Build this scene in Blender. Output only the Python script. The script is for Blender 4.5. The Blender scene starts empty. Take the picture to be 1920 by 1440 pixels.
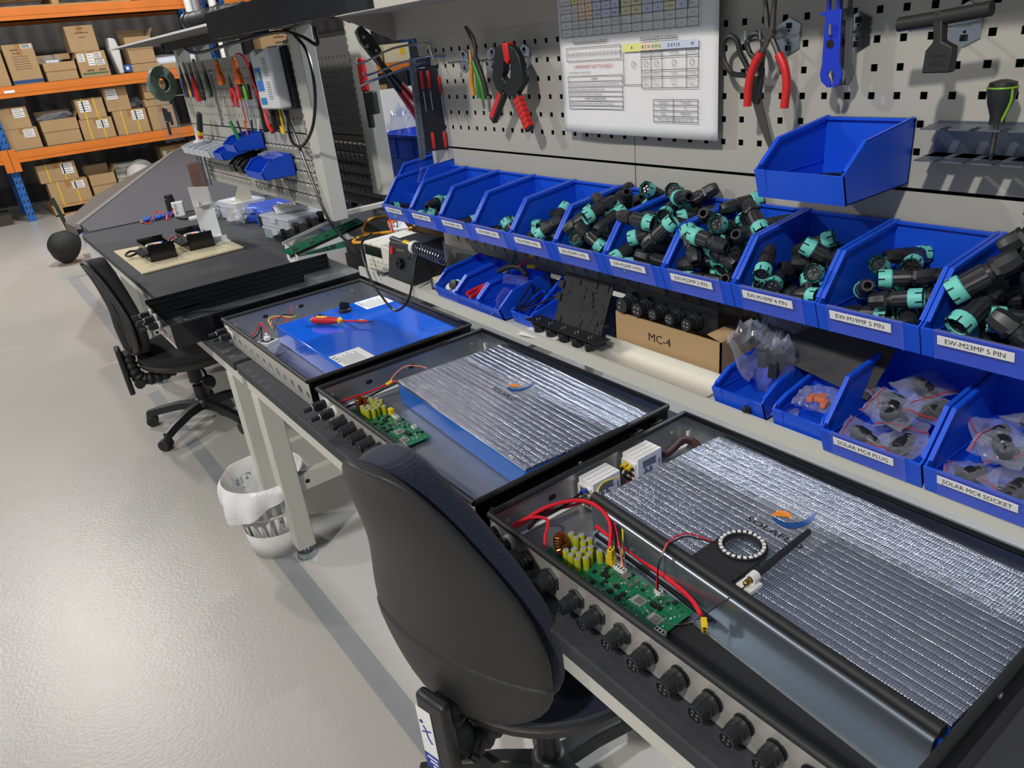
import bpy, math, random
from mathutils import Matrix, Vector, noise
PI = math.pi
sc = bpy.context.scene
col = sc.collection
# ------------------------------------------------------------------ camera
cd = bpy.data.cameras.new('camera'); cam = bpy.data.objects.new('camera', cd); col.objects.link(cam)
cd.sensor_width = 36; cd.lens = 1385.966 * 36 / 1920; cd.clip_start = 0.02; cd.clip_end = 100
_r0 = Vector((0.79481759, -0.59867887, -0.09912693)); _r1 = Vector((-0.32964291, -0.28863365, -0.89884822)); _r2 = Vector((0.50951007, 0.74717751, -0.42690249))
cam.matrix_world = Matrix.Translation((-1.1132, -1.1311, 1.5713)) @ Matrix((_r0, -_r1, -_r2)).transposed().to_4x4()
sc.camera = cam
# ------------------------------------------------------------------ world, lamps, exposure
w = bpy.data.worlds.new('world'); sc.world = w; w.use_nodes = True
bg = w.node_tree.nodes['Background']; bg.inputs[0].default_value = (0.80, 0.88, 1.0, 1); bg.inputs[1].default_value = 0.29
def lamp(name, loc, power, size, color=(1, 0.96, 0.9), target=(0, 0, 0.8)):
    ld = bpy.data.lights.new(name, 'AREA'); ld.shape = 'DISK'; ld.size = size; ld.energy = power; ld.color = color
    o = bpy.data.objects.new(name, ld); col.objects.link(o); o.location = loc
    o.rotation_euler = (Vector(target) - Vector(loc)).to_track_quat('-Z', 'Y').to_euler()
    return o
lamp('added_lamp', (-4.6, -1.7, 5.2), 235, 0.30, target=(0, 0, 0.8))
lamp('added_lamp', (-1.61, 8.36, 5.2), 165, 0.40, target=(-1.23, 1.07, 0))
lamp('added_lamp', (4.35, 0.64, 5.0), 290, 0.55, (0.86, 0.92, 1), target=(0, 0, 0.8))
lamp('added_lamp', (-5.0, 4.5, 5.2), 150, 0.35, target=(-1, 4, 0))  # extra lamp added for glints and fill, no known fixture
lamp('added_lamp', (0.6, 6.3, 5.2), 190, 0.35, target=(0.6, 9.5, 1))  # another added lamp, aimed at the racking, no known fixture
sc.view_settings.view_transform = 'Standard'; sc.view_settings.look = 'None'; sc.view_settings.gamma = 1.0
sc.view_settings.use_curve_mapping = False; sc.view_settings.exposure = 0.0
# ------------------------------------------------------------------ materials
def s2l(c): return tuple(((v / 255) / 12.92 if v / 255 <= 0.04045 else ((v / 255 + 0.055) / 1.055) ** 2.4) for v in c)
MATS = {}
def mat(name, rgb, rough=0.5, metal=0.0, spec=0.5, alpha=1.0, bump=None, vary=None, coat=0.0, emit=None, trans=0.0):
    """bump=(scale,strength[,distance]); vary=(scale,amount) mottles the base colour a little"""
    if name in MATS: return MATS[name]
    m = bpy.data.materials.new(name); m.use_nodes = True; nt = m.node_tree; b = nt.nodes['Principled BSDF']
    c = s2l(rgb) + (1,); b.inputs['Base Color'].default_value = c
    b.inputs['Roughness'].default_value = rough; b.inputs['Metallic'].default_value = metal
    b.inputs['Specular IOR Level'].default_value = spec; b.inputs['Alpha'].default_value = alpha
    b.inputs['Coat Weight'].default_value = coat; b.inputs['Transmission Weight'].default_value = trans
    if emit: b.inputs['Emission Color'].default_value = s2l(emit[0]) + (1,); b.inputs['Emission Strength'].default_value = emit[1]
    if bump or vary:
        tc = nt.nodes.new('ShaderNodeTexCoord')
    if vary:
        n = nt.nodes.new('ShaderNodeTexNoise'); n.inputs['Scale'].default_value = vary[0]; n.inputs['Detail'].default_value = 5
        nt.links.new(tc.outputs['Object'], n.inputs['Vector'])
        mr = nt.nodes.new('ShaderNodeMapRange'); mr.inputs[1].default_value = 0.3; mr.inputs[2].default_value = 0.7
        mr.inputs[3].default_value = 1 - vary[1]; mr.inputs[4].default_value = 1 + vary[1]
        nt.links.new(n.outputs['Fac'], mr.inputs[0])
        mx = nt.nodes.new('ShaderNodeVectorMath'); mx.operation = 'SCALE'; mx.inputs[0].default_value = c[:3]
        nt.links.new(mr.outputs[0], mx.inputs['Scale']); nt.links.new(mx.outputs[0], b.inputs['Base Color'])
    if bump:
        n2 = nt.nodes.new('ShaderNodeTexNoise'); n2.inputs['Scale'].default_value = bump[0]; n2.inputs['Detail'].default_value = 3
        nt.links.new(tc.outputs['Object'], n2.inputs['Vector'])
        bp = nt.nodes.new('ShaderNodeBump'); bp.inputs['Strength'].default_value = bump[1]
        bp.inputs['Distance'].default_value = bump[2] if len(bump) > 2 else 0.002
        nt.links.new(n2.outputs['Fac'], bp.inputs['Height']); nt.links.new(bp.outputs[0], b.inputs['Normal'])
    MATS[name] = m
    return m
def foil_material():
    m = bpy.data.materials.new('reinforced_foil'); m.use_nodes = True; nt = m.node_tree; N = nt.nodes.new; L = nt.links.new
    b = nt.nodes['Principled BSDF']; b.inputs['Metallic'].default_value = 1; b.inputs['Base Color'].default_value = (0.62, 0.65, 0.76, 1)  # blue tint painted in for reflected bins and cool lamps
    b.inputs['Roughness'].default_value = 0.17
    tc = N('ShaderNodeTexCoord'); sp = N('ShaderNodeSeparateXYZ'); L(tc.outputs['Object'], sp.inputs[0])
    warp = N('ShaderNodeTexNoise'); warp.inputs['Scale'].default_value = 9; L(tc.outputs['Object'], warp.inputs['Vector'])
    def math_(op, a, b_=None):
        n = N('ShaderNodeMath'); n.operation = op
        for i, v in enumerate((a, b_)):
            if v is None: continue
            if isinstance(v, (int, float)): n.inputs[i].default_value = v
            else: L(v, n.inputs[i])
        return n.outputs[0]
    wx = math_('ADD', sp.outputs['X'], math_('MULTIPLY', math_('SUBTRACT', warp.outputs['Fac'], 0.5), 0.006))
    wy = math_('ADD', sp.outputs['Y'], math_('MULTIPLY', math_('SUBTRACT', warp.outputs['Fac'], 0.5), 0.004))
    fx = math_('ABSOLUTE', math_('SINE', math_('MULTIPLY', wx, PI / 0.0042)))
    fy = math_('ABSOLUTE', math_('SINE', math_('MULTIPLY', wy, PI / 0.0042)))
    weave = math_('MULTIPLY', math_('POWER', fx, 0.7), math_('POWER', fy, 0.7))
    big = math_('POWER', math_('ABSOLUTE', math_('SINE', math_('MULTIPLY', wx, PI / 0.0150))), 0.30)
    wr = N('ShaderNodeTexNoise'); wr.inputs['Scale'].default_value = 70; wr.inputs['Detail'].default_value = 4; L(tc.outputs['Object'], wr.inputs['Vector'])
    h = math_('ADD', math_('ADD', math_('MULTIPLY', weave, 0.75), math_('MULTIPLY', big, 2.3)), math_('MULTIPLY', wr.outputs['Fac'], 0.55))
    bp = N('ShaderNodeBump'); bp.inputs['Strength'].default_value = 1.0; bp.inputs['Distance'].default_value = 0.0013
    L(h, bp.inputs['Height']); L(bp.outputs[0], b.inputs['Normal'])
    MATS['foil'] = m; return m
FOIL = foil_material()
def clear_material(name, tint=(0.9, 0.93, 1.0), base=0.12, edge=0.6, rough=0.12, body=(0.8, 0.82, 0.86)):
    m = bpy.data.materials.new(name); m.use_nodes = True; nt = m.node_tree; N = nt.nodes.new; L = nt.links.new
    nt.nodes.remove(nt.nodes['Principled BSDF']); out = nt.nodes['Material Output']
    tr = N('ShaderNodeBsdfTransparent'); tr.inputs[0].default_value = tint + (1,)
    pb = N('ShaderNodeBsdfPrincipled'); pb.inputs['Base Color'].default_value = body + (1,); pb.inputs['Roughness'].default_value = rough; pb.inputs['Specular IOR Level'].default_value = 0.8
    lw = N('ShaderNodeLayerWeight'); lw.inputs[0].default_value = 0.35
    mr = N('ShaderNodeMapRange'); mr.inputs[3].default_value = base; mr.inputs[4].default_value = edge; L(lw.outputs['Facing'], mr.inputs[0])
    mx = N('ShaderNodeMixShader'); L(mr.outputs[0], mx.inputs[0]); L(tr.outputs[0], mx.inputs[1]); L(pb.outputs[0], mx.inputs[2]); L(mx.outputs[0], out.inputs[0])
    MATS[name] = m; return m
def wave_material(name, c1, c2, scale, axis='X', rough=0.6, bump=0.3, dist=0.01):
    m = bpy.data.materials.new(name); m.use_nodes = True; nt = m.node_tree; N = nt.nodes.new; L = nt.links.new; b = nt.nodes['Principled BSDF']
    tc = N('ShaderNodeTexCoord'); wv = N('ShaderNodeTexWave'); wv.bands_direction = axis; wv.inputs['Scale'].default_value = scale; L(tc.outputs['Object'], wv.inputs['Vector'])
    cr = N('ShaderNodeMix'); cr.data_type = 'RGBA'; cr.inputs[6].default_value = s2l(c1) + (1,); cr.inputs[7].default_value = s2l(c2) + (1,)
    L(wv.outputs['Fac'], cr.inputs[0]); L(cr.outputs[2], b.inputs['Base Color']); b.inputs['Roughness'].default_value = rough
    bp = N('ShaderNodeBump'); bp.inputs['Strength'].default_value = bump; bp.inputs['Distance'].default_value = dist; L(wv.outputs['Fac'], bp.inputs['Height']); L(bp.outputs[0], b.inputs['Normal'])
    MATS[name] = m; return m
def fabric_material(name, rgb):
    m = bpy.data.materials.new(name); m.use_nodes = True; nt = m.node_tree; N = nt.nodes.new; L = nt.links.new; b = nt.nodes['Principled BSDF']
    tc = N('ShaderNodeTexCoord'); mp = N('ShaderNodeMapping'); mp.inputs['Scale'].default_value = (1, 1, 1); L(tc.outputs['Object'], mp.inputs[0])
    ws = []
    for ax, s in (('Y', 95), ('Z', 95)):
        wv = N('ShaderNodeTexWave'); wv.bands_direction = ax; wv.inputs['Scale'].default_value = s; wv.inputs['Distortion'].default_value = 1.0; wv.inputs['Detail Scale'].default_value = 3; L(mp.outputs[0], wv.inputs['Vector']); ws.append(wv)
    mu = N('ShaderNodeMath'); mu.operation = 'MULTIPLY'; L(ws[0].outputs['Fac'], mu.inputs[0]); L(ws[1].outputs['Fac'], mu.inputs[1])
    cr = N('ShaderNodeMix'); cr.data_type = 'RGBA'; cr.inputs[6].default_value = s2l(tuple(v * 0.55 for v in rgb)) + (1,); cr.inputs[7].default_value = s2l(tuple(min(255, v * 1.35) for v in rgb)) + (1,)
    L(mu.outputs[0], cr.inputs[0]); L(cr.outputs[2], b.inputs['Base Color']); b.inputs['Roughness'].default_value = 0.9
    b.inputs['Sheen Weight'].default_value = 0.2
    bp = N('ShaderNodeBump'); bp.inputs['Strength'].default_value = 0.6; bp.inputs['Distance'].default_value = 0.001; L(mu.outputs[0], bp.inputs['Height']); L(bp.outputs[0], b.inputs['Normal'])
    MATS[name] = m; return m
def floor_material():
    m = bpy.data.materials.new('painted_concrete'); m.use_nodes = True; nt = m.node_tree; N = nt.nodes.new; L = nt.links.new; b = nt.nodes['Principled BSDF']
    tc = N('ShaderNodeTexCoord')
    n1 = N('ShaderNodeTexNoise'); n1.inputs['Scale'].default_value = 0.9; n1.inputs['Detail'].default_value = 3; L(tc.outputs['Object'], n1.inputs['Vector'])
    n2 = N('ShaderNodeTexNoise'); n2.inputs['Scale'].default_value = 90; n2.inputs['Detail'].default_value = 6; n2.inputs['Roughness'].default_value = 0.6; L(tc.outputs['Object'], n2.inputs['Vector'])
    cr = N('ShaderNodeValToRGB'); cr.color_ramp.elements[0].position = 0.35; cr.color_ramp.elements[0].color = s2l((170, 167, 160)) + (1,)
    cr.color_ramp.elements[1].position = 0.7; cr.color_ramp.elements[1].color = s2l((180, 176, 169)) + (1,); L(n1.outputs['Fac'], cr.inputs[0])
    # dark scratches and flecks
    mp = N('ShaderNodeMapping'); mp.inputs['Scale'].default_value = (3, 22, 1); mp.inputs['Rotation'].default_value = (0, 0, 0.9); L(tc.outputs['Object'], mp.inputs[0])
    n3 = N('ShaderNodeTexNoise'); n3.inputs['Scale'].default_value = 3.2; n3.inputs['Detail'].default_value = 8; n3.inputs['Roughness'].default_value = 0.75; L(mp.outputs[0], n3.inputs['Vector'])
    mr = N('ShaderNodeMapRange'); mr.inputs[1].default_value = 0.69; mr.inputs[2].default_value = 0.80; mr.inputs[3].default_value = 0; mr.inputs[4].default_value = 0.6; L(n3.outputs['Fac'], mr.inputs[0])
    mx = N('ShaderNodeMix'); mx.data_type = 'RGBA'; mx.inputs[7].default_value = s2l((120, 118, 112)) + (1,); L(mr.outputs[0], mx.inputs[0]); L(cr.outputs[0], mx.inputs[6]); L(mx.outputs[2], b.inputs['Base Color'])
    b.inputs['Roughness'].default_value = 0.26; b.inputs['Specular IOR Level'].default_value = 0.42
    bp = N('ShaderNodeBump'); bp.inputs['Strength'].default_value = 0.5; bp.inputs['Distance'].default_value = 0.0022; L(n2.outputs['Fac'], bp.inputs['Height'])
    L(bp.outputs[0], b.inputs['Normal'])
    MATS['floor'] = m; return m
FLOOR = floor_material()
BLUE = mat('blue_plastic', (22, 82, 214), 0.36, spec=0.45, bump=(300, 0.06))
BOARD = mat('grey_powder_coat', (171, 169, 160), 0.5, bump=(400, 0.05))
FRAME = mat('cream_powder_coat', (196, 195, 184), 0.45, bump=(400, 0.05))
BLACKM = mat('bench_mat', (50, 51, 56), 0.75, bump=(500, 0.3), vary=(14, 0.12))
BLACK = mat('black_plastic', (30, 31, 33), 0.42, bump=(500, 0.05))
RUBBER = mat('black_rubber', (34, 34, 35), 0.55)
GLOSS = mat('black_painted_steel', (16, 17, 20), 0.22, coat=0.3)
ALU = mat('brushed_aluminium', (172, 174, 176), 0.36, 0.8, vary=(20, 0.06))
STEEL = mat('stainless_steel', (210, 206, 198), 0.38, 0.62)
CHROME = mat('zinc_plate', (190, 195, 200), 0.22, 1.0, bump=(60, 0.1))
ZINC = mat('galvanised_steel', (120, 128, 140), 0.4, 0.8)
TEAL = mat('teal_plastic', (104, 196, 184), 0.5)
CONN = mat('connector_black', (36, 37, 40), 0.38)
HOLE = mat('dark_void', (8, 8, 9), 0.8)
WHITE = mat('white_plastic', (222, 222, 218), 0.4)
PAPER = mat('white_paper', (226, 226, 228), 0.8, bump=(8, 0.3, 0.01))
LABEL = mat('white_label', (236, 236, 234), 0.5)
INK = mat('black_ink', (20, 20, 22), 0.6)
RED = mat('red_plastic', (196, 34, 38), 0.35)
REDC = mat('red_cable', (214, 28, 44), 0.3)
BLKC = mat('black_cable', (16, 16, 18), 0.3)
YEL = mat('yellow_plastic', (226, 190, 30), 0.4)
YELC = mat('yellow_cable', (226, 206, 30), 0.35)
ORANGE = mat('orange_plastic', (232, 104, 28), 0.45)
BEAM = mat('orange_powder_coat', (214, 118, 36), 0.4, vary=(3, 0.08))
UPR = mat('blue_powder_coat', (34, 96, 172), 0.45)
CARD = mat('cardboard', (172, 142, 102), 0.8, bump=(40, 0.1), vary=(5, 0.05))
CARDD = mat('cardboard_tape', (160, 116, 66), 0.45)
WOOD = mat('pallet_wood', (178, 140, 92), 0.8, vary=(12, 0.15))
GREEN = mat('circuit_green', (18, 112, 72), 0.35, coat=0.2)
BLUEF = mat('blue_film', (6, 92, 214), 0.16, coat=0.5, bump=(6, 0.15, 0.01))
CLEAR = clear_material('clear_plastic', base=0.01, edge=0.13, rough=0.06)
BAG = clear_material('poly_bag', base=0.03, edge=0.42, rough=0.14)
MILK = clear_material('frosted_plastic', base=0.45, edge=0.8, rough=0.35, body=(0.78, 0.8, 0.82))
FABRIC = fabric_material('navy_weave', (24, 32, 60))
SHELLM = mat('black_textured_plastic', (41, 41, 42), 0.5, bump=(260, 0.35, 0.001))
# ------------------------------------------------------------------ mesh builder
class G:
    def __init__(s): s.v = []; s.f = []; s.m = []; s.mats = []; s.M = Matrix.Identity(4)
    def mi(s, m):
        if m not in s.mats: s.mats.append(m)
        return s.mats.index(m)
    def add(s, vs, fs, m):
        o = len(s.v); k = s.mi(m)
        s.v += [tuple(s.M @ Vector(p)) for p in vs]; s.f += [tuple(i + o for i in f) for f in fs]; s.m += [k] * len(fs); return s
    def box(s, a, b, m):
        (x0, y0, z0), (x1, y1, z1) = a, b
        if x0 > x1: x0, x1 = x1, x0
        if y0 > y1: y0, y1 = y1, y0
        if z0 > z1: z0, z1 = z1, z0
        vs = [(x0, y0, z0), (x1, y0, z0), (x1, y1, z0), (x0, y1, z0), (x0, y0, z1), (x1, y0, z1), (x1, y1, z1), (x0, y1, z1)]
        return s.add(vs, [(0, 3, 2, 1), (4, 5, 6, 7), (0, 1, 5, 4), (1, 2, 6, 5), (2, 3, 7, 6), (3, 0, 4, 7)], m)
    def bc(s, c, d, m): return s.box(tuple(c[i] - d[i] / 2 for i in range(3)), tuple(c[i] + d[i] / 2 for i in range(3)), m)
    def cyl(s, p0, p1, r0, m, r1=None, n=16, cap=True):
        p0 = Vector(p0); p1 = Vector(p1); r1 = r0 if r1 is None else r1
        q = (p1 - p0).to_track_quat('Z', 'Y').to_matrix()
        vs = [p + q @ Vector((math.cos(2 * PI * i / n) * r, math.sin(2 * PI * i / n) * r, 0)) for p, r in ((p0, r0), (p1, r1)) for i in range(n)]
        fs = [(i, (i + 1) % n, n + (i + 1) % n, n + i) for i in range(n)]
        if cap: fs += [tuple(range(n))[::-1], tuple(range(n, 2 * n))]
        return s.add(vs, fs, m)
    def lathe(s, prof, m, n=20, T=None, flute=0.0, cap=True):
        T = T or Matrix.Identity(4); vs = []
        for k, (r, z) in enumerate(prof):
            for i in range(n):
                rr = r * (1 - (flute if i % 2 else 0)); a = 2 * PI * i / n
                vs.append(T @ Vector((rr * math.cos(a), rr * math.sin(a), z)))
        fs = [(k * n + i, k * n + (i + 1) % n, (k + 1) * n + (i + 1) % n, (k + 1) * n + i) for k in range(len(prof) - 1) for i in range(n)]
        if cap:
            fs.append(tuple(range(n))[::-1]); fs.append(tuple(range((len(prof) - 1) * n, len(prof) * n)))
        return s.add(vs, fs, m)
    def tube(s, pts, r, m, n=7, smooth=4, closed=False):
        P = [Vector(p) for p in pts]
        if smooth and len(P) > 2:
            Q = []; L = len(P); rng = L if closed else L - 1
            for i in range(rng):
                p0, p1, p2, p3 = (P[(i - 1) % L] if closed or i else P[0] * 2 - P[1]), P[i], P[(i + 1) % L], (P[(i + 2) % L] if closed or i + 2 < L else P[-1] * 2 - P[-2])
                for k in range(smooth):
                    t = k / smooth
                    Q.append(0.5 * ((2 * p1) + (p2 - p0) * t + (2 * p0 - 5 * p1 + 4 * p2 - p3) * t * t + (3 * p1 - p0 - 3 * p2 + p3) * t ** 3))
            if not closed: Q.append(P[-1])
            P = Q
        vs = []; L = len(P); up = None
        for i, p in enumerate(P):
            a = P[(i - 1) % L] if closed else P[max(i - 1, 0)]; b = P[(i + 1) % L] if closed else P[min(i + 1, L - 1)]
            d = (b - a).normalized() if (b - a).length > 1e-9 else Vector((0, 0, 1))
            if up is None: up = d.orthogonal().normalized()
            up = (up - d * up.dot(d)); up = up.normalized() if up.length > 1e-6 else d.orthogonal().normalized()
            sd = d.cross(up)
            rr = r(i / max(L - 1, 1)) if callable(r) else r
            vs += [p + (up * math.cos(2 * PI * k / n) + sd * math.sin(2 * PI * k / n)) * rr for k in range(n)]
        R_ = L if closed else L - 1
        fs = [(i * n + k, i * n + (k + 1) % n, ((i + 1) % L) * n + (k + 1) % n, ((i + 1) % L) * n + k) for i in range(R_) for k in range(n)]
        if not closed: fs += [tuple(range(n))[::-1], tuple(range((L - 1) * n, L * n))]
        return s.add(vs, fs, m)
    def prism(s, poly, a, b, m, axis='z'):
        """polygon extruded a..b along an axis; poly in the other two axes (x,y)/(x,z)/(y,z)"""
        n = len(poly)
        def pt(p, t): return (p[0], p[1], t) if axis == 'z' else ((p[0], t, p[1]) if axis == 'y' else (t, p[0], p[1]))
        vs = [pt(p, a) for p in poly] + [pt(p, b) for p in poly]
        return s.add(vs, [tuple(range(n))[::-1], tuple(range(n, 2 * n))] + [(i, (i + 1) % n, n + (i + 1) % n, n + i) for i in range(n)], m)
    def grid(s, fn, nu, nv, m):
        vs = [fn(i / nu, j / nv) for j in range(nv + 1) for i in range(nu + 1)]
        return s.add(vs, [(j * (nu + 1) + i, j * (nu + 1) + i + 1, (j + 1) * (nu + 1) + i + 1, (j + 1) * (nu + 1) + i) for j in range(nv) for i in range(nu)], m)
    def obj(s, name, parent=None, loc=(0, 0, 0), rz=0, bev=0, smooth=True, sub=0, solid=0, M=None):
        me = bpy.data.meshes.new(name); me.from_pydata(s.v, [], s.f)
        for x in s.mats: me.materials.append(x)
        me.polygons.foreach_set('material_index', s.m); me.validate(); me.update()
        import bmesh
        bm = bmesh.new(); bm.from_mesh(me); bmesh.ops.recalc_face_normals(bm, faces=bm.faces); bm.to_mesh(me); bm.free()
        if smooth: me.shade_smooth(); me.set_sharp_from_angle(angle=math.radians(38))
        o = bpy.data.objects.new(name, me); col.objects.link(o)
        if M is not None: o.matrix_local = M
        else: o.location = loc; o.rotation_euler = (0, 0, rz)
        if parent: o.parent = parent
        if solid: q = o.modifiers.new('s', 'SOLIDIFY'); q.thickness = solid; q.offset = 0
        if bev: q = o.modifiers.new('b', 'BEVEL'); q.width = bev; q.segments = 2; q.limit_method = 'ANGLE'; q.angle_limit = math.radians(40)
        if sub: q = o.modifiers.new('u', 'SUBSURF'); q.levels = sub; q.render_levels = sub
        return o
def tag(o, label=None, cat=None, group=None, kind=None):
    if label: o['label'] = label
    if cat: o['category'] = cat
    if group: o['group'] = group
    if kind: o['kind'] = kind
    return o
def thing(name, label, cat, loc=(0, 0, 0), rz=0, group=None, M=None):
    o = bpy.data.objects.new(name, None); col.objects.link(o); o.empty_display_size = 0.02
    if M is not None: o.matrix_world = M
    else: o.location = loc; o.rotation_euler = (0, 0, rz)
    return tag(o, label, cat, group)
KIDS = {}
def dup(root, M=None, loc=None, rz=None, label=None, group=None, swap=None):
    r = root.copy(); col.objects.link(r)
    if M is not None: r.matrix_world = M
    if loc is not None: r.location = loc
    if rz is not None: r.rotation_euler = (0, 0, rz)
    if label: r['label'] = label
    if group: r['group'] = group
    for ch in list(root.children):
        c = ch.copy(); col.objects.link(c); c.parent = r
        for g in ch.children:
            d = g.copy(); col.objects.link(d); d.parent = c
    return r
def T(x=0, y=0, z=0, rx=0, ry=0, rz=0):
    return Matrix.Translation((x, y, z)) @ Matrix.Rotation(rz, 4, 'Z') @ Matrix.Rotation(ry, 4, 'Y') @ Matrix.Rotation(rx, 4, 'X')
FC = {}
def letter(g, txt, size, M, m=INK, align='CENTER', bold=0.0, sx=1.0):
    """adds real flat lettering (thickness 0.2 mm) to a builder"""
    k = (txt, bold, align)
    if k not in FC:
        cu = bpy.data.curves.new('t', 'FONT'); cu.body = txt; cu.size = 1; cu.align_x = align; cu.align_y = 'CENTER'; cu.offset = bold; cu.resolution_u = 2
        ob = bpy.data.objects.new('t', cu); col.objects.link(ob); bpy.context.view_layer.update()
        me = ob.to_mesh(); FC[k] = ([tuple(v.co) for v in me.vertices], [tuple(p.vertices) for p in me.polygons]); ob.to_mesh_clear()
        bpy.data.objects.remove(ob); bpy.data.curves.remove(cu)
    vs, fs = FC[k]; S = M @ Matrix.Diagonal((size * sx, size, 1, 1))
    g.add([S @ Vector(v) for v in vs], fs, m)
def hole_plate(g, M, u0, u1, v0, v1, holes, m, n=20, square=False, t=0.002):
    """plate in local (u,v,0) with holes [(u,v,r)] sorted along u, each in a full-height cell; has real thickness"""
    holes = sorted(holes); edges = [u0] + [(a[0] + b[0]) / 2 for a, b in zip(holes, holes[1:])] + [u1]
    for (cu, cv, r), a, b in zip(holes, edges, edges[1:]):
        ang = [2 * PI * i / n for i in range(n)] + [math.atan2(y - cv, x - cu) % (2 * PI) for x in (a, b) for y in (v0, v1)]
        ang = sorted(set(round(x, 6) for x in ang)); inn = []; out = []
        for q in ang:
            c, s_ = math.cos(q), math.sin(q)
            inn.append((cu + r * c, cv + r * s_))
            k = min((((b if c > 0 else a) - cu) / c) if abs(c) > 1e-9 else 1e9, (((v1 if s_ > 0 else v0) - cv) / s_) if abs(s_) > 1e-9 else 1e9)
            out.append((cu + k * c, cv + k * s_))
        L = len(ang); vs = [M @ Vector((x, y, z)) for z in (0, -t) for x, y in inn + out]
        fs = [(i, (i + 1) % L, L + (i + 1) % L, L + i) for i in range(L)] + [(2 * L + i, 3 * L + i, 3 * L + (i + 1) % L, 2 * L + (i + 1) % L) for i in range(L)]
        fs += [(i, 2 * L + i, 2 * L + (i + 1) % L, (i + 1) % L) for i in range(L)]
        g.add(vs, fs, m)
# ================================================================== SETTING
g = G(); g.box((-6, -4, -0.1), (12, 12.4, 0), FLOOR); tag(g.obj('floor', smooth=False), kind='structure')
WALLM = wave_material('dark_corrugated_steel', (66, 63, 60), (84, 80, 76), 1.4, 'X', 0.6, 0.5, 0.02)
g = G(); g.box((-6, 12.2, 0), (12, 12.35, 5.6), WALLM); tag(g.obj('wall_back', smooth=False), kind='structure')
TAPE = mat('grey_floor_tape', (140, 141, 143), 0.5, vary=(9, 0.07))
g = G()
g.add([(-0.665, -1.6, .0015), (-0.605, -1.6, .0015), (-0.60, 3.05, .0015), (-0.66, 3.05, .0015)], [(0, 1, 2, 3)], TAPE)
g.add([(-0.60, 3.95, .0015), (-0.52, 3.95, .0015), (-0.52, 6.45, .0015), (-0.60, 6.45, .0015)], [(0, 1, 2, 3)], TAPE)
g.add([(-0.60, 6.38, .0025), (0.5, 6.38, .0025), (0.5, 6.46, .0025), (-0.60, 6.46, .0025)], [(0, 1, 2, 3)], TAPE)
tag(g.obj('floor_tape'), 'grey marking tape stuck on the floor along the benches', 'tape')
# ------------------------------------------------------------------ workbenches
def bench(y0, y1, x1, legs, label, name='workbench'):
    t = thing(name, label, 'workbench', (-0.3, (y0 + y1) / 2, 0)); ox, oy = -0.3, (y0 + y1) / 2
    def P(nm, fn, **k):
        g = G(); fn(g); g.v = [(a - ox, b - oy, c) for a, b, c in g.v]; return g.obj(nm, t, **k)
    P('worktop', lambda g: g.box((-0.605, y0, .697), (x1, y1, .73), BLACKM), bev=.004)
    def fr(g):
        for xa, xb in ((-.590, -.560), (x1 - .04, x1 - .01)): g.box((xa, y0 + .01, .640), (xb, y1 - .01, .697), FRAME)
        for ya in (y0 + .01, y1 - .04): g.box((-.56, ya, .640), (x1 - .04, ya + .03, .697), FRAME)
    P('frame', fr, bev=.003)
    for ly in legs:
        for lx in (-.590, x1 - .075):
            P('leg', lambda g: (g.box((lx - .0015, ly, .045), (lx + .062, ly + .062, .640), FRAME)), bev=.004)
            P('foot', lambda g: (g.cyl((lx + .031, ly + .031, 0), (lx + .031, ly + .031, .022), .036, CHROME, r1=.03, n=20), g.cyl((lx + .031, ly + .031, .022), (lx + .031, ly + .031, .045), .01, CHROME)))
        P('crossbar', lambda g: (g.box((-.528, ly + .015, .255), (x1 - .075, ly + .047, .315), FRAME), g.cyl((-.50, ly + .014, .285), (-.50, ly + .0145, .285), .008, HOLE)), bev=.002)
    return t
bench(-1.55, 1.12, 0.06, (1.03, -1.45), 'black topped cream steel workbench holding the open foil packed trays')
bench(1.15, 4.05, 1.08, (1.28, 3.14), 'black topped workbench behind the nearer one, with a cream board and loose parts')
g = G(); g.box((-0.05, 1.2, .30), (-0.03, 2.1, .64), FRAME); tag(g.obj('modesty_panel', bev=.002), 'flat cream steel panel beneath the second workbench, behind its leg', 'panel')
# diagonal bench with dark ribbed mat behind
t = thing('conveyor_table', 'long dark ribbed table running away diagonally behind the benches', 'table', (-.2, 5.0, 0))
MATR = wave_material('ribbed_dark_mat', (58, 58, 64), (72, 72, 78), 18, 'Y', 0.7, 0.3, 0.003)
EDGEB = mat('brown_grey_edge', (86, 78, 72), 0.6)
g = G(); o_ = (-.2, 5.0)
def rel(pl): return [(x - o_[0], y - o_[1]) for x, y in pl]
g.prism(rel([(-.55, 4.12), (1.6, 4.12), (1.9, 9.6), (1.0, 8.3), (-.55, 4.46)]), .69, .728, MATR); g.obj('ribbed_top', t, smooth=False)
g = G(); g.prism(rel([(-.555, 4.44), (1.0, 8.3), (1.9, 9.7), (1.86, 9.75), (.97, 8.33), (-.58, 4.47)]), .70, .734, mat('worn_metal_trim', (150, 150, 150), .4, .6)); g.obj('edge_trim', t, smooth=False)
g = G(); g.prism(rel([(-.58, 4.47), (.97, 8.33), (1.86, 9.75), (1.6, 9.75), (.936, 8.25), (.30, 6.98), (-.25, 5.85), (-.61, 4.75)]), .66, .715, EDGEB); g.obj('side_apron', t, smooth=False)
for lx, ly in ((-.4, 4.8), (1.2, 4.4), (.6, 7.6), (1.5, 8.9)):
    g = G(); g.box((lx - o_[0], ly - o_[1], 0), (lx - o_[0] + .07, ly - o_[1] + .07, .69), EDGEB); g.obj('leg', t)
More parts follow.
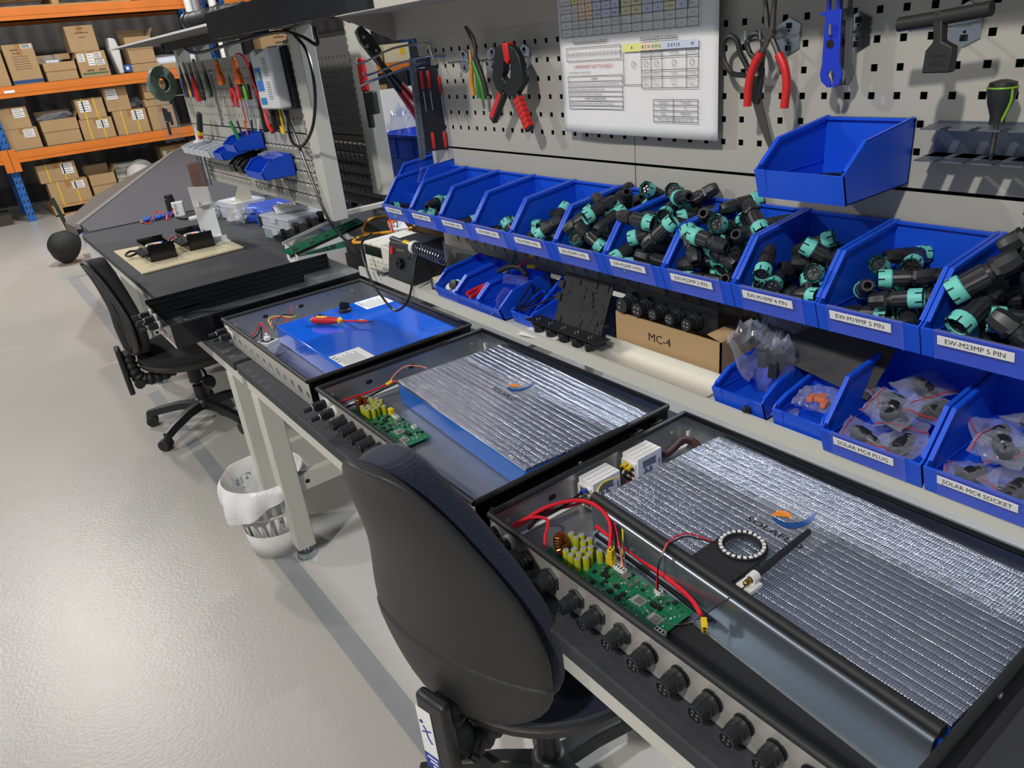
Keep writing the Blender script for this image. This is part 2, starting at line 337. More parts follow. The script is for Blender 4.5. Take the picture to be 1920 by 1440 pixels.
# ------------------------------------------------------------------ perforated boards
def perf(g, y0, y1, z0, z1, cols, rows, M, m=BOARD):
    """sheet in plane x=0 seen from -x; square 10 mm holes at (y,z) centres"""
    ys = [y0]; 
    for c in cols: ys += [c - .005, c + .005]
    ys.append(y1); zs = [z0]
    for r in rows: zs += [r - .005, r + .005]
    zs.append(z1); t_ = .0018
    for i in range(len(ys) - 1):
        j = 0
        while j < len(zs) - 1:
            hole = (i % 2 == 1) and (j % 2 == 1)
            a, b, c, d = ys[i], ys[i + 1], zs[j], zs[j + 1]
            if hole:
                vs = [(0, a, c), (0, b, c), (0, b, d), (0, a, d)]; vs += [(t_, y, z) for _, y, z in vs]
                g.add([M @ Vector(v) for v in vs], [(0, 1, 5, 4), (1, 2, 6, 5), (2, 3, 7, 6), (3, 0, 4, 7)], m)
            else:
                if i % 2 == 0: d = z1 if j == 0 else d
                g.add([M @ Vector(v) for v in [(0, a, c), (0, a, d), (0, b, d), (0, b, c)]], [(0, 1, 2, 3)], m)
                if i % 2 == 0: break
            j += 1
def louvre(g, y0, y1, z0, z1, rows, M, m=BOARD, x=0):
    g.add([M @ Vector(v) for v in [(x, y0, z0), (x, y0, z1), (x, y1, z1), (x, y1, z0)]], [(0, 1, 2, 3)], m)
    y = y0 + .03
    ny = int((y1 - y0 - .04) / .046)
    for r in rows:
        for k in range(ny):
            a = y0 + .03 + k * .046; b = a + .034
            # raised hooked tab: open at the top, joined at the bottom
            vs = [(x, a, r), (x, b, r), (x - .007, b, r + .022), (x - .007, a, r + .022), (x - .0015, a, r + .03), (x - .0015, b, r + .03)]
            g.add([M @ Vector(v) for v in vs], [(0, 1, 2, 3), (3, 2, 5, 4), (0, 3, 4), (1, 5, 2)], m)
            g.add([M @ Vector(v) for v in [(x - .0006, a - .001, r + .030), (x - .0006, b + .001, r + .030), (x - .0006, b + .001, r + .0345), (x - .0006, a - .001, r + .0345)]], [(0, 1, 2, 3)], HOLE)
            g.add([M @ Vector(v) for v in [(x - .0005, b, r), (x - .0005, b + .0022, r), (x - .0005, b + .0022, r + .032), (x - .0005, b, r + .032)]], [(0, 1, 2, 3)], HOLE)
I4 = Matrix.Identity(4)
SEAM = -.0285; rows6 = [1.36 + .038 * k for k in range(6)]
def board(y0, y1, colsets, label, seams, zt=1.60, zb=1.02, dark=False, x=0.0, flip=False):
    t = thing('tool_board', label, 'tool board', (x, (y0 + y1) / 2, zb)); oy = (y0 + y1) / 2
    M = T(0, -oy, -zb)
    if flip: M = Matrix.Scale(-1, 4, (1, 0, 0)) @ M
    ed = [y0] + seams + [y1]
    for (a, b), cols in zip(zip(ed, ed[1:]), colsets):
        g = G(); perf(g, a + .001, b - .001, 1.309, zt, cols, rows6, M); g.box((0.002, a - oy + .001, 1.309 - zb), (.02, a - oy + .003, zt - zb), BOARD); g.obj('perforated_panel', t, smooth=False)
        g = G(); louvre(g, a + .001, b - .001, zb, 1.304, [zb + .018 + .046 * k for k in range(5)], M); g.obj('louvred_panel', t, smooth=False)
    g = G()
    g.box((.034, y0 - oy, 0), (.037, y1 - oy, zt - zb), HOLE); g.obj('shade_sheet', t)  # near-black sheet added so the holes show dark, standing in for shade
    return t
board(-1.75, .775, [[-.0569 - .038 * k for k in range(43)][::-1], [.038 * k for k in range(20)]], 'grey perforated and louvred board above the near bench, hung with pliers and bins', [SEAM])
board(1.63, 3.26, [[1.665 + .038 * k for k in range(21)], [2.49 + .038 * k for k in range(20)]], 'grey perforated board above the second bench, crowded with hanging tools', [2.455])
# the dark back of the board on the far side of the posts
t = thing('dark_board', 'shaded back to back perforated board seen between the two cream posts', 'tool board', (.30, 2.0, .95))
g = G(); DK = mat('shaded_grey_steel', (92, 92, 92), .5); perf(g, -.36, .7, .3, .68, [-.32 + .038 * k for k in range(27)], [.34 + .038 * k for k in range(8)], I4, DK); g.box((.08, -.05, 0), (.083, .7, .7), HOLE); g.obj('perforated_panel', t, smooth=False)  # near-black sheet added behind, painting shade into the holes
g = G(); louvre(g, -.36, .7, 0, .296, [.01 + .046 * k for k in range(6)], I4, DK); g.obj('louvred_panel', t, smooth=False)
# posts
def post(x, y, lab, z0=.73, z1=1.68, w=.095, d=.06):
    t = thing('support_post', lab, 'post', (x, y, z0)); g = G(); g.box((-d / 2, -w / 2, 0), (d / 2, w / 2, z1 - z0), FRAME); g.obj('column', t, bev=.004)
    g = G()
    for k in range(int((z1 - z0 - .02) / .025)):
        for yy in (w / 2 - .012, w / 2 - .004): g.box((-d / 2 - .0006, yy, .02 + .025 * k), (-d / 2 + .001, yy + .003, .036 + .025 * k), HOLE)
    g.obj('slot_row', t)
post(0, 1.56, 'cream slotted post at the near end of the second tool board', z0=1.0)
t = [o for o in col.objects if o.get('label', '').startswith('cream slotted post')][0]
g = G(); g.box((.03, .01, .0), (.30, .03, .02), FRAME); g.obj('support_arm', t, bev=.003)
post(.27, 1.66, 'cream post behind the slotted one, right of the dark panel', z0=1.035, z1=1.70)
for y in (3.1, 2.75, 2.3):
    g = G(); g.box((-.02, y, 1.60), (.04, y + .05, 1.69), BOARD); g2 = g.obj('shelf_bracket'); tag(g2, 'grey upright stub between far board and overhead shelf', 'bracket', 'grey stubs carrying the far overhead shelf')
# overhead hoods
t = thing('overhead_hood', 'grey sheet steel hood over the near perforated board', 'hood', (0, -.4, 1.585))
g = G(); g.box((-.006, -1.35, 0), (0.03, 1.28, .30), BOARD); g.obj('back_plate', t, smooth=False)
g = G(); g.prism([(-.006, 0), (-.17, .07), (-.17, .20), (-.006, .30)], 1.275, 1.278, BOARD, 'y'); g.obj('end_bracket', t, smooth=False)
g = G(); g.box((-.172, -1.35, .070), (-.006, 1.28, .073), BOARD); g.box((-.173, -1.35, .0705), (-.170, 1.28, .095), FRAME); g.obj('shelf_plate', t, smooth=False)
t = thing('overhead_shelf', 'thin white edged shelf with black light channel above the second board', 'shelf', (-.1, 2.1, 1.685))
g = G(); g.box((-.205, -1.0, .004), (.16, 1.08, .010), mat('shelf_grey', (128, 128, 124), .6)); g.box((-.207, -1.0, .004), (-.204, 1.08, .011), WHITE); g.obj('shelf_plate', t)
g = G(); g.box((-.222, -1.70, -.040), (-.207, -.60, .034), GLOSS); g.obj('light_shade', t)
g = G(); g.box((-.03, -.45, -.03), (.03, .80, .003), BLACK); g.box((-.034, .78, -.028), (.034, .81, .002), GLOSS); g.obj('cable_channel', t)
# ------------------------------------------------------------------ shelf under the bins
t = thing('parts_shelf', 'cream steel shelf with raised lip under the near board', 'shelf', (-.11, -.37, .965))
g = G(); g.box((-.105, -1.2, .0), (.11, 1.30, .004), FRAME); g.box((-.112, -1.2, -.012), (-.104, 1.30, .014), FRAME); g.obj('tray', t, smooth=False)
g = G(); g.box((.098, -1.2, .004), (.106, 1.14, .045), BOARD); g.obj('upstand', t)
# ------------------------------------------------------------------ storage bins
BW, BD = .1455, .196
def bin_parts(t, W=BW, D=BD, H=.118, lip=.042, mtl=BLUE, sx=1.0):
    e = .0028; hw = W / 2 - .0008
    sh = -.72 * D; shz = H - .014
    side = [(0, 0), (0, H), (sh, shz), (-D * .955, lip + .006), (-D, lip), (-D * .93, 0)]
    g = G()
    for s in (-1, 1):
        g.prism(side, s * hw, s * (hw - e), mtl, 'y')
        # thick rim along the sloping top
        rim = [(0, H), (sh, shz), (-D * .955, lip + .004)]
        for (a, b), (c, d) in zip(rim, rim[1:]): g.add([(a, s * hw, b + .002), (c, s * hw, d + .002), (c, s * (hw - .006), d + .002), (a, s * (hw - .006), b + .002), (a, s * (hw - .006), b - .004), (c, s * (hw - .006), d - .004)], [(0, 1, 2, 3), (3, 2, 5, 4)], mtl)
        g.box((-D * .93, s * (hw - e), .026), (-.003, s * (hw - e - .0014), .0275), mtl)
    g.prism([(0, 0), (0, e), (-D * .93, e), (-D * .93, 0)], -hw, hw, mtl, 'y')
    g.obj('body', t, smooth=False, bev=.0007)
    g = G(); g.box((-e, -hw, 0), (0, hw, H), mtl); g.box((-.008, -hw, H - .004), (0, hw, H), mtl); g.obj('back_wall', t, smooth=False)
    g = G(); g.prism([(-D * .93, 0), (-D, lip), (-D + .004, lip), (-D * .93 + .004, .003)], -hw, hw, mtl, 'y')
    dx = D * .07
    g.prism([(-D - .0015, lip), (-D * .93 - .0015, .004), (-D * .93, .0), (-D, lip + .001)], -hw, -hw + .018, mtl, 'y'); g.prism([(-D - .0015, lip), (-D * .93 - .0015, .004), (-D * .93, 0), (-D, lip + .001)], hw - .018, hw, mtl, 'y')
    g.obj('front_lip', t, smooth=False, bev=.0006)
def tagged(t, text, W=BW, D=BD, lip=.042):
    a = math.atan2(D * .07, lip); hw = W / 2 - .02
    Mf = Matrix.Translation((-D * .93 - .0025, 0, 0)) @ Matrix.Rotation(-a, 4, 'Y')
    L = lip / math.cos(a)
    g = G(); g.M = Mf; g.box((-.0016, -hw, .004), (0, hw, L + .004), CLEAR); g.box((-.003, -hw, .002), (0, -hw + .0015, L + .004), CLEAR); g.box((-.003, hw - .0015, .002), (0, hw, L + .004), CLEAR); g.box((-.0035, -hw, L + .003), (.001, hw, L + .0045), CLEAR); g.obj('card_window', t)
    g = G(); g.M = Mf; w_ = .0062 * len(text); w_ = min(w_, 2 * hw - .012); yc = .006
    g.box((-.0026, yc - w_ / 2, L - .017), (-.0017, yc + w_ / 2, L - .0035), LABEL); lb = g.obj('card_label', t)
    g = G(); R_ = Mf @ Matrix.Translation((-.0028, yc, L - .0103)) @ Matrix(((0, 0, -1, 0), (-1, 0, 0, 0), (0, 1, 0, 0), (0, 0, 0, 1)))
    n = max(len(text), 1); letter(g, text, .0104, R_, sx=w_ / (n * .0070)); g.obj('lettering', lb, smooth=False)
ROWB = [('EW-M29MP 4 PIN', 6), ('EW-M29MP 5 PIN', 5), ('EW-M19MP 5 PIN', 4), ('EW-M19MP 3 PIN', 3), ('EW-M19MP 4 PIN', 2), ('EW-M23MP 2 PIN', 1), ('EW-M23MP 4 PIN', 0), ('EW-M23MP 2 PIN', -1), ('EW-M19MP 4 PIN', -2), ('EW-M19MP 5 PIN', -3), ('EW-M23MP 5 PIN', -4), ('EW-M23MP 3 PIN', -5)]
pos_word = ['farthest of the labelled row', 'second from the far end of the row', 'third from the far end of the row', 'fourth from the far end, nearly empty', 'fifth from the far end of the row', 'sixth along, half full', 'seventh along, heaped full', 'eighth along, heaped above its sides', 'third from the near end', 'second from the near end, partly empty', 'right behind the solar socket bin', 'at the picture edge']
t0 = thing('storage_bin', 'x', 'bin', (0, 0, 1.145)); bin_parts(t0)
BINY = {}
for k, (txt, i) in enumerate(ROWB):
    if i == -5: continue
    y = -.213 + .1455 * i - .0 + .0005
    lab = 'blue storage bin labelled %s, %s' % (txt, pos_word[k])
    t = t0 if k == 0 else dup(t0)
    t.location = (-.009, y, 1.1445); t['label'] = lab; t['group'] = 'blue bins in the upper row'; BINY[k] = y
for k, (txt, i) in enumerate(ROWB):
    if i == -5: continue
    root = [o for o in col.objects if o.get('label', '').startswith('blue storage bin labelled') and abs(o.location.y - BINY[k]) < .001][0]
    tagged(root, txt)
def plain_bin(y, z, lab, x=0, rz=0, W=BW, D=BD, H=.118, lip=.042, text=None, window=False, M=None, mtl=BLUE, group=None):
    t = thing('storage_bin', lab, 'bin', (x, y, z), rz, group, M=M); bin_parts(t, W, D, H, lip, mtl)
    if text: tagged(t, text, W, D, lip)
    return t
plain_bin(.735, 1.163, 'blue storage bin tucked behind the far end of the row, unlabelled', x=.06)
plain_bin(-.515, 1.315, 'blue storage bin hung alone high on the perforated board', x=-.003, W=.140, D=.175, H=.092, lip=.042)
plain_bin(-.691, .973, 'blue storage bin labelled SOLAR MC4 PLUG, full of bagged plugs', x=-.042, text='SOLAR MC4 PLUG')
plain_bin(-.838, .973, 'blue storage bin labelled SOLAR MC4 SOCKET, full of bagged sockets', x=-.042, text='SOLAR MC4 SOCKET')
# ================================================================== OPEN TRAYS (enclosures being assembled)
def tray(name, y1, W, label, face, sidem, holes, x0=-.555, x1=-.045, z0=.733, H=.077, inner=ALU, rim=True, W2=None):
    """y1 = far (left) side; local origin front-left bottom corner; +x into the bench, -y towards the camera"""
    t = thing(name, label, 'enclosure', (x0, y1, z0)); D = x1 - x0; e = .0022
    g = G(); g.box((e, -W + e, 0), (D - e, -e, .003), inner); g.obj('floor_plate', t, smooth=False)
    g = G(); hole_plate(g, Matrix(((0, 0, -1, 0), (-1, 0, 0, 0), (0, 1, 0, 0), (0, 0, 0, 1))), 0, W, 0, H, [(h[0], h[1], h[2]) for h in holes], face, t=e); g.obj('front_panel', t)
    for yy, nm in ((0, 'side_panel'), (-W, 'side_panel')):
        s = -1 if yy == 0 else 1
        g = G(); g.box((e, yy, 0), (D, yy + s * .001, H), sidem); g.box((e, yy + s * .001, 0), (D, yy + s * e, H), inner)
        for px in (.035, D * .5, D - .04): g.cyl((px, yy, H * .62), (px, yy - s * .0018, H * .62), .0045, STEEL, n=12); g.cyl((px, yy + s * e, H * .62), (px, yy + s * (e + .0015), H * .62), .004, STEEL, n=12)
        for px in (.14, .27): g.prism([(px + a * .009 * c, H * .60 + b * .0055) for a, b, c in ((-1, -.5, 1), (-.6, -1, 1), (.6, -1, 1), (1, -.5, 1), (1, .5, 1), (.6, 1, 1), (-.6, 1, 1), (-1, .5, 1))], yy + s * e, yy + s * (e + .0006), HOLE, 'y')
        g.obj(nm, t, smooth=False)
    g = G(); g.box((D - e, -W, 0), (D - .001, 0, H), inner); g.box((D - .001, -W, 0), (D, 0, H), sidem); g.obj('back_panel', t, smooth=False)
    if rim:
        r = .0062
        for a, b in (((0, 0), (D, 0)), ((D, 0), (D, -W)), ((D, -W), (0, -W)), ((0, -W), (0, 0))):
            g = G(); g.cyl((a[0], a[1], H), (b[0], b[1], H), r, RUBBER, n=12); g.obj('edge_seal', t)
    return t
def socket(t, u, v, kind='s', r=.0135):
    """panel socket pointing to -x in tray-local coordinates"""
    M = Matrix.Translation((0, -u, v)) @ Matrix.Rotation(-PI / 2, 4, 'Y')
    g = G(); g.M = M
    if kind == 'mc4':      # slim solar plug with white gland ring
        g.cyl((0, 0, .0), (0, 0, .004), .0155, WHITE, n=20); g.cyl((0, 0, .004), (0, 0, .012), .012, CONN, n=20)
        g.box((-.008, -.009, .012), (.008, .009, .036), CONN); g.box((-.0095, -.010, .014), (.0095, -.004, .030), CONN)
        for k in range(3): g.box((-.010, -.011, .016 + k * .006), (.010, .011, .018 + k * .006), BLACK)
        g.cyl((0, 0, .036), (0, 0, .062), .0062, CONN, n=14, r1=.0055); g.cyl((0, 0, .038), (0, 0, .0395), .0072, WHITE, n=14)
        return g.obj('solar_plug', t)
    g.cyl((0, 0, 0), (0, 0, .006 if kind == 's' else .002), r * (1.42 if kind == 's' else 1.2), CONN, n=6 if kind == 's' else 28); g.lathe([(r * 1.1, .006), (r * 1.1, .014), (r * 1.02, .0145), (r * 1.02, .017), (r * 1.08, .0175), (r * 1.08, .021), (r * 1.0, .0215)], CONN, n=24)
    g.lathe([(r * .98, .0215), (r * .98, .036), (r * .80, .0362), (r * .78, .030)], CONN, n=28, flute=.05)
    so = g.obj('panel_socket', t)
    g = G(); g.M = M; g.cyl((0, 0, .0305), (0, 0, .033), r * .76, BLACK, n=20)
    np_ = 4 if r > .0115 else 3
    for k in range(np_):
        a = 2 * PI * k / np_ + .6; g.cyl((r * .38 * math.cos(a), r * .38 * math.sin(a), .033), (r * .38 * math.cos(a), r * .38 * math.sin(a), .0355), r * .2, CONN, n=10); g.cyl((r * .38 * math.cos(a), r * .38 * math.sin(a), .0355), (r * .38 * math.cos(a), r * .38 * math.sin(a), .0358), r * .08, CHROME, n=6)
    g.box((-r * .07, -r * .7, .033), (r * .07, r * .7, .0342), CONN)
    g.obj('pin_face', so)
# nearest tray: y from -.195 to -.92
A_Y = -.197
HA = [(.018 + 0, .046, .006)]
t4 = tray('enclosure_tray', A_Y, .725, 'nearest open steel tray, foil slab inside and twelve connectors along its front', STEEL, GLOSS, [(.36, .040, .002)])
us = [(.008 + .012, .052, 'mc4', 0), (.052, .043, 'mc4', 0)] + [(u, .038, 's', r) for u, r in zip((.104, .168, .232, .279, .332, .384, .440, .494, .543, .590, .638, .686), (.0135, .0142, .0118, .0118, .0122, .0135, .0138, .0138, .0128, .0122, .013, .013))]
for u, v, k, r in us: socket(t4, u, v, 't' if u > .35 else k, r)
t3 = tray('enclosure_tray', .560, .710, 'middle open tray with a blue battery under foil and half its front holes empty', STEEL, GLOSS, [(.03, .03, .003)] + [(.39 + .0505 * k, .040, rr) for k, rr in enumerate((.014, .013, .012, .0115, .012, .0145, .0105))] )
for u, v, k, r in [(.045, .052, 'mc4', 0), (.085, .042, 'mc4', 0)] + [(u, .038, 's', .0135) for u in (.145, .195, .245, .290, .335)]: socket(t3, u, v, k, r)
for k in (.395, .455):
    g = G(); g.box((k, -.710, .030), (k + .014, -.722, .062), BLACK); g.box((k, -.710, .058), (k + .026, -.724, .062), BLACK); g.obj('lid_bracket', t3, bev=.001)
for tt in (t3, t4):
    g = G(); g.tube([(.02, -.006, .006), (.2, -.006, .007), (.45, -.006, .006), (.503, -.012, .008), (.505, -.014, .04)], .0035, LABEL, n=6); g.obj('sealant_bead', tt)
t2 = tray('enclosure_tray', 1.345, .725, 'open tray holding the bright blue battery and the red and yellow screwdriver', STEEL, GLOSS, [(.09 + .0555 * k, .030, rr) for k, rr in enumerate((.014, .014, .010, .010, .010, .011, .013, .0135, .010, .011, .0135, .0105))])
for u, v in ((.030, .046), (.062, .036)): socket(t2, u, v, 'mc4')
# the tall narrow black tray
t1 = thing('enclosure_tray', 'long black tray of extruded aluminium bridging the two benches, nearly empty', 'enclosure', (-.705, 1.775, .733))
D1 = .72; W1 = .355; H1 = .082
g = G(); g.box((.003, -W1 + .003, 0), (D1, -.003, .003), ALU); g.obj('floor_plate', t1, smooth=False)
g = G(); g.box((0, -W1, 0), (D1, -W1 + .003, H1 - .005), GLOSS); g.box((0, -W1, H1 - .006), (D1, -W1 + .012, H1), GLOSS); g.obj('side_rail', t1, smooth=False, bev=.001)
g = G(); g.box((0, -.004, 0), (D1, 0, H1 + .012), GLOSS)
for k in range(4): g.box((0, -.010 - .004 * (k % 2), .02 + .018 * k), (D1, -.004, .026 + .018 * k), GLOSS)
g.obj('ribbed_rail', t1, smooth=False, bev=.001)
g = G(); hole_plate(g, Matrix(((0, 0, -1, 0), (-1, 0, 0, 0), (0, 1, 0, 0), (0, 0, 0, 1))), 0, W1, 0.0, H1, [(.17, .03, .010), (.205, .03, .010), (.24, .03, .010), (.30, .03, .006)], GLOSS, t=.003); g.box((-.001, -W1, 0), (.001, 0, .006), STEEL); g.obj('front_panel', t1)
g = G(); g.box((D1 - .003, -W1, 0), (D1, 0, .075), ALU); g.box((D1 - .12, -W1 + .01, .003), (D1, -.01, .035), ALU); g.obj('back_panel', t1)
for u, v in ((.045, .055), (.075, .035), (.12, .055), (.15, .035)): socket(t1, u, v, 'mc4')
t = thing('cable_ring', 'black plastic ring lying in the far end of the long black tray', 'ring', (-.56, 1.67, .738)); g = G(); g.tube([(.055 * math.cos(a), .055 * math.sin(a), .012) for a in [2 * PI * k / 24 for k in range(24)]], .006, BLACK, closed=True, smooth=1); g.tube([(.05, 0, .01), (.12, -.01, .01), (.22, -.02, .008), (.30, -.02, .006)], .003, BLACK); g.obj('ring', t)
for px, py, hh, lb in ((-.59, 1.50, .035, 'short black knob standing in the near end of the long black tray'), (-.53, 1.50, .05, 'taller black knob standing in the near end of the long black tray')):
    t = thing('loose_knob', lb, 'spacer', (px, py, .7365)); g = G(); g.lathe([(.022, 0), (.022, .006), (.014, .008), (.013, hh), (.006, hh + .001)], BLACK); g.obj('body', t)  # control knobs standing loose in the tray
# ------------------------------------------------------------------ batteries and foil slabs
def logo(t, x, y, z, s, ink=INK, orange=(240, 140, 40), blue=(14, 78, 170), name='printed_logo'):
    """crescent mark and word; local +x is up for the word, it reads towards -y"""
    g = G(); O = mat('print_orange_%d' % orange[0], orange, .5); B_ = mat('print_blue_%d' % blue[0], blue, .5)
    M = Matrix.Translation((x, y, z)) @ Matrix(((0, 1, 0, 0), (-1, 0, 0, 0), (0, 0, 1, 0), (0, 0, 0, 1)))
    g.M = M
    fan = lambda P, m: g.add([(x * s * .9 - .006, y * s * .9 + .007, 0) for x, y in P], [tuple(range(len(P)))], m)
    fan([(-.0303, .0340), (-.0310, .0430), (-.0280, .0530), (-.0180, .0565), (-.0091, .0546), (-.0027, .0483), (-.0128, .0433), (-.0231, .0350), (-.0270, .0310)], O)
    up = [(-.0262, .0285), (-.0160, .0300), (-.0040, .0315), (.0050, .0385), (.0112, .0490), (.0138, .0620), (.0136, .0762), (.0097, .0928)]
    lo = [(-.0240, .0260), (-.0152, .0209), (.0014, .0190), (.0120, .0240), (.0190, .0330), (.0228, .0488), (.0215, .0680), (.0160, .0830)]
    k8 = len(up); g.add([(x * s * .9 - .006, y * s * .9 + .007, 0) for x, y in up + lo], [(i, i + 1, k8 + i + 1, k8 + i) for i in range(k8 - 1)], B_)
    letter(g, 'SOLAFLO', .0165 * s, Matrix.Translation((-.004 * s, .004 * s, 0)), ink, sx=1.35)
    g.obj(name, t, smooth=False)
def slab(name, label, x0, x1, y0, y1, z0, z1, body, foil, sidex=0):
    t = thing(name, label, 'battery', (x0, y1, z0), sidex); D = x1 - x0; W = y1 - y0
    g = G(); g.box((0, -W, 0), (D, 0, z1 - z0 - (.005 if foil else 0)), body); g.obj('battery_block', t, bev=.005)
    if foil:
        g = G(); g.box((-.001, -W - .001, z1 - z0 - .005), (D + .001, .001, z1 - z0), FOIL); g.obj('foil_cover', t, smooth=False)
    return t
b2 = slab('battery_pack', 'bright blue wrapped battery with white instruction stickers at two corners', -.442, -.058, .665, 1.165, .737, .797, BLUEF, False)
logo(b2, .165, -.215, .0605, 1.0, mat('navy_ink', (16, 40, 90)), (196, 136, 84), (14, 70, 140))
def sticker(t, x, y, z, sx, sy):
    g = G(); g.box((x, y, z), (x + sx, y + sy, z + .0006), LABEL)
    for k in range(9): g.box((x + .012 + k * (sx - .03) / 9, y + .006, z + .0006), (x + .0135 + k * (sx - .03) / 9, y + sy - .010 - (k * 7 % 5) * .006, z + .0008), INK)
    for k in range(3): g.lathe([(.0035, z + .0006), (.0035, z + .0009)], INK, T=Matrix.Translation((x + .006, y + sy - .02 - k * .018, 0)), n=8)
    g.obj('instruction_sticker', t, smooth=False)
sticker(b2, .008, -.498, .060, .095, .10); sticker(b2, .275, -.112, .060, .10, .10)
b3 = slab('battery_pack', 'blue battery topped with crinkled foil, in the middle tray', -.380, -.054, -.112, .463, .737, .800, mat('blue_wrap', (20, 96, 190), .22, coat=.4), True, -.05)
g = G(); g.box((.150, -.315, .0632), (.245, -.205, .0634), clear_material('clear_sticker', tint=(1, 1, 1), base=.02, edge=.05, rough=.4)); g.obj('clear_sticker', b3)
logo(b3, .150, -.270, .0638, 1.0)
b4 = slab('battery_pack', 'largest foil covered slab, filling the nearest tray', -.376, -.052, -.910, -.285, .737, .800, BLUEF, True, -.045)
g = G(); g.box((.135, -.335, .0632), (.255, -.200, .0634), MATS['clear_sticker']); g.obj('clear_sticker', b4)
logo(b4, .140, -.272, .0638, 1.15)
# divider profile in the nearest tray
t = thing('divider_profile', 'long grey aluminium divider with rounded top edge beside the big foil slab', 'profile', (-.393, -.29, .7365), -.066); SATIN = mat('satin_grey_aluminium', (150, 160, 170), .30, .85)
g = G(); pr_ = [(-.028, 0), (-.028, .002), (-.004, .002), (-.004, .052), (-.0035, .058), (-.001, .062), (.003, .0635), (.004, .0635), (.004, .0615), (.0, .058), (-.001, .05), (-.001, 0)]
g.prism(pr_, -.618, 0, SATIN, 'y'); g.obj('profile', t)
g = G(); g.cyl((.006, -.622, .0735), (.006, .004, .0735), .0088, RUBBER, n=14); g.obj('rubber_seal', t)
g = G(); g.prism([(-.056, .20), (.050, .20), (.018, -.195), (-.056, -.195)], 0, .0025, mat('matt_black_sheet', (34, 34, 36), .6)); o = g.obj('cover_sheet', None, (-.490, -.722, .7366)); tag(o, 'matt black cover plate lying in the front channel of the nearest tray', 'plate')
# ------------------------------------------------------------------ small hardware on batteries
t = thing('screwdriver', 'insulated screwdriver with red and yellow handle lying on the blue battery', 'screwdriver', M=T(-.352, 1.072, .812, 0, 0, math.atan2(-.175, .12) ))
g = G(); g.lathe([(.006, 0), (.0105, .003), (.0125, .02), (.0115, .045), (.0125, .065), (.008, .092), (.006, .10)], RED, T=Matrix.Rotation(PI / 2, 4, 'Y')); g.obj('handle', t)
g = G(); g.lathe([(.008, .098), (.011, .101), (.011, .106), (.005, .112)], YEL, T=Matrix.Rotation(PI / 2, 4, 'Y')); g.lathe([(.003, .0), (.0135, .018), (.0133, .05), (.008, .07)], YEL, n=10, T=Matrix.Translation((.004, 0, .002)) @ Matrix.Rotation(PI / 2, 4, 'Y') @ Matrix.Diagonal((.9, .55, 1, 1))); g.lathe([(.004, -.004), (.006, .001)], YEL, T=Matrix.Rotation(PI / 2, 4, 'Y')); g.obj('grip_inlay', t)
g = G(); g.cyl((.11, 0, 0), (.205, 0, 0), .0032, RED, n=10); g.obj('shaft_sleeve', t); g = G(); g.cyl((.205, 0, 0), (.222, 0, 0), .0018, BLACK, n=8); g.obj('blade', t)
t = thing('switch_dial', 'black rotary switch knob standing on the blue battery', 'knob', (-.225, 1.098, .7975)); g = G(); g.lathe([(.021, 0), (.021, .009), (.019, .011), (.002, .0112)], BLACK, n=28); g.obj('base', t); g = G(); g.prism([(-.018, .011), (-.016, .034), (-.008, .036), (.018, .030), (.018, .011)], -.004, .004, BLACK, 'y'); g.obj('grip', t, bev=.002)
t = thing('panel_nut', 'small black ring nut lying on the blue battery', 'nut', (-.310, 1.115, .7975)); g = G(); g.tube([(.0125 * math.cos(2 * PI * k / 16), .0125 * math.sin(2 * PI * k / 16), .004) for k in range(16)], .0042, BLACK, closed=True, smooth=1); g.obj('ring', t)
# rotary isolator in T2
def isolator(loc, rz, lab):
    t = thing('rotary_isolator', lab, 'switch', loc, rz); G1 = mat('light_grey_plastic', (186, 188, 186), .4)
    g = G(); g.box((-.032, -.026, 0), (.032, .026, .034), G1); g.box((-.024, -.026, .034), (.024, .026, .050), G1); g.box((-.038, -.02, 0), (-.032, .02, .02), G1); g.obj('housing', t, bev=.0015)
    g = G(); g.box((-.017, -.017, .050), (.017, .017, .052), BLACK); g.obj('dial_plate', t)
    g = G(); g.lathe([(.010, .052), (.009, .062), (.004, .064), (.004, .072), (.002, .074)], WHITE); g.obj('spindle', t)
    return t
isolator((-.500, 1.085, .7365), .35, 'light grey rotary isolator with white spindle beside the blue battery')
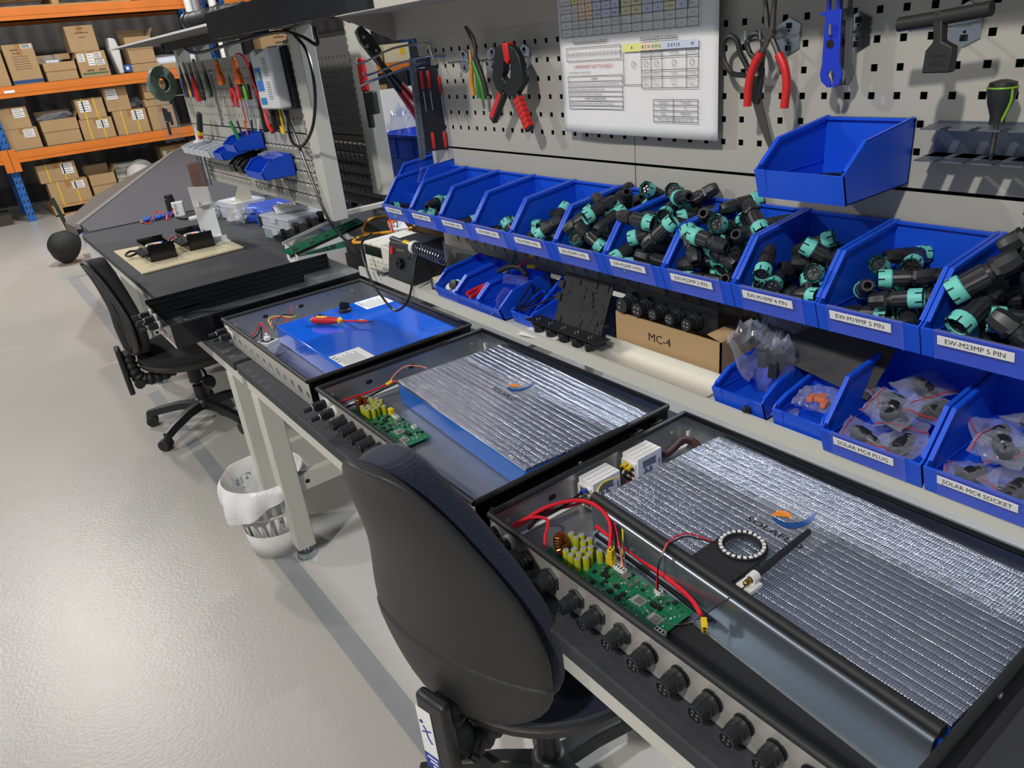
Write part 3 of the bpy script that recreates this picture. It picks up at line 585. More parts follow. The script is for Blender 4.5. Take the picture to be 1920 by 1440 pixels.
# ------------------------------------------------------------------ circuit boards
def capacitor(p, x, y, h=.024, r=.0058):
    g = G(); g.lathe([(r, 0), (r, h - .001), (r * .9, h)], mat('olive_sleeve', (168, 172, 40), .35), n=14, T=Matrix.Translation((x, y, .0016))); c = g.obj('capacitor', p)
    g = G(); g.lathe([(r * .86, h), (r * .86, h + .0004)], mat('aluminium_can', (196, 198, 196), .35, .6), n=14, T=Matrix.Translation((x, y, .0016))); g.box((x - r * .8, y - .0003, h + .0018), (x + r * .8, y + .0003, h + .0022), STEEL); g.obj('can_top', c)
    g = G(); 
    for k in range(4): g.box((x + r * .75, y - r * .72, .004 + k * .005), (x + r * .95, y - r * .25, .0075 + k * .005), INK)
    g.obj('printed_mark', c)
COPPER = mat('copper_wire', (176, 92, 44), .28, .9)
def coil(p, x, y, z, R_=.0185, rz=.5):
    g = G(); M = Matrix.Translation((x, y, z)) @ Matrix.Rotation(rz, 4, 'Z') @ Matrix.Rotation(1.25, 4, 'X')
    N_ = 22
    for k in range(N_):
        a = 2 * PI * k / N_; c = Matrix.Rotation(a, 4, 'Z') @ Matrix.Translation((R_ * .66, 0, 0))
        g.M = M @ c; g.tube([(.0075 * math.cos(q), 0, .0075 * math.sin(q)) for q in [2 * PI * j / 8 for j in range(8)]], .00135, COPPER, n=6, closed=True, smooth=1)
    g.M = M; g.tube([(R_ * .66 * math.cos(2 * PI * k / 20), R_ * .66 * math.sin(2 * PI * k / 20), 0) for k in range(20)], .0055, mat('ferrite_core', (60, 44, 30), .6), closed=True, smooth=1)
    g.obj('choke_coil', p)
def pcb(label, x, y, z, rz=0, L=.275, W=.078, seed=1):
    """local x across the board, -y along it (far end at y=0)"""
    t = thing('circuit_board', label, 'circuit board', (x, y, z), rz); R = random.Random(seed)
    g = G(); g.box((0, -L, 0), (W, 0, .0016), GREEN); bd = g.obj('board', t)
    g = G()
    for k in range(26):      # solder traces and pads
        a, b = R.uniform(.004, W - .01), R.uniform(-L + .01, -.12); g.box((a, b, .0016), (a + R.choice((.001, .01, .016)), b + R.choice((.001, .008)), .00175), mat('solder_mask_dark', (10, 84, 54), .3))
    tag(g.obj('traces', bd, smooth=False), kind='stuff')
    for (a, b) in [(.058, -.020), (.068, -.036), (.055, -.035), (.070, -.054), (.057, -.052), (.020, -.048), (.032, -.056), (.018, -.063), (.044, -.066), (.030, -.070), (.056, -.071), (.018, -.079), (.043, -.082), (.031, -.086), (.059, -.090)]:
        capacitor(t, a, b)
    coil(t, .030, -.024, .020)
    CH = mat('chip_black', (26, 28, 30), .35); CG = mat('chip_grey', (120, 118, 110), .4, .3)
    spots = [(.035, -.115, .010, .014, CH), (.055, -.140, .016, .014, CG), (.02, -.130, .012, .006, CH), (.015, -.15, .008, .008, CH), (.048, -.165, .008, .006, CG), (.062, -.165, .007, .007, CG), (.070, -.150, .006, .005, CH), (.030, -.150, .007, .010, CH), (.024, -.170, .008, .008, CH), (.040, -.148, .005, .005, CG), (.012, -.170, .010, .008, CH), (.066, -.182, .006, .006, CG), (.055, -.186, .005, .005, CH), (.068, -.24, .007, .007, CH), (.06, -.235, .006, .004, CH), (.045, -.112, .006, .006, CH), (.064, -.115, .006, .006, CG), (.010, -.115, .008, .006, CH), (.030, -.100, .007, .005, CH), (.052, -.108, .009, .005, CH)]
    for a, b, c, d, mm in spots:
        g = G(); g.box((a, b - d, .0016), (a + c, b, .0045), mm); g.obj('chip', t)
    for a, b in ((.026, -.190), (.014, -.235)):
        g = G(); g.box((a, b - .022, .0016), (a + .018, b, .0042), STEEL); g.box((a + .002, b - .020, .0042), (a + .016, b - .006, .0046), CG); g.obj('radio_module', t)
    g = G()
    for k in range(6):
        for j in range(2): g.box((.040 + j * .004, -.222 - k * .0035, .0016), (.043 + j * .004, -.2195 - k * .0035, .008), CH); g.cyl((.0415 + j * .004, -.2207 - k * .0035, .008), (.0415 + j * .004, -.2207 - k * .0035, .012), .0004, CHROME, n=5)
    g.obj('pin_header', t)
    for a, b, n in ((.066, -.118, 4), (.070, -.205, 2), (.006, -.262, 3)):
        g = G(); g.box((a - .004, b - .006 * n, .0016), (a + .005, b, .009), WHITE)
        for k in range(n): g.box((a - .0025, b - .006 * k - .0045, .009), (a + .003, b - .006 * k - .0015, .0092), HOLE)
        g.obj('wire_connector', t)
    g = G(); g.box((.062, -.100, .0016), (.073, -.116, .020), YEL); g.obj('power_connector', t, bev=.001)
    g = G()
    for k in range(170):
        a, b = R.uniform(.003, W - .006), R.uniform(-L + .004, -.10); s_ = R.choice((.0010, .0014, .002)); g.box((a, b, .0016), (a + s_ * 1.6, b + s_, .0026), R.choice((LABEL, CG, CH, STEEL, mat('solder', (196, 200, 200), .3, .8))))
    o = g.obj('surface_parts', t, smooth=False); tag(o, kind='stuff')
    return t
pcb('green circuit board with coil and olive capacitors in the nearest tray', -.512, -.278, .744, .02, seed=3)
pcb('green circuit board with coil and olive capacitors in the middle tray', -.508, .508, .744, .02, seed=5)
# white controller boxes
def controller(x, y, z, lab, rz=0, L=.075, D=.045, H=.062):
    t = thing('charge_controller', lab, 'controller', (x, y, z), rz)
    g = G(); g.box((-L / 2, -D / 2, 0), (L / 2, D / 2, H), LABEL); g.box((-L / 2 - .004, -D / 2 + .004, .004), (-L / 2, D / 2, H - .012), WHITE)
    for k in range(3): g.box((-L / 2, -D / 2 + .008 + k * .012, H), (L / 2, -D / 2 + .009 + k * .012, H + .0004), mat('seam_grey', (150, 150, 150), .5))
    g.obj('case', t, bev=.001)
    g = G(); Mx = Matrix.Translation((0, -D / 2 - .0003, H * .5)) @ Matrix.Rotation(PI / 2, 4, 'X')
    for k in range(6): g.box((-L * .3 + .0045 * k, -D / 2 - .0004, H * .2), (-L * .3 + .0049 + .0045 * k, -D / 2 - .0001, H * .45 + (k * 5 % 3) * .005), mat('print_grey', (120, 122, 124), .6)); g.box((-L * .3 + .006 * k, -D / 2 - .0004, H * .62), (-L * .3 + .0064 + .006 * k, -D / 2 - .0001, H * .85), MATS['print_grey'])
    g.box((L * .1, -D / 2 - .0004, H * .3), (L * .28, -D / 2 - .0001, H * .31), INK); g.box((L * .1, -D / 2 - .0004, H * .6), (L * .28, -D / 2 - .0001, H * .61), INK)
    letter(g, 'ZJBENY', .0075, Matrix.Translation((L * .40, -D / 2 - .0004, H * .52)) @ Matrix.Rotation(PI / 2, 4, 'X') @ Matrix.Rotation(-PI / 2, 4, 'Z'), INK)
    g.obj('printed_side', t, smooth=False)
    g = G()
    for k in range(3): g.box((-L / 2 - .0045, -D / 2 + .006, .01 + k * .014), (-L / 2 - .004, D / 2 - .008, .018 + k * .014), mat('terminal_brass', (120, 100, 60), .4, .6))
    g.obj('terminal_block', t)
controller(-.318, -.226, .737, 'white controller box with a blue lead, nearer the circuit board', 0, L=.070, D=.040)
controller(-.205, -.228, .737, 'white controller box with two yellow lugs, nearer the back corner', 0, L=.066, D=.042, H=.066)
# cables in the nearest tray
def cable(name, label, pts, r, m, cat='cable', n=8, extra=None):
    g = G(); g.tube(pts, r, m, n=n, smooth=5); o = g.obj(name); return tag(o, label, cat)
zf = .742
cable('power_cable', 'thick red cable looping from the tray corner to the small board terminal', [(-.545, -.215, .768), (-.52, -.222, .785), (-.49, -.235, .790), (-.472, -.255, .785), (-.492, -.272, .770), (-.505, -.284, .758)], .003, REDC)
cable('power_cable', 'red cable feeding the yellow plug on the nearest circuit board', [(-.52, -.221, .779), (-.46, -.236, .796), (-.41, -.262, .800), (-.395, -.30, .800), (-.405, -.345, .792), (-.4435, -.384, .772)], .0036, REDC)
cable('power_cable', 'black cable arching beside the red one to the yellow plug', [(-.50, -.232, .768), (-.45, -.232, .789), (-.40, -.252, .793), (-.385, -.29, .800), (-.395, -.34, .793), (-.437, -.3905, .772)], .0034, BLKC)
cable('power_cable', 'thick red cable running along the divider to the loose yellow plug', [(-.398, -.30, .757), (-.402, -.40, .752), (-.410, -.47, .757), (-.424, -.54, .762), (-.440, -.575, .762)], .0038, REDC)
cable('power_cable', 'thick black cable running under the red one to the loose yellow plug', [(-.408, -.31, .748), (-.412, -.42, .745), (-.420, -.50, .747), (-.43, -.55, .753), (-.434, -.588, .756)], .0036, BLKC)
cable('signal_cable', 'yellow signal wire curling in front of the white controllers', [(-.30, -.262, .80), (-.345, -.262, .805), (-.372, -.275, .79), (-.380, -.30, .775), (-.388, -.33, .782), (-.40, -.37, .792), (-.4385, -.405, .752)], .0014, YELC)
cable('signal_cable', 'thin red wire beside the yellow one on the white connector', [(-.38, -.325, .782), (-.41, -.365, .792), (-.4395, -.411, .752)], .0013, REDC)
cable('signal_cable', 'thin black wire beside the red one on the white connector', [(-.377, -.33, .782), (-.407, -.37, .792), (-.438, -.417, .752)], .0013, BLKC)
cable('power_cable', 'black lead with blue lug into the nearer white controller', [(-.48, -.235, .780), (-.42, -.240, .782), (-.39, -.238, .786), (-.365, -.232, .783)], .0028, BLKC)
g = G(); g.cyl((-.372, -.234, .785), (-.350, -.2285, .782), .0048, mat('blue_lug', (18, 60, 180), .4), r1=.0036, n=12); tag(g.obj('cable_lug'), 'blue insulated lug on the lead into the nearer controller', 'cable lug')
for i, (yy, zz) in enumerate(((-.224, .785), (-.236, .783))):
    cable('power_cable', ('left' if i == 0 else 'right') + ' black lead of the pair dropping from the yellow lugs', [(-.250, yy, zz), (-.272, yy - .006, zz - .008), (-.282, yy - .018, .765), (-.285, -.262, .755)], .003, BLKC)
    g = G(); g.cyl((-.256, yy, zz), (-.242, yy + .001, zz + .002), .0055, YEL, r1=.004, n=12); tag(g.obj('cable_lug'), 'yellow lug, ' + ('left' if i == 0 else 'right') + ' of the two on the back controller', 'cable lug')
cable('power_cable', 'red lead between the two white controllers', [(-.283, -.215, .775), (-.275, -.222, .772), (-.262, -.235, .758), (-.262, -.25, .755)], .003, REDC)
cable('power_cable', 'red lead running from the tray side into the nearer controller', [(-.53, -.214, .770), (-.46, -.225, .778), (-.40, -.232, .768), (-.362, -.228, .757)], .003, REDC)
g = G(); g.tube([(-.168, -.226, .785), (-.15, -.236, .772), (-.12, -.235, .775), (-.095, -.236, .782), (-.078, -.252, .775), (-.085, -.272, .763)], .0085, wave_material('braided_sleeve', (20, 20, 22), (90, 40, 44), 260, 'X', .5, .6, .001), n=10, smooth=6); tag(g.obj('sleeved_cable'), 'braided black and red cable loop in the back corner of the nearest tray', 'cable')
def yplug(name, label, M):
    g = G(); g.prism([(-.008, -.0045), (.005, -.0045), (.008, -.0015), (.008, .0015), (.005, .0045), (-.008, .0045)], 0, .018, YEL); 
    t = thing(name, label, 'plug', M=M); g.obj('shell', t, bev=.0008)
    g = G()
    for s in (-1, 1): g.cyl((s * .0035, 0, .0175), (s * .0035, 0, .0183), .0024, HOLE, n=10)
    g.obj('contact_hole', t)
yplug('power_plug', 'loose yellow two pole plug at the end of the thick red cable', Matrix.Translation((-.444, -.583, .760)) @ Matrix.Rotation(-2.35, 4, 'Z') @ Matrix.Rotation(PI / 2 + .15, 4, 'Y'))
yplug('power_plug', 'yellow plug seated upright on the nearest circuit board', T(-.4436, -.388, .764, rz=.3))
# ring light, bracket, antenna on T4
t = thing('led_ring', 'ring of white LEDs on a black holder resting over the big foil slab', 'led ring', (-.318, -.553, .805))
g = G(); n = 40
vs = []; 
for k in range(n):
    a = 2 * PI * k / n
    for r, z in ((.028, 0), (.038, 0), (.038, .003), (.028, .003)): vs.append((r * math.cos(a), r * math.sin(a), z + .006))
fs = [(k * 4 + j, ((k + 1) % n) * 4 + j, ((k + 1) % n) * 4 + (j + 1) % 4, k * 4 + (j + 1) % 4) for k in range(n) for j in range(4)]
g.add(vs, fs, BLACK); g.obj('ring_board', t)
for k in range(24):
    a = 2 * PI * k / 24; g = G(); g.M = Matrix.Rotation(a, 4, 'Z') @ Matrix.Translation((.033, 0, .009)); g.box((-.0026, -.0026, 0), (.0026, .0026, .0016), LABEL); g.lathe([(.0018, .0016), (.0018, .0018)], WHITE, n=8); g.obj('led', t)
g = G(); pts = [(-.085, .040), (-.085, -.048), (-.01, -.040)] + [(.040 * math.cos(a), .040 * math.sin(a)) for a in [-1.2 + 2.4 * k / 10 for k in range(11)]] + [(-.01, .040)]
o2 = []
inn = [(.027 * math.cos(a), .027 * math.sin(a)) for a in [2 * PI * k / 20 for k in range(20)]]
N2 = 48; vs = []
def outr(a):
    c, s_ = math.cos(a), math.sin(a); best = 1e9
    if c > 0 or abs(math.atan2(s_, c)) < 1.2: return .0395
    ks = [.0395 / abs(s_) if abs(s_) > 1e-6 else 1e9, .090 / abs(c)]
    return min(ks)
for k in range(N2):
    a = 2 * PI * k / N2; ro = outr(a)
    for r, z in ((.027, 0), (ro, 0), (ro, .005), (.027, .005)): vs.append((r * math.cos(a), r * math.sin(a), z))
fs = [(k * 4 + j, ((k + 1) % N2) * 4 + j, ((k + 1) % N2) * 4 + (j + 1) % 4, k * 4 + (j + 1) % 4) for k in range(N2) for j in range(4)]
g = G(); g.add(vs, fs, mat('printed_black', (38, 38, 40), .65, bump=(120, .4)))
for k in range(3): g.box((-.084 + .014 * k, -.034, .005), (-.078 + .014 * k, .034, .0062), MATS['printed_black'])
g.obj('holder_plate', t)
cable('signal_cable', 'thin red and black pair from the LED ring down to the circuit board', [(-.344, -.524, .813), (-.358, -.500, .822), (-.375, -.485, .828), (-.405, -.478, .822), (-.428, -.480, .795), (-.4395, -.484, .753)], .0012, REDC)
cable('signal_cable', 'thin black wire twisted beside the LED ring pair', [(-.342, -.526, .813), (-.360, -.503, .8195), (-.378, -.489, .8255), (-.408, -.481, .820), (-.431, -.482, .795), (-.4395, -.488, .753)], .0012, BLKC)
t = thing('antenna', 'black stub antenna clipped in a white holder over the foil slab', 'antenna', M=Matrix.Translation((-.378, -.612, .814)))
d_ = Vector((.140, .002, .007)).normalized(); q_ = d_.to_track_quat('Z', 'Y').to_matrix().to_4x4()
g = G(); g.lathe([(.0048, 0), (.0062, .004), (.0062, .03), (.0055, .034), (.0062, .036), (.0050, .150), (.002, .153)], BLACK, n=14, T=q_); g.obj('whip', t)
g = G(); g.lathe([(.0025, -.012), (.0045, -.010), (.0045, 0)], mat('brass', (200, 160, 80), .3, 1), n=8, T=q_); g.obj('brass_tip', t)
g = G(); g.box((-.014, -.013, -.012), (.014, .013, -.006), WHITE); g.lathe([(.0085, .002), (.0085, .016)], WHITE, n=14, T=q_); g.box((-.004, -.004, -.008), (.010, .004, 0), WHITE); g.obj('clip', t)
cable('antenna_lead', 'thin black coaxial lead from the antenna to the radio module', [(-.389, -.614, .811), (-.405, -.610, .806), (-.425, -.598, .79), (-.452, -.575, .760), (-.475, -.555, .752), (-.488, -.530, .7505)], .0009, BLKC)
# middle tray wiring
cable('power_cable', 'red cable lying along the side of the middle tray', [(-.545, .520, .772), (-.50, .515, .775), (-.44, .515, .772), (-.40, .508, .778), (-.375, .495, .785), (-.37, .475, .790)], .0026, REDC)
cable('power_cable', 'black cable lying under the red one in the middle tray', [(-.545, .505, .760), (-.48, .510, .758), (-.42, .512, .764), (-.372, .482, .786)], .0026, BLKC)
cable('signal_cable', 'pink and red wire pair arching over the middle battery corner', [(-.385, .502, .783), (-.36, .505, .800), (-.33, .500, .812), (-.30, .480, .808), (-.29, .462, .803)], .0018, mat('salmon_cable', (214, 130, 104), .4))
g = G(); g.cyl((-.392, .505, .779), (-.375, .50, .785), .005, YEL, n=10); tag(g.obj('heat_shrink'), 'yellow sleeve joining the red cable in the middle tray', 'sleeve')
# far tray wiring
cable('power_cable', 'red lead hooking over to the grey isolator', [(-.535, 1.23, .758), (-.505, 1.20, .780), (-.480, 1.19, .812), (-.478, 1.15, .800), (-.490, 1.118, .772)], .0022, REDC)
cable('power_cable', 'black lead hanging behind the grey isolator', [(-.535, 1.22, .752), (-.50, 1.19, .775), (-.482, 1.185, .800), (-.498, 1.15, .78), (-.515, 1.12, .765)], .0022, BLKC)
for p, m_, lb in (((-.492, 1.113, .771), YEL, 'yellow lug on the right terminal of the isolator'), ((-.520, 1.113, .767), YEL, 'yellow lug on the left terminal of the isolator')):
    g = G(); g.lathe([(.0045, -.008), (.0055, 0), (.003, .007)], m_, n=10, T=Matrix.Translation(p)); tag(g.obj('cable_lug'), lb, 'cable lug')
cable('wire_loop', 'red, coiled wire loop at the corner of the blue battery', [(-.455, 1.17, .790), (-.435, 1.21, .805), (-.405, 1.235, .800), (-.385, 1.21, .795), (-.40, 1.18, .792), (-.37, 1.22, .80), (-.35, 1.235, .825)], .0016, REDC)
cable('wire_loop', 'yellow, coiled wire loop at the corner of the blue battery', [(-.450, 1.172, .787), (-.445, 1.215, .805), (-.42, 1.245, .803), (-.39, 1.235, .797), (-.375, 1.20, .798), (-.355, 1.195, .800)], .0016, YELC)
cable('wire_loop', 'black, coiled wire loop at the corner of the blue battery', [(-.448, 1.168, .784), (-.42, 1.205, .80), (-.385, 1.225, .805), (-.36, 1.20, .80), (-.345, 1.175, .802)], .0016, BLKC)
# ================================================================== CABLE CONNECTORS
def connector(label, group, big=1.0, male=True):
    t = thing('cable_connector', label, 'connector', group=group)
    r = .0128 * big; L = .066 * big
    g = G(); g.lathe([(r * .92, .014), (r * .92, .036 * big)], CONN, n=28, flute=.07); g.lathe([(r * .78, .036 * big), (r * .78, .040 * big), (r * .70, .041 * big), (r * .70, .046 * big)], CONN, n=20); g.obj('body', t)
    g = G(); g.cyl((0, 0, .042 * big), (0, 0, .046 * big), r * .95, CONN, n=6); nz = L
    g.lathe([(r * .88, .046 * big), (r * .88, .056 * big), (r * .74, .063 * big), (r * .62, L), (r * .42, L), (r * .40, .05 * big)], CONN, n=8, cap=False); g.obj('gland_nut', t)
    g = G(); g.lathe([(r * 1.02, .0), (r * 1.06, .002), (r * 1.06, .016), (r * .95, .0175), (r * .93, .0165), (r * .86, .001)], TEAL, n=28, flute=.04, cap=False)
    for k in range(7):
        a = 2 * PI * k / 7; g.M = Matrix.Rotation(a, 4, 'Z'); g.box((r * 1.0, -.0009, -.0003), (r * 1.085, .0009, .008), HOLE)
    g.M = Matrix.Identity(4); g.obj('collar', t)
    g = G(); g.lathe([(r * .86, .012), (r * .86, .0035), (r * .72, .003), (r * .70, .006), (.0005, .0065)], BLACK, n=20, cap=False)
    for k in range(4):
        a = 2 * PI * k / 4; g.cyl((r * .36 * math.cos(a), r * .36 * math.sin(a), .006), (r * .36 * math.cos(a), r * .36 * math.sin(a), .0035), r * .09, CHROME, n=6)
    g.box((-r * .6, -.0005, .004), (r * .6, .0005, .0065), CONN); g.obj('pin_face', t)
    return t
def seg_dist(p1, q1, p2, q2):
    d1 = q1 - p1; d2 = q2 - p2; r = p1 - p2; a = d1.dot(d1); e = d2.dot(d2); f = d2.dot(r); c = d1.dot(r); b = d1.dot(d2); den = a * e - b * b
    s = min(1, max(0, (b * f - c * e) / den)) if den > 1e-9 else 0
    t_ = (b * s + f) / e
    if t_ < 0: t_ = 0; s = min(1, max(0, -c / a))
    elif t_ > 1: t_ = 1; s = min(1, max(0, (b - c) / a))
    return ((p1 + d1 * s) - (p2 + d2 * t_)).length
def pile(n, seed, big, xr=(-.155, -.025), heap=0.0, hw=.056):
    """drop capsules one by one into a bin: returns list of (centre, direction)"""
    R = random.Random(seed); out = []; r = .0136 * big; hl = .0205 * big
    for k in range(n):
        best = None
        for tr in range(34):
            yaw = R.uniform(0, 2 * PI); pit = R.uniform(-.75, .75); d = Vector((math.cos(yaw) * math.cos(pit), math.sin(yaw) * math.cos(pit), math.sin(pit)))
            ex, ey = abs(d.x) * hl + r, abs(d.y) * hl + r
            x0, x1 = xr[0] + ex - .012, xr[1] - ex + .022; y1 = hw + .013 - ey
            if x0 > x1 or y1 < 0: continue
            x = R.uniform(x0, x1); y = R.uniform(-y1, y1); z = .004 + r + abs(d.z) * hl
            while z < .30:
                c = Vector((x, y, z))
                if all(seg_dist(c - d * hl, c + d * hl, a - b * hl, a + b * hl) > 1.93 * r for a, b in out): break
                z += .004
            top = .05 + heap * (1 - abs(y) / .09) + (.05 * (x - xr[0]) / (xr[1] - xr[0]))
            sc_ = z + max(0, z - top) * 3 + (0.0 if heap else R.uniform(0, .01))
            if best is None or sc_ < best[0]: best = (sc_, c, d)
        if best: out.append((best[1], best[2]))
    return out
first = None
PILES = [(0, 4, 1.0, .03, (-.178, -.09), 'black connectors in the farthest labelled bin'), (1, 13, 1.0, .05, None, 'black connectors with teal collars heaped in the second labelled bin from the far end'),
         (2, 8, 1.0, .03, (-.178, -.03), 'black and teal connectors scattered in the third bin, EW-M19MP 5 PIN'), (3, 6, .95, .02, (-.178, -.08), 'few small black and teal connectors in the EW-M19MP 3 PIN bin'),
         (4, 11, 1.0, .035, (-.178, -.06), 'black and teal connectors in the farther EW-M19MP 4 PIN bin'), (5, 24, 1.08, .075, None, 'black and teal connectors in the farther EW-M23MP 2 PIN bin'),
         (6, 24, 1.1, .07, None, 'black and teal connectors heaped in the EW-M23MP 4 PIN bin'), (7, 25, 1.1, .07, None, 'black and teal connectors heaped in the nearer EW-M23MP 2 PIN bin'),
         (8, 21, 1.0, .04, None, 'black and teal connectors in the nearer EW-M19MP 4 PIN bin'), (9, 18, 1.0, .03, None, 'black and teal connectors in the EW-M19MP 5 PIN bin near the picture edge'),
         (10, 17, 1.25, .07, None, 'large black and teal connectors in the EW-M23MP 5 PIN bin')]
BINX = -.009
for k, n, big, heap, xr, lab in PILES:
    tm = connector(lab, 'connectors in the bin labelled ' + ROWB[k][0] + ', number ' + ('one two three four five six seven eight nine ten eleven'.split()[k]) + ' from the far end', big)
    tm['group'] = 'connectors lying in the ' + ['farthest', 'second', 'third', 'fourth', 'fifth', 'sixth', 'seventh', 'eighth', 'ninth', 'tenth', 'eleventh'][k] + ' bin'
    ps = pile(n, 100 + k, big, xr or (-.178, -.012), heap)
    for j, (c, d) in enumerate(ps):
        o = tm if j == 0 else dup(tm)
        q = d.to_track_quat('Z', 'Y').to_matrix().to_4x4()
        o.matrix_world = Matrix.Translation(Vector((BINX, BINY[k], 1.1455)) + c) @ q @ Matrix.Rotation(j * 1.3, 4, 'Z') @ Matrix.Translation((0, 0, -.033 * big))
t = thing('washer', 'black rubber washers lying in the bin hung high on the board', 'washer', (-.085, -.512, 1.330))
g = G(); g.lathe([(.012, 0), (.026, 0), (.026, .006), (.012, .006)], RUBBER, n=24, cap=False); g.obj('ring', t)
g = G(); g.lathe([(.012, 0), (.023, 0), (.023, .005), (.012, .005)], RUBBER, n=24, cap=False); o = g.obj('washer', None, (-.125, -.49, 1.330)); tag(o, 'smaller black washer at the lip of the bin hung high on the board', 'washer')
# ------------------------------------------------------------------ bags
def bag(label, loc, sx, sy, sz, seed, rz=0, content=None, strip=True, name='plastic_bag', tilt=0, rough=.5, cat='bag'):
    """crumpled clear pouch, closed sheet pair with seal strip and dark parts inside"""
    t = thing(name, label, cat, M=T(*loc, rx=tilt, rz=rz)); R = random.Random(seed); off = Vector((R.uniform(0, 50), R.uniform(0, 50), 0))
    def f(sgn):
        def fn(u, v):
            e = (1 - abs(2 * u - 1) ** 3) * (1 - abs(2 * v - 1) ** 3)
            p = Vector((u * 3.2, v * 3.2, sgn * 1.7)) + off; n1 = noise.noise(p); n2 = noise.noise(p * 3.1); n3 = abs(noise.noise(p * 1.7 + Vector((9, 0, 0))))
            x = (u - .5) * sx * (1 + .10 * noise.noise(Vector((v * 4, 3, seed)))) ; y = (v - .5) * sy * (1 + .10 * noise.noise(Vector((u * 4, 7, seed))))
            z = sz * (.5 + sgn * .5 * e) + rough * .4 * sz * n1 + rough * .28 * sz * n2 - rough * .5 * sz * n3 * e + rough * .5 * sz * math.sin(u * 5 + seed) * (1 - e)
            return (x, y, z)
        return fn
    g = G(); g.grid(f(1), 18, 18, BAG); g.grid(f(-1), 12, 12, BAG); g.obj('pouch', t)
    if strip:
        ft = f(1); g = G(); g.tube([Vector(ft(u, .93)) + Vector((0, 0, .001)) for u in [k / 10 for k in range(11)]], .0008, mat('red_seal', (190, 40, 60), .4), n=4, smooth=2); g.obj('seal_strip', t)
    if content == 'plug':
        g = G(); M = T(0, 0, sz * .45, rz=R.uniform(0, 3)) @ Matrix.Rotation(PI / 2, 4, 'Y'); Lh = min(sx, sy) * .36
        g.lathe([(.006, -Lh), (.0085, -Lh + .004), (.0095, -.006), (.012, -.004), (.012, .012), (.009, .014), (.009, Lh * .7), (.005, Lh * .72), (.005, Lh)], CONN, n=14, T=M); g.lathe([(.0098, .0145), (.0098, .0165)], BLACK, T=M); g.obj('bagged_plug', t)
        g = G(); g.lathe([(.004, -Lh * .8), (.005, 0), (.0035, .01)], CHROME, n=8, T=T(.012, .014, sz * .35, rz=R.uniform(0, 3)) @ Matrix.Rotation(PI / 2, 4, 'Y')); g.obj('bagged_contact', t)
    elif content:
        g = G(); R2 = random.Random(seed + 9)
        for k in range(4): g.bc((R2.uniform(-.25, .25) * sx, R2.uniform(-.25, .25) * sy, sz * .4), (sx * .3, sy * .14, sz * .25), content)
        g.obj('bagged_parts', t, bev=.001)
    return t
nb = 0
for bx, by, nm in ((-.042, -.691, 'plug'), (-.042, -.838, 'socket')):
    spots = [(-.155, -.03, .012, .3), (-.15, .025, .018, 1.2), (-.115, 0, .034, 2.1), (-.09, -.03, .045, .7), (-.085, .032, .05, 1.7), (-.055, 0, .062, 2.6), (-.13, -.01, .052, .1)]
    words = ['front left', 'front right', 'middle', 'left side', 'right side', 'back', 'top']
    for (x, y, z, rz), wd in zip(spots, words):
        nb += 1; bag('clear zip bag holding a black solar %s, %s of its bin' % (nm, wd), (bx + x, by - y if False else by + y * -1, .980 + z), .072, .062, .020, nb * 3 + 1, rz, 'plug', tilt=.25 * math.sin(nb * 2), cat='plastic bag')
# ------------------------------------------------------------------ items on the lower shelf
SZ = .9695
def sbin(y, lab, W, D, H, lip, x=-.05, rz=0, **k): return plain_bin(y, SZ + .001, lab, x=x, rz=rz, W=W, D=D, H=H, lip=lip, **k)
sbin(.455, 'small blue bin with white and teal fittings, farthest on the lower shelf', .098, .155, .078, .030, x=-.055)
sbin(.355, 'small blue bin with red handled pliers, second on the lower shelf', .098, .155, .078, .030, x=-.058)
sbin(.255, 'small blue bin with clear plastic parts, third on the lower shelf', .098, .160, .078, .030, x=-.055)
sbin(.150, 'little blue bin with thin black rods, beside the tipped bin', .075, .10, .05, .028, x=-.095)
plain_bin(0, 0, 'blue bin tipped up on its end beside the black moulded panel', W=.10, D=.16, H=.075, lip=.03, M=T(-.035, .10, .985, 0, -.45, 0))
sbin(-.455, 'blue bin holding the large crumpled bag, right of the cardboard box', .10, .14, .070, .034, x=-.075)
sbin(-.565, 'small blue bin with orange and green bagged parts', .085, .11, .062, .034, x=-.105)
bag('large crumpled clear bag of black parts standing in a shelf bin', (-.13, -.455, 1.0), .13, .10, .11, 77, .3, BLACK, strip=False, cat='plastic bag', rough=.7)
bag('big clear zip bag draped upright against the board above the shelf bin', (-.055, -.47, 1.07), .24, .11, .05, 79, PI / 2, None, tilt=1.2, cat='plastic bag')
bag('small bag of orange and green parts in the little shelf bin', (-.155, -.565, 1.0), .07, .06, .03, 81, .2, ORANGE, strip=False, cat='plastic bag')
bag('clear zip bag lying flat between two bins near the shelf lip', (-.165, -.515, .974), .06, .04, .012, 83, .5, None, cat='plastic bag')
# long black panel leaning
t = thing('folded_sheet', 'long matt black folded panel leaning across the right part of the shelf', 'panel', M=Matrix.Translation((-.122, -.520, 1.062)) @ Matrix.Rotation(-PI / 2, 4, 'Z') @ Matrix.Rotation(.16, 4, 'Y') @ Matrix.Rotation(1.05, 4, 'X'))
MB = mat('matt_black_sheet', (34, 34, 36), .6); g = G(); g.box((-.115, -.022, 0), (.115, .022, .0015), MB); g.box((-.115, -.0235, -.02), (.115, -.022, .0015), MB); g.prism([(-.04, .02), (.115, .02), (.115, .06), (.0, .06)], -.001, .0, MB); g.obj('folded_sheet', t)
g = G(); 
for k in (-.108, -.098): g.cyl((k, .01, .0014), (k, .01, .0019), .0012, LABEL, n=8)
g.obj('rivet_hole', t)
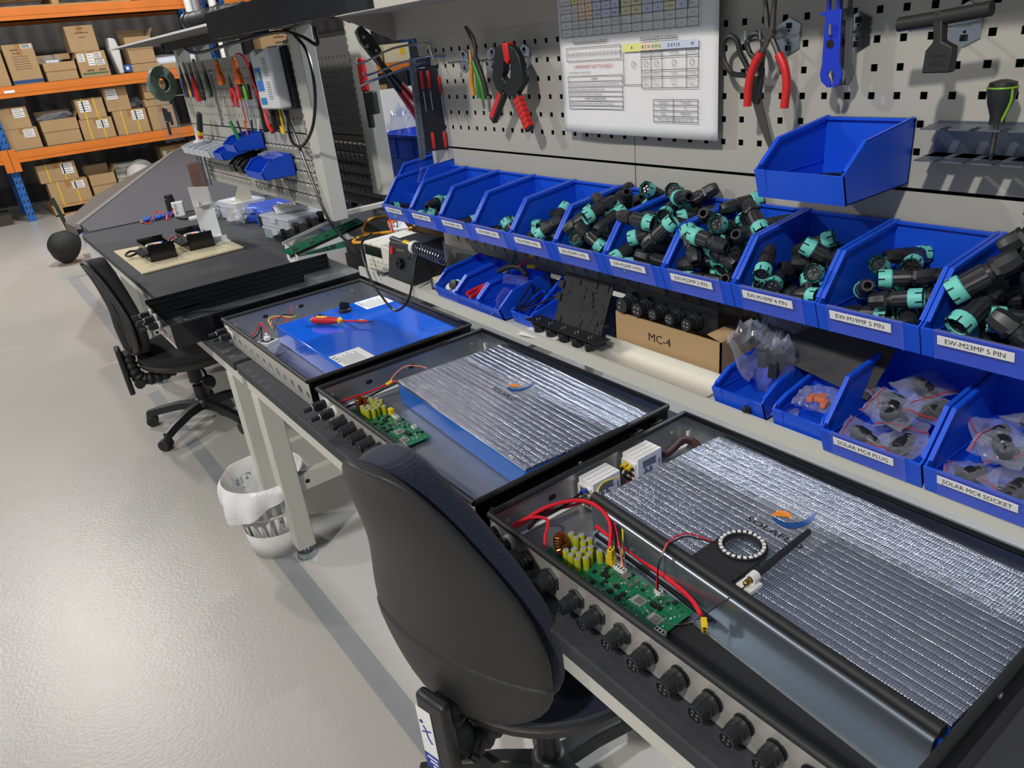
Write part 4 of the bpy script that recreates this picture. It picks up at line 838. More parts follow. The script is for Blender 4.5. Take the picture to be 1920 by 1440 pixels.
# cardboard box MC-4
def openbox(name, label, cat, loc, sx, sy, sz, m=CARD, rz=0, flaps=True, wall=.003, M=None, inner=None):
    t = thing(name, label, cat, loc, rz, M=M); g = G()
    g.box((-sx / 2, -sy / 2, 0), (sx / 2, sy / 2, wall), m)
    for s in (-1, 1): g.box((s * sx / 2, -sy / 2, 0), (s * (sx / 2 - wall), sy / 2, sz), m); g.box((-sx / 2, s * sy / 2, 0), (sx / 2, s * (sy / 2 - wall), sz), m)
    g.obj('carton', t, smooth=False); return t
t = openbox('cardboard_box', 'brown cardboard box marked MC-4 with a row of black sockets resting across it', 'box', (-.086, -.236, SZ + .0005), .120, .264, .080)
g = G(); letter(g, 'MC-4', .024, Matrix.Translation((-.0607, .012, .048)) @ Matrix(((0, 0, -1, 0), (-1, 0, 0, 0), (0, 1, 0, 0), (0, 0, 0, 1))), sx=1.05); g.obj('handwriting', t, smooth=False)
g = G(); g.add([(-.058, -.131, .0805), (.058, -.131, .0805), (.058, -.10, .088), (-.058, -.10, .088)], [(0, 1, 2, 3)], CARD); g.obj('flap', t, solid=.002)
# socket strip resting on box
t = thing('socket_strip', 'black plate carrying five round panel sockets on top of the cardboard box', 'socket plate', M=T(-.122, -.212, 1.0665, 0, .06, 0))
g = G(); g.box((.004, -.125, -.022), (.0065, .105, .030), BLACK); g.obj('plate', t)
for k, r in enumerate((.0165, .0150, .0118, .0118, .0122)):
    y = .082 - k * .041; g = G(); M = Matrix.Translation((.004, y, 0)) @ Matrix.Rotation(-PI / 2, 4, 'Y'); g.M = M
    g.cyl((0, 0, 0), (0, 0, .008), r * 1.25, CONN, n=6); g.lathe([(r, .008), (r, .016), (r * .9, .0165), (r * .9, .034), (r * .7, .0342)], CONN, n=24, flute=.05); so = g.obj('panel_socket', t)
    g = G(); g.M = M
    for j in range(4 if k else 2): a = 2 * PI * j / 4 + .7; g.cyl((r * .4 * math.cos(a), r * .4 * math.sin(a), .034), (r * .4 * math.cos(a), r * .4 * math.sin(a), .0348), r * .14, CHROME, n=8)
    g.obj('pin', so)
# black moulded panel with sockets
t = thing('moulded_panel', 'black moulded panel leaning upright behind the row of upside down sockets', 'panel', M=T(-.152, -.005, 1.033, 0, .42, 0) @ Matrix.Scale(.92, 4))
g = G(); g.box((0, -.085, -.055), (.003, .075, .075), mat('deep_black', (17, 17, 18), .55)); R = random.Random(4)
for k in range(34): a, b = R.uniform(-.08, .06), R.uniform(-.05, .065); c, d = R.uniform(.004, .018), R.uniform(.004, .014); g.box((-.0025 * R.random() - .0005, a, b), (0, min(a + c, .074), min(b + d, .074)), MATS['deep_black'])
for b in (.035, .005): g.box((-.004, .070, b), (.004, .086, b + .018), MATS['deep_black'])
g.obj('moulding', t, smooth=False)
t = thing('socket_board', 'thin black board with five sockets hanging beneath, in front of the moulded panel', 'circuit board', M=T(-.190, .0, .9985, 0, .08, 0) @ Matrix.Diagonal((1, 1, .70, 1)))
g = G(); g.box((-.022, -.113, -.001), (.022, .113, .001), BLACK); g.obj('board', t)
for k in range(5):
    y = .090 - k * .042; g = G(); g.lathe([(.0135, -.012), (.0155, -.013), (.0155, -.020), (.0125, -.021), (.0120, -.038), (.009, -.0385)], CONN, n=16, flute=.08, T=Matrix.Translation((0, y, .0))); g.lathe([(.009, -.001), (.009, -.013)], CONN, T=Matrix.Translation((0, y, 0))); g.obj('panel_socket', t)
    g = G()
    for j in range(4): g.cyl((-.006 + .004 * j, y + .003 * (j % 2), .001), (-.006 + .004 * j, y + .003 * (j % 2), .006), .0005, mat('gold_pin', (220, 190, 130), .3, 1), n=5); g.cyl((-.006 + .004 * j, y + .003 * (j % 2), .001), (-.006 + .004 * j, y + .003 * (j % 2), .0022), .0016, CHROME, n=6)
    g.obj('solder_pin', t)
# aluminium angle on the shelf
g = G(); g.prism([(0, 0), (.050, 0), (.050, .024), (.048, .024), (.048, .002), (0, .002)], -.300, .0, mat('milled_aluminium', (222, 220, 210), .42, .6, bump=(90, .1)), 'y'); o = g.obj('aluminium_angle', None, (-.203, -.085, SZ + .0022)); tag(o, 'length of pale aluminium angle lying in front of the cardboard box', 'angle')
g = G(); g.box((-.06, -.05, 0), (.06, .05, .0008), PAPER); tag(g.obj('paper_scrap', None, (-.165, .08, SZ + .0015), .2), 'scrap of white paper on the shelf under the little blue bin', 'paper')
t = thing('black_clip', 'tiny black clip on the shelf lip below the bagged bin', 'clip', (-.21, -.475, SZ)); g = G(); g.box((-.006, -.006, .009), (.006, .006, .02), BLACK); g.cyl((-.006, 0, .016), (-.012, 0, .018), .004, BLACK, n=8); g.obj('body', t, bev=.001)
# things in the small bins
t = thing('crimped_loom', 'ribbed black sleeve with red and yellow tipped wires over the third small bin', 'cable', (-.10, .255, 1.052))
g = G(); g.tube([(-.03, .06, .0), (-.02, .03, .014), (-.01, 0, .015), (-.02, -.04, .006)], .0065, mat('corrugated_black', (22, 22, 24), .5, bump=(500, .8)), n=10); g.obj('sleeve', t)
g = G(); g.tube([(-.015, .0, .018), (.0, -.012, .03), (.012, -.022, .042)], .002, REDC); g.cyl((.010, -.020, .040), (.020, -.028, .050), .005, YEL); g.cyl((.0, -.018, .018), (.012, -.034, .018), .005, YEL); g.obj('lug_wires', t)
t = thing('pliers', 'red handled pliers lying in the second small shelf bin', 'pliers', (-.18, .335, 1.0105)); g = G(); g.tube([(-.03, .01, .0), (0, .012, .004), (.03, .004, .01)], .0055, RED); g.tube([(-.036, -.012, -.002), (-.01, -.008, .0), (.02, .0, .01)], .0055, RED); g.obj('handle', t)
g = G(); g.tube([(.02, .002, .008), (.045, -.002, .012), (.07, -.004, .016)], .004, BLACK); g.obj('jaw', t)
t = thing('teal_fitting', 'teal and white round fitting in the farthest small shelf bin', 'fitting', M=T(-.165, .445, .998, .2, -1.1, 0)); g = G(); g.lathe([(.015, 0), (.016, .003), (.016, .014), (.012, .015), (.012, .003)], TEAL, n=24, flute=.05, cap=False); g.obj('collar', t); g = G(); g.lathe([(.012, .004), (.012, .03), (.004, .031)], CONN); g.obj('body', t)
for yy, xx, lb in ((.480, -.17, 'white round cap at the left of the farthest small shelf bin'), (.425, -.185, 'white round cap at the front of the farthest small shelf bin')):
    g = G(); g.lathe([(.011, 0), (.012, .004), (.012, .012), (.008, .016), (.001, .0165)], WHITE, n=20, T=Matrix.Rotation(-.8, 4, 'Y')); tag(g.obj('cap', None, (xx, yy, .985)), lb, 'cap')
t = thing('clear_cover', 'clear plastic cover tilted in the third small shelf bin', 'cover', M=T(-.115, .25, 1.022, 0, .5, .3)); g = G(); g.box((-.03, -.035, 0), (.03, .035, .002), CLEAR); g.box((-.03, -.035, 0), (-.028, .035, .022), CLEAR); g.box((.028, -.035, 0), (.03, .035, .022), CLEAR); g.obj('cover', t)
t = thing('clear_bottle', 'clear bulb shaped plastic piece at the lip of the third small shelf bin', 'bottle', M=T(-.165, .262, 1.0, 0, 1.2, .4)); g = G(); g.lathe([(.004, -.04), (.005, -.02), (.014, -.008), (.016, .01), (.014, .03), (.004, .034)], CLEAR, n=16); g.obj('bulb', t); g = G(); g.cyl((0, 0, -.055), (0, 0, -.03), .003, CHROME); g.obj('stem', t)
for k in range(4): g = G(); g.cyl((0, 0, 0), (.075, .02 * (k - 1.5), .02 + .004 * k), .0022, BLACK, n=6); tag(g.obj('black_rod', None, (-.19, .15 + .008 * k, 1.004 + .001 * k)), 'thin black rod lying in the little blue bin', 'rod', 'thin black rods in the little bin')
t = thing('grey_screwdriver', 'grey handled driver leaning out of the second small shelf bin', 'screwdriver', M=T(-.10, .365, 1.0, .35, .5, 0)); g = G(); g.lathe([(.003, 0), (.003, .03), (.006, .034), (.0065, .085), (.004, .09)], mat('mid_grey_plastic', (96, 98, 100), .5)); g.obj('handle', t)
t = thing('black_gland', 'black ribbed gland behind the teal fitting', 'gland', M=T(-.115, .44, 1.01, .5, .9, 0)); g = G(); g.lathe([(.010, 0), (.014, .006), (.014, .02), (.010, .024), (.010, .038)], CONN, flute=.1); g.obj('body', t)
# soldering station and meter
t = thing('soldering_station', 'black soldering station box with red switch and knob at the far end of the shelf', 'soldering station', (-.155, .700, SZ + .0)); t.rotation_euler = (0, 0, .15)
DB = mat('station_black', (40, 41, 44), .45)
g = G(); g.prism([(-.055, .0), (-.030, .108), (.07, .108), (.07, 0)], -.058, .058, DB, 'y'); g.obj('case', t, bev=.002)
Ms = Matrix.Translation((-.0425, 0, .054)) @ Matrix.Rotation(math.atan2(.025, .108), 4, 'Y') @ Matrix(((0, 0, -1, 0), (-1, 0, 0, 0), (0, 1, 0, 0), (0, 0, 0, 1)))
g = G(); g.M = Ms; g.box((-.044, .022, .0), (-.034, .042, .005), RED); g.obj('power_switch', t)
g = G(); g.M = Ms; g.lathe([(.017, 0), (.017, .002), (.004, .002)], GLOSS); 
for k in range(3): g.M = Ms @ Matrix.Rotation(k * PI / 3, 4, 'Z'); g.box((-.014, -.004, .002), (.014, .004, .012), BLACK)
g.M = Ms; 
kn = g.obj('dial_knob', t)
g = G(); g.M = Ms; letter(g, 'DURATEX', .0085, Matrix.Translation((-.004, .036, .0012)), mat('gold_print', (170, 140, 80), .5)); g.cyl((.036, .020, 0), (.036, .020, .003), .004, HOLE); g.obj('front_print', t, smooth=False)
t = thing('iron_stand', 'coiled spring soldering iron holder with yellow handled iron', 'soldering iron stand', (-.17, .625, 1.069))
Mi = Matrix.Rotation(-PI / 2 - .02, 4, 'Z') @ Matrix.Rotation(PI / 2 + .03, 4, 'Y')
g = G(); g.M = Mi; g.tube([(.017 * math.cos(a), .017 * math.sin(a), -.02 + .150 * k / 110) for k, a in [(k, 2 * PI * k / 10) for k in range(111)]], .0011, CHROME, n=5, smooth=1); g.obj('coil_spring', t)
g = G(); g.M = Mi; g.lathe([(.0185, -.03), (.019, -.028), (.019, -.018), (.0185, -.016), (.015, -.016), (.015, -.03)], WHITE, cap=False); g.obj('holder_ring', t)
g = G(); g.M = Mi; g.lathe([(.009, -.085), (.0115, -.08), (.0115, -.045), (.013, -.035)], YEL); g.obj('handle_grip', t)
g = G(); g.M = Mi; g.lathe([(.006, -.165), (.009, -.155), (.009, -.088), (.009, -.085)], mat('navy_plastic', (28, 32, 60), .45)); g.obj('iron_handle', t)
g = G(); g.M = Mi; g.lathe([(.010, -.042), (.010, -.01), (.004, -.005), (.003, .06), (.0005, .075)], BLACK); g.obj('iron_barrel', t)
cable('iron_cable', 'black cable of the soldering iron hanging in a loop before the shelf', [(-.19, .86, 1.085), (-.235, .85, 1.06), (-.25, .80, .98), (-.25, .74, .93), (-.25, .67, .905), (-.24, .60, .95), (-.21, .60, 1.02), (-.18, .62, 1.06)], .0035, BLKC)
t = thing('bench_meter', 'cream bench frequency meter with dark green display behind the soldering station', 'meter', (-.135, .835, SZ + .0005), .05)
CR = mat('cream_plastic', (214, 210, 196), .5); g = G(); g.box((-.06, -.075, .004), (.09, .085, .085), CR); g.obj('case', t, bev=.003)
g = G(); g.box((-.0615, -.02, .048), (-.059, .078, .078), mat('dark_green_glass', (14, 34, 28), .15)); g.obj('display', t)
for k in range(12): g = G(); g.box((-.063, -.06 + .022 * (k % 6), .018 + .012 * (k // 6)), (-.06, -.048 + .022 * (k % 6), .025 + .012 * (k // 6)), FRAME); g.obj('push_button', t, bev=.0006)
for yy in (-.035, -.06): g = G(); g.lathe([(.010, .0), (.010, .006), (.007, .008), (.007, .022), (.009, .023), (.009, .030)], CHROME, T=Matrix.Translation((-.06, yy, .014)) @ Matrix.Rotation(-PI / 2, 4, 'Y')); g.obj('coaxial_socket', t)
t = thing('wire_tin', 'small black tray holding cut cream strips beside the first small bin', 'tray', (-.13, .54, SZ)); g = G(); g.box((-.05, -.03, 0), (.05, .03, .003), BLACK); g.box((-.05, -.03, 0), (-.048, .03, .03), CLEAR); g.box((-.05, -.03, 0), (.05, -.028, .03), BLACK); g.box((-.05, .028, 0), (.05, .03, .03), BLACK); g.obj('tray', t)
g = G(); g.box((-.045, -.026, .003), (.045, .026, .032), mat('cream_strips', (220, 200, 150), .7, bump=(200, .6))); tag(g.obj('paper_strips', None, (-.13, .54, SZ)), 'block of cream paper strips in the small black tray', 'paper strips', kind='stuff')
# ================================================================== TOOLS ON THE NEAR BOARD
def Bd(x, y=0, z=1.36): return Matrix(((0, 0, -1, x), (-1, 0, 0, y), (0, 1, 0, z), (0, 0, 0, 1)))
def ptube(g, pts, r, m, w=0, **k): g.tube([(a, b, w) for a, b in pts], r, m, **k)
def hook_plate(u, v, lab, prongs=((0, 0),), L=.05):
    t = thing('hook_plate', lab, 'hook', M=Bd(0) @ Matrix.Translation((u, v, 0)))
    g = G(); g.prism([(-.020, -.017), (0, -.027), (.020, -.017), (.020, .017), (0, .027), (-.020, .017)], .0012, .0024, CHROME); g.box((-.020, -.007, .0024), (.020, -.003, .0048), CHROME); g.box((-.020, .003, .0024), (.020, .007, .0048), CHROME); g.obj('plate', t)
    g = G()
    for s in (1, -1): g.box((-.005, s * .016 - .004, .0024), (.005, s * .016 + .004, .0028), HOLE); g.cyl((-.0, s * .009, .0024), (0, s * .009, .0028), .002, HOLE, n=8)
    g.obj('keyhole', t)
    for du, dl in prongs:
        g = G(); g.tube([(du, 0, .003), (du, 0, L * .7 + dl), (du, .001, L * .95 + dl), (du, .006, L + dl), (du, .016, L + dl + .001)], .0022, CHROME, n=8); g.obj('prong', t)
hook_plate(.370, .163, 'zinc hook plate carrying the scissors and red pliers', ((-.035, 0), (-.008, 0)), .062)
hook_plate(.484, .163, 'zinc hook plate carrying the blue spanners', ((-.008, 0),), .06)
hook_plate(.632, .163, 'zinc hook plate carrying the black T shaped wrench', ((-.030, 0), (.004, 0)), .085)
hook_plate(-.553, .160, 'zinc hook plate nearest the long prongs, left of the curved pliers', ((.0, .0),), .05)
hook_plate(-.430, .160, 'zinc hook plate behind the green pliers', ((.0, 0), (.022, 0)), .055)
hook_plate(-.375, .160, 'zinc hook plate behind the black and red spring clamp', ((.0, 0),), .05)
hook_plate(-.305, .160, 'zinc hook plate right of the spring clamp', ((-.02, 0),), .055)
# red pliers
TS = mat('tool_steel', (110, 106, 100), .35, .9); RG = mat('red_grip', (206, 36, 34), .4)
t = thing('pliers', 'long nosed pliers with bright red grips hanging over the scissors', 'pliers', M=Bd(-.060))
g = G(); ptube(g, [(.363, .146), (.350, .127), (.342, .100), (.341, .068)], .0064, RG, n=10); g.obj('handle', t)
g = G(); ptube(g, [(.394, .143), (.406, .123), (.411, .098), (.409, .066)], .0064, RG, n=10); g.obj('handle', t)
g = G(); ptube(g, [(.363, .146), (.372, .160), (.378, .172)], .0042, TS); ptube(g, [(.394, .143), (.386, .158), (.377, .172)], .0042, TS); g.cyl((.3775, .172, -.005), (.3775, .172, .006), .0085, TS, n=16); g.obj('pivot', t)
g = G(); ptube(g, [(.373, .174), (.370, .198), (.366, .222)], lambda q: .0055 - .0025 * q, TS); g.obj('jaw', t)
g = G(); ptube(g, [(.381, .174), (.382, .198), (.384, .222)], lambda q: .0055 - .0025 * q, TS); g.obj('jaw', t)
t = thing('scissors', 'black handled scissors with a long pointed blade hanging beneath red pliers', 'scissors', M=Bd(-.036))
g = G(); ptube(g, [(.330, .106), (.317, .112), (.290, .116), (.273, .137), (.272, .162), (.285, .172), (.299, .164), (.306, .146), (.318, .128), (.332, .108)], .0044, BLACK); g.obj('finger_loop', t)
g = G(); ptube(g, [(.338, .078), (.347, .094), (.348, .13), (.349, .155), (.342, .170), (.329, .172), (.318, .162), (.324, .145), (.338, .132), (.345, .115)], .0044, BLACK); g.obj('finger_loop', t)
g = G(); g.prism([(.330, .108), (.345, .112), (.350, .080), (.345, .068), (.335, .070), (.328, .090)], -.003, .004, BLACK); g.obj('shank', t, bev=.001)
g = G(); g.prism([(.332, .075), (.350, .075), (.364, .035), (.380, -.013), (.377, -.015), (.348, .035)], -.0012, .0012, TS); g.obj('blade', t)
BS = mat('royal_blue_plastic', (18, 52, 190), .42)
def spanner(x, du, m, lab):
    t = thing('connector_spanner', lab, 'spanner', M=Bd(x) @ Matrix.Translation((du, 0, 0)))
    g = G(); g.prism([(.463, .196), (.463, .126), (.461, .112), (.464, .102), (.474, .094), (.480, .094), (.478, .104), (.473, .110), (.475, .116), (.480, .117), (.484, .110), (.483, .103), (.481, .095), (.488, .094), (.493, .100), (.496, .110), (.490, .130), (.487, .196)], -.002, .002, m); g.obj('blade', t, bev=.0008)
    g = G(); g.box((.464, .196, -.002), (.469, .222, .002), m); g.box((.479, .196, -.002), (.484, .222, .002), m); g.box((.455, .190, -.002), (.463, .194, .002), m); g.obj('fork', t)
    g = G(); g.lathe([(.006, .0021), (.006, .0026)], HOLE, T=Matrix.Translation((.474, .152, 0)), n=14); g.obj('slot', t)
spanner(-.052, 0, BS, 'royal blue forked plastic spanner hanging on a prong'); spanner(-.030, .004, mat('smoke_plastic', (84, 88, 88), .4), 'smoky grey plastic spanner hanging behind the blue one')
t = thing('t_wrench', 'black T handled hex wrench lying across two prongs', 'wrench', M=Bd(-.09)); g = G(); g.tube([(.590, .172, 0), (.64, .176, 0), (.698, .182, 0)], .0088, RUBBER, n=12); g.obj('cross_handle', t)
g = G(); g.prism([(.634, .184), (.646, .184), (.650, .150), (.664, .143), (.664, .114), (.630, .114), (.631, .140), (.639, .150)], -.008, .008, RUBBER); g.obj('stem', t, bev=.002)
g = G(); letter(g, '22mm', .0085, Matrix.Translation((.647, .134, .0085))); letter(g, 'HEX', .0085, Matrix.Translation((.647, .125, .0085))); g.obj('raised_mark', t, smooth=False)
t = thing('tool_rail', 'galvanised notched rail on the board right of the high bin', 'rail', M=Bd(0))
g = G(); g.box((.615, -.002, .002), (1.1, .044, .004), ZINC)
for k in range(11): g.box((.618 + .036 * k, .040, .004), (.644 + .036 * k, .042, .058), ZINC); g.box((.618 + .036 * k, .0, .004), (.644 + .036 * k, .002, .064), ZINC)
g.box((.615, .040, .004), (1.1, .042, .030), ZINC); g.box((.615, 0, .004), (1.1, .002, .034), ZINC); g.obj('rail', t, smooth=False)
t = thing('screwdriver', 'black and green ball handled screwdriver standing in the notched rail', 'screwdriver', M=Bd(-.045)); g = G(); g.lathe([(.009, .048), (.0085, .056), (.014, .072), (.017, .088), (.015, .097), (.005, .1)], BLACK, T=Matrix.Translation((.706, 0, 0)) @ Matrix.Rotation(-PI / 2, 4, 'X'), n=16); g.obj('handle', t)
g = G(); g.tube([(.706 + .0165 * math.cos(a), .091, .0165 * math.sin(a)) for a in [2 * PI * k / 16 for k in range(16)]], .0012, mat('lime_plastic', (120, 180, 40), .4), closed=True, smooth=1); g.tube([(.720, .090, .008), (.720, .075, .006), (.712, .050, .004)], .0016, MATS['lime_plastic']); g.obj('green_inlay', t)
g = G(); g.cyl((.706, .05, 0), (.706, .012, 0), .003, TS); g.obj('shaft', t); g = G(); g.cyl((.706, .012, 0), (.706, .004, 0), .0036, BLACK, r1=.002); g.obj('tip', t)
# spring clamp
t = thing('spring_clamp', 'big black spring clamp with red ribbed grips', 'clamp', M=Bd(-.055) @ Matrix.Diagonal((.97, 1, 1, 1)))
g = G(); g.prism([(-.296, .193), (-.318, .191), (-.340, .186), (-.349, .159), (-.365, .124), (-.352, .100), (-.335, .090), (-.311, .112), (-.326, .126), (-.318, .134), (-.310, .164), (-.296, .170)], -.009, .009, BLACK); g.obj('jaw', t, bev=.002)
g = G(); g.prism([(-.293, .190), (-.270, .182), (-.254, .162), (-.250, .133), (-.248, .110), (-.280, .086), (-.308, .083), (-.330, .100), (-.321, .120), (-.295, .122), (-.286, .159), (-.297, .168)], -.008, .008, BLACK); g.obj('jaw', t, bev=.002)
g = G(); g.prism([(-.312, .194), (-.292, .194), (-.288, .160), (-.297, .150), (-.308, .158)], -.011, .011, RG); g.obj('pad', t, bev=.003)
for a, b in (((-.331, .096), (-.389, .030)), ((-.286, .090), (-.246, .012))):
    d = (Vector(b) - Vector(a)).normalized(); n_ = Vector((-d.y, d.x)) * .0105; g = G(); A_, B_ = Vector(a), Vector(b)
    g.prism([tuple(A_ + n_), tuple(B_ + n_), tuple(B_ - n_), tuple(A_ - n_)], -.0075, .0075, BLACK); h = g.obj('handle', t, bev=.003)
    g = G(); sgn = .35 if a[0] < -.3 else 0; s0 = .12; 
    for k in range(6):
        p, q = A_.lerp(B_, s0 + k * .135), A_.lerp(B_, s0 + k * .135 + .122); m1 = n_ * (1.06 if sgn == 0 else -.1); m2 = n_ * 1.06
        lo = -n_ * 1.06 if sgn == 0 else -n_ * 1.06; hi = n_ * 1.06 if sgn == 0 else n_ * .25
        g.prism([tuple(p + hi), tuple(q + hi), tuple(q + lo), tuple(p + lo)], -.0083, .0083, RG)
    g.obj('red_grip', t, bev=.001)
# green and orange pliers
GG = mat('green_grip', (52, 128, 36), .45); OG = mat('amber_grip', (214, 146, 58), .45)
t = thing('pliers', 'pliers with one amber and one green grip, left of the curved nose pair', 'pliers', M=Bd(-.040)); g = G(); ptube(g, [(-.458, .186), (-.466, .149), (-.473, .115), (-.470, .084)], .0058, OG, n=10); g.obj('handle', t); g = G(); ptube(g, [(-.438, .160), (-.445, .124), (-.447, .078)], .0062, GG, n=10); g.obj('handle', t)
g = G(); ptube(g, [(-.458, .184), (-.450, .195), (-.452, .212)], .0035, TS); ptube(g, [(-.438, .160), (-.443, .185), (-.448, .212)], .0035, TS); g.obj('jaw', t)
t = thing('bent_nose_pliers', 'bent nose pliers with dark green grips beside the spring clamp', 'pliers', M=Bd(-.060)); g = G(); ptube(g, [(-.427, .160), (-.412, .130), (-.401, .105), (-.397, .077)], .0064, GG, n=10); g.obj('handle', t); g = G(); ptube(g, [(-.414, .166), (-.402, .140), (-.392, .115), (-.386, .084)], .0060, RUBBER, n=10); g.obj('handle', t)
g = G(); ptube(g, [(-.446, .236), (-.430, .215), (-.426, .190), (-.421, .164)], lambda q: .002 + .004 * q, TS); g.obj('jaw', t); g = G(); ptube(g, [(-.438, .236), (-.416, .213), (-.413, .190), (-.417, .164)], lambda q: .002 + .0045 * q, TS); g.obj('jaw', t)
# long prongs with screwdriver case, steel rule, acrylic block, cable cutter
t = thing('long_hook', 'pair of long chrome prongs reaching out from the board edge', 'hook', (0, .70, 1.53))
g = G(); g.tube([(0, 0, 0), (-.008, 0, .03), (-.02, 0, .04), (-.11, .01, .036), (-.20, .015, .010), (-.215, .015, .018)], .0028, CHROME); g.obj('prong', t); g = G(); g.tube([(0, -.06, .005), (-.03, -.03, .008), (-.10, .0, .0), (-.19, .01, -.018), (-.205, .01, -.010)], .0028, CHROME); g.obj('prong', t)
for k in range(2): g = G(); g.tube([(-.03, -.01 + .02 * k, -.005), (-.10, .02 + .02 * k, -.02), (-.185, .05 + .03 * k, -.035 - .01 * k)], .0024, CHROME); g.obj('lower_prong', t)
t = thing('steel_rule', 'clear engraved steel rule hanging from the long prongs', 'ruler', (-.055, .715, 1.28)); g = G(); g.prism([(-.022, 0), (-.002, .003), (.010, .256), (-.010, .258)], 0, .0014, ZINC, 'y'); g.obj('blade', t, smooth=False)
g = G()
for k in range(46):
    z = .008 + k * .0054; g.box((-.021 + z * .046, -.0003, z), (-.021 + z * .046 + (.006 if k % 5 == 0 else .0032), 0, z + .0006), LABEL); g.box((-.004 + z * .046 - (.005 if k % 5 == 0 else .003), -.0003, z), (-.004 + z * .046, 0, z + .0006), LABEL)
g.obj('graduation', t, smooth=False)
t = thing('acrylic_block', 'clear acrylic corner block hanging at the foot of the steel rule', 'block', (-.045, .70, 1.225)); g = G(); g.prism([(-.055, .002), (-.035, .040), (.062, .028), (.062, -.006)], 0, .012, CLEAR, 'y'); g.obj('block', t, bev=.001); g = G(); 
for k in range(3): g.box((-.03, .002, .008 + .008 * k), (.055, .003, .0088 + .008 * k), ZINC)
g.box((.055, -.001, -.004), (.062, .013, .028), CLEAR); g.obj('etched_line', t)
t = thing('screwdriver_case', 'clear fronted case of red handled screwdrivers hanging from the prongs', 'tool case', M=Bd(-.0) @ Matrix.Translation((-.700, -.060, .01)) @ Matrix.Rotation(.95, 4, 'Y'))
g = G(); g.box((-.045, 0, 0), (.045, .215, .006), GLOSS); g.box((-.045, .215, 0), (-.0, .24, .006), GLOSS); g.obj('back_tray', t, bev=.003)
g = G(); g.prism([(-.046, -.002), (.046, -.002), (.046, .185), (.018, .217), (-.046, .217)], .006, .022, CLEAR); g.obj('clear_lid', t)
for k, (a, b) in enumerate(((-.028, .155), (-.010, .155), (.018, .140), (-.020, .0), (.012, .0), (.030, .10))):
    g = G(); g.lathe([(.003, 0), (.0055, .006), (.0055, .038), (.003, .045)], RG, n=10, T=Matrix.Translation((a, b + .005, .012)) @ Matrix.Rotation(-PI / 2, 4, 'X')); g.cyl((a, b + .05 if b < .05 else b - .05, .012), (a, b + .045 if b < .05 else b, .012), .002, CHROME); g.obj('driver', t)
t = thing('cable_cutter', 'long cable crimping tool with dark red handles hanging from the prongs', 'crimping tool', (0, .80, 0))
def xz(pts, w=0): return [(a, w, b) for a, b in pts]
DR = mat('dark_red_grip', (140, 20, 34), .45)
g = G(); g.tube(xz([(-.128, 1.565), (-.10, 1.53), (-.06, 1.488), (-.05, 1.475)], .006), .0085, GLOSS); g.obj('arm', t); g = G(); g.tube(xz([(-.052, 1.477), (-.02, 1.438), (.02, 1.39)], .006), .0095, DR); g.obj('grip', t)
g = G(); g.tube(xz([(-.118, 1.55), (-.10, 1.515), (-.085, 1.49), (-.062, 1.455)], -.008), .0085, GLOSS); g.obj('arm', t); g = G(); g.tube(xz([(-.063, 1.457), (-.035, 1.41), (-.008, 1.36)], -.008), .0095, DR); g.obj('grip', t)
g = G(); g.prism([(-.162, 1.615), (-.145, 1.628), (-.118, 1.60), (-.098, 1.565), (-.112, 1.545), (-.134, 1.560), (-.156, 1.590)], -.007, .009, GLOSS, 'y'); g.obj('head', t, bev=.002)
g = G()
for p in ((-.146, 1.60), (-.140, 1.578), (-.116, 1.565)): g.cyl((p[0], -.0072, p[1]), (p[0], -.010, p[1]), .0045, CHROME, n=10)
g.obj('bolt', t)
# ------------------------------------------------------------------ wiring chart on paper
t = thing('wiring_chart', 'large white printed connector chart sheet hanging over the board', 'paper chart', M=Bd(-.026))
g = G(); U0, U1, V0, V1 = -.152, .254, .007, .305
def pp(u, v): return (U0 + (U1 - U0) * u, V0 + (V1 - V0) * v + .004 * (1 - v) * (.5 - u), .0015 * math.sin(u * 9) * (1 - v) + .004 * (1 - v) ** 2 * math.sin(u * 4))
g.grid(pp, 24, 16, PAPER); g.obj('sheet', t, solid=.0003)
g = G()
W_ = U1 - U0
def Q(u0, v0, u1, v1, m, w=.0045): g.box((U0 + u0 * W_, V0 + v0 * W_, w), (U0 + u1 * W_, V0 + v1 * W_, w + .0002), m)
def line(u0, v0, u1, v1): Q(u0 - .0012, v0 - .0012, u1 + .0012, v1 + .0012, INK, .0049)
def table(u0, v0, u1, v1, cols, rows):
    for c in cols: line(c, v0, c, v1)
    for r in rows: line(u0, r, u1, r)
COLS = {'y': mat('print_yellow', (226, 226, 140), .8), 'p': mat('print_peach', (238, 212, 190), .8), 'b': mat('print_blue_grey', (196, 206, 226), .8), 'g': mat('print_olive', (214, 214, 180), .8)}
vr = [.455, .490, .525, .560, .595, .632, .668, .70, .735]
ul = [.035, .115, .165, .215, .265, .325, .39, .445]; ur = [.455, .52, .585, .65, .715, .78, .845, .905][:8]
for i, c in enumerate('-yppbbb'):
    if c != '-': Q(ul[i], .525 if i > 1 else .60, ul[i + 1], .735, COLS[c])
for i, c in enumerate('ggbbgb-'):
    if c != '-': Q(ur[i], .525, ur[i + 1], .735, COLS[c])
vm = [r for r in vr]
table(.035, vr[0], .445, vr[-1], ul, vm); table(.455, vr[0], .905, vr[-1], ur, vm)
def wr(s, u, v, sz, m=INK, al='CENTER', sx=1): letter(g, s, sz, Matrix.Translation((U0 + u * W_, V0 + v * W_, .0052)), m, al, sx=sx)
for i, s in enumerate(['LOCATION', 'CONNECTOR', 'PINS', 'PIN COUNT', 'AMP RATING', 'PIN 1', 'PIN 2', 'PIN 3'][::-1]): wr(s, .075, .472 + .0345 * i, .0042)
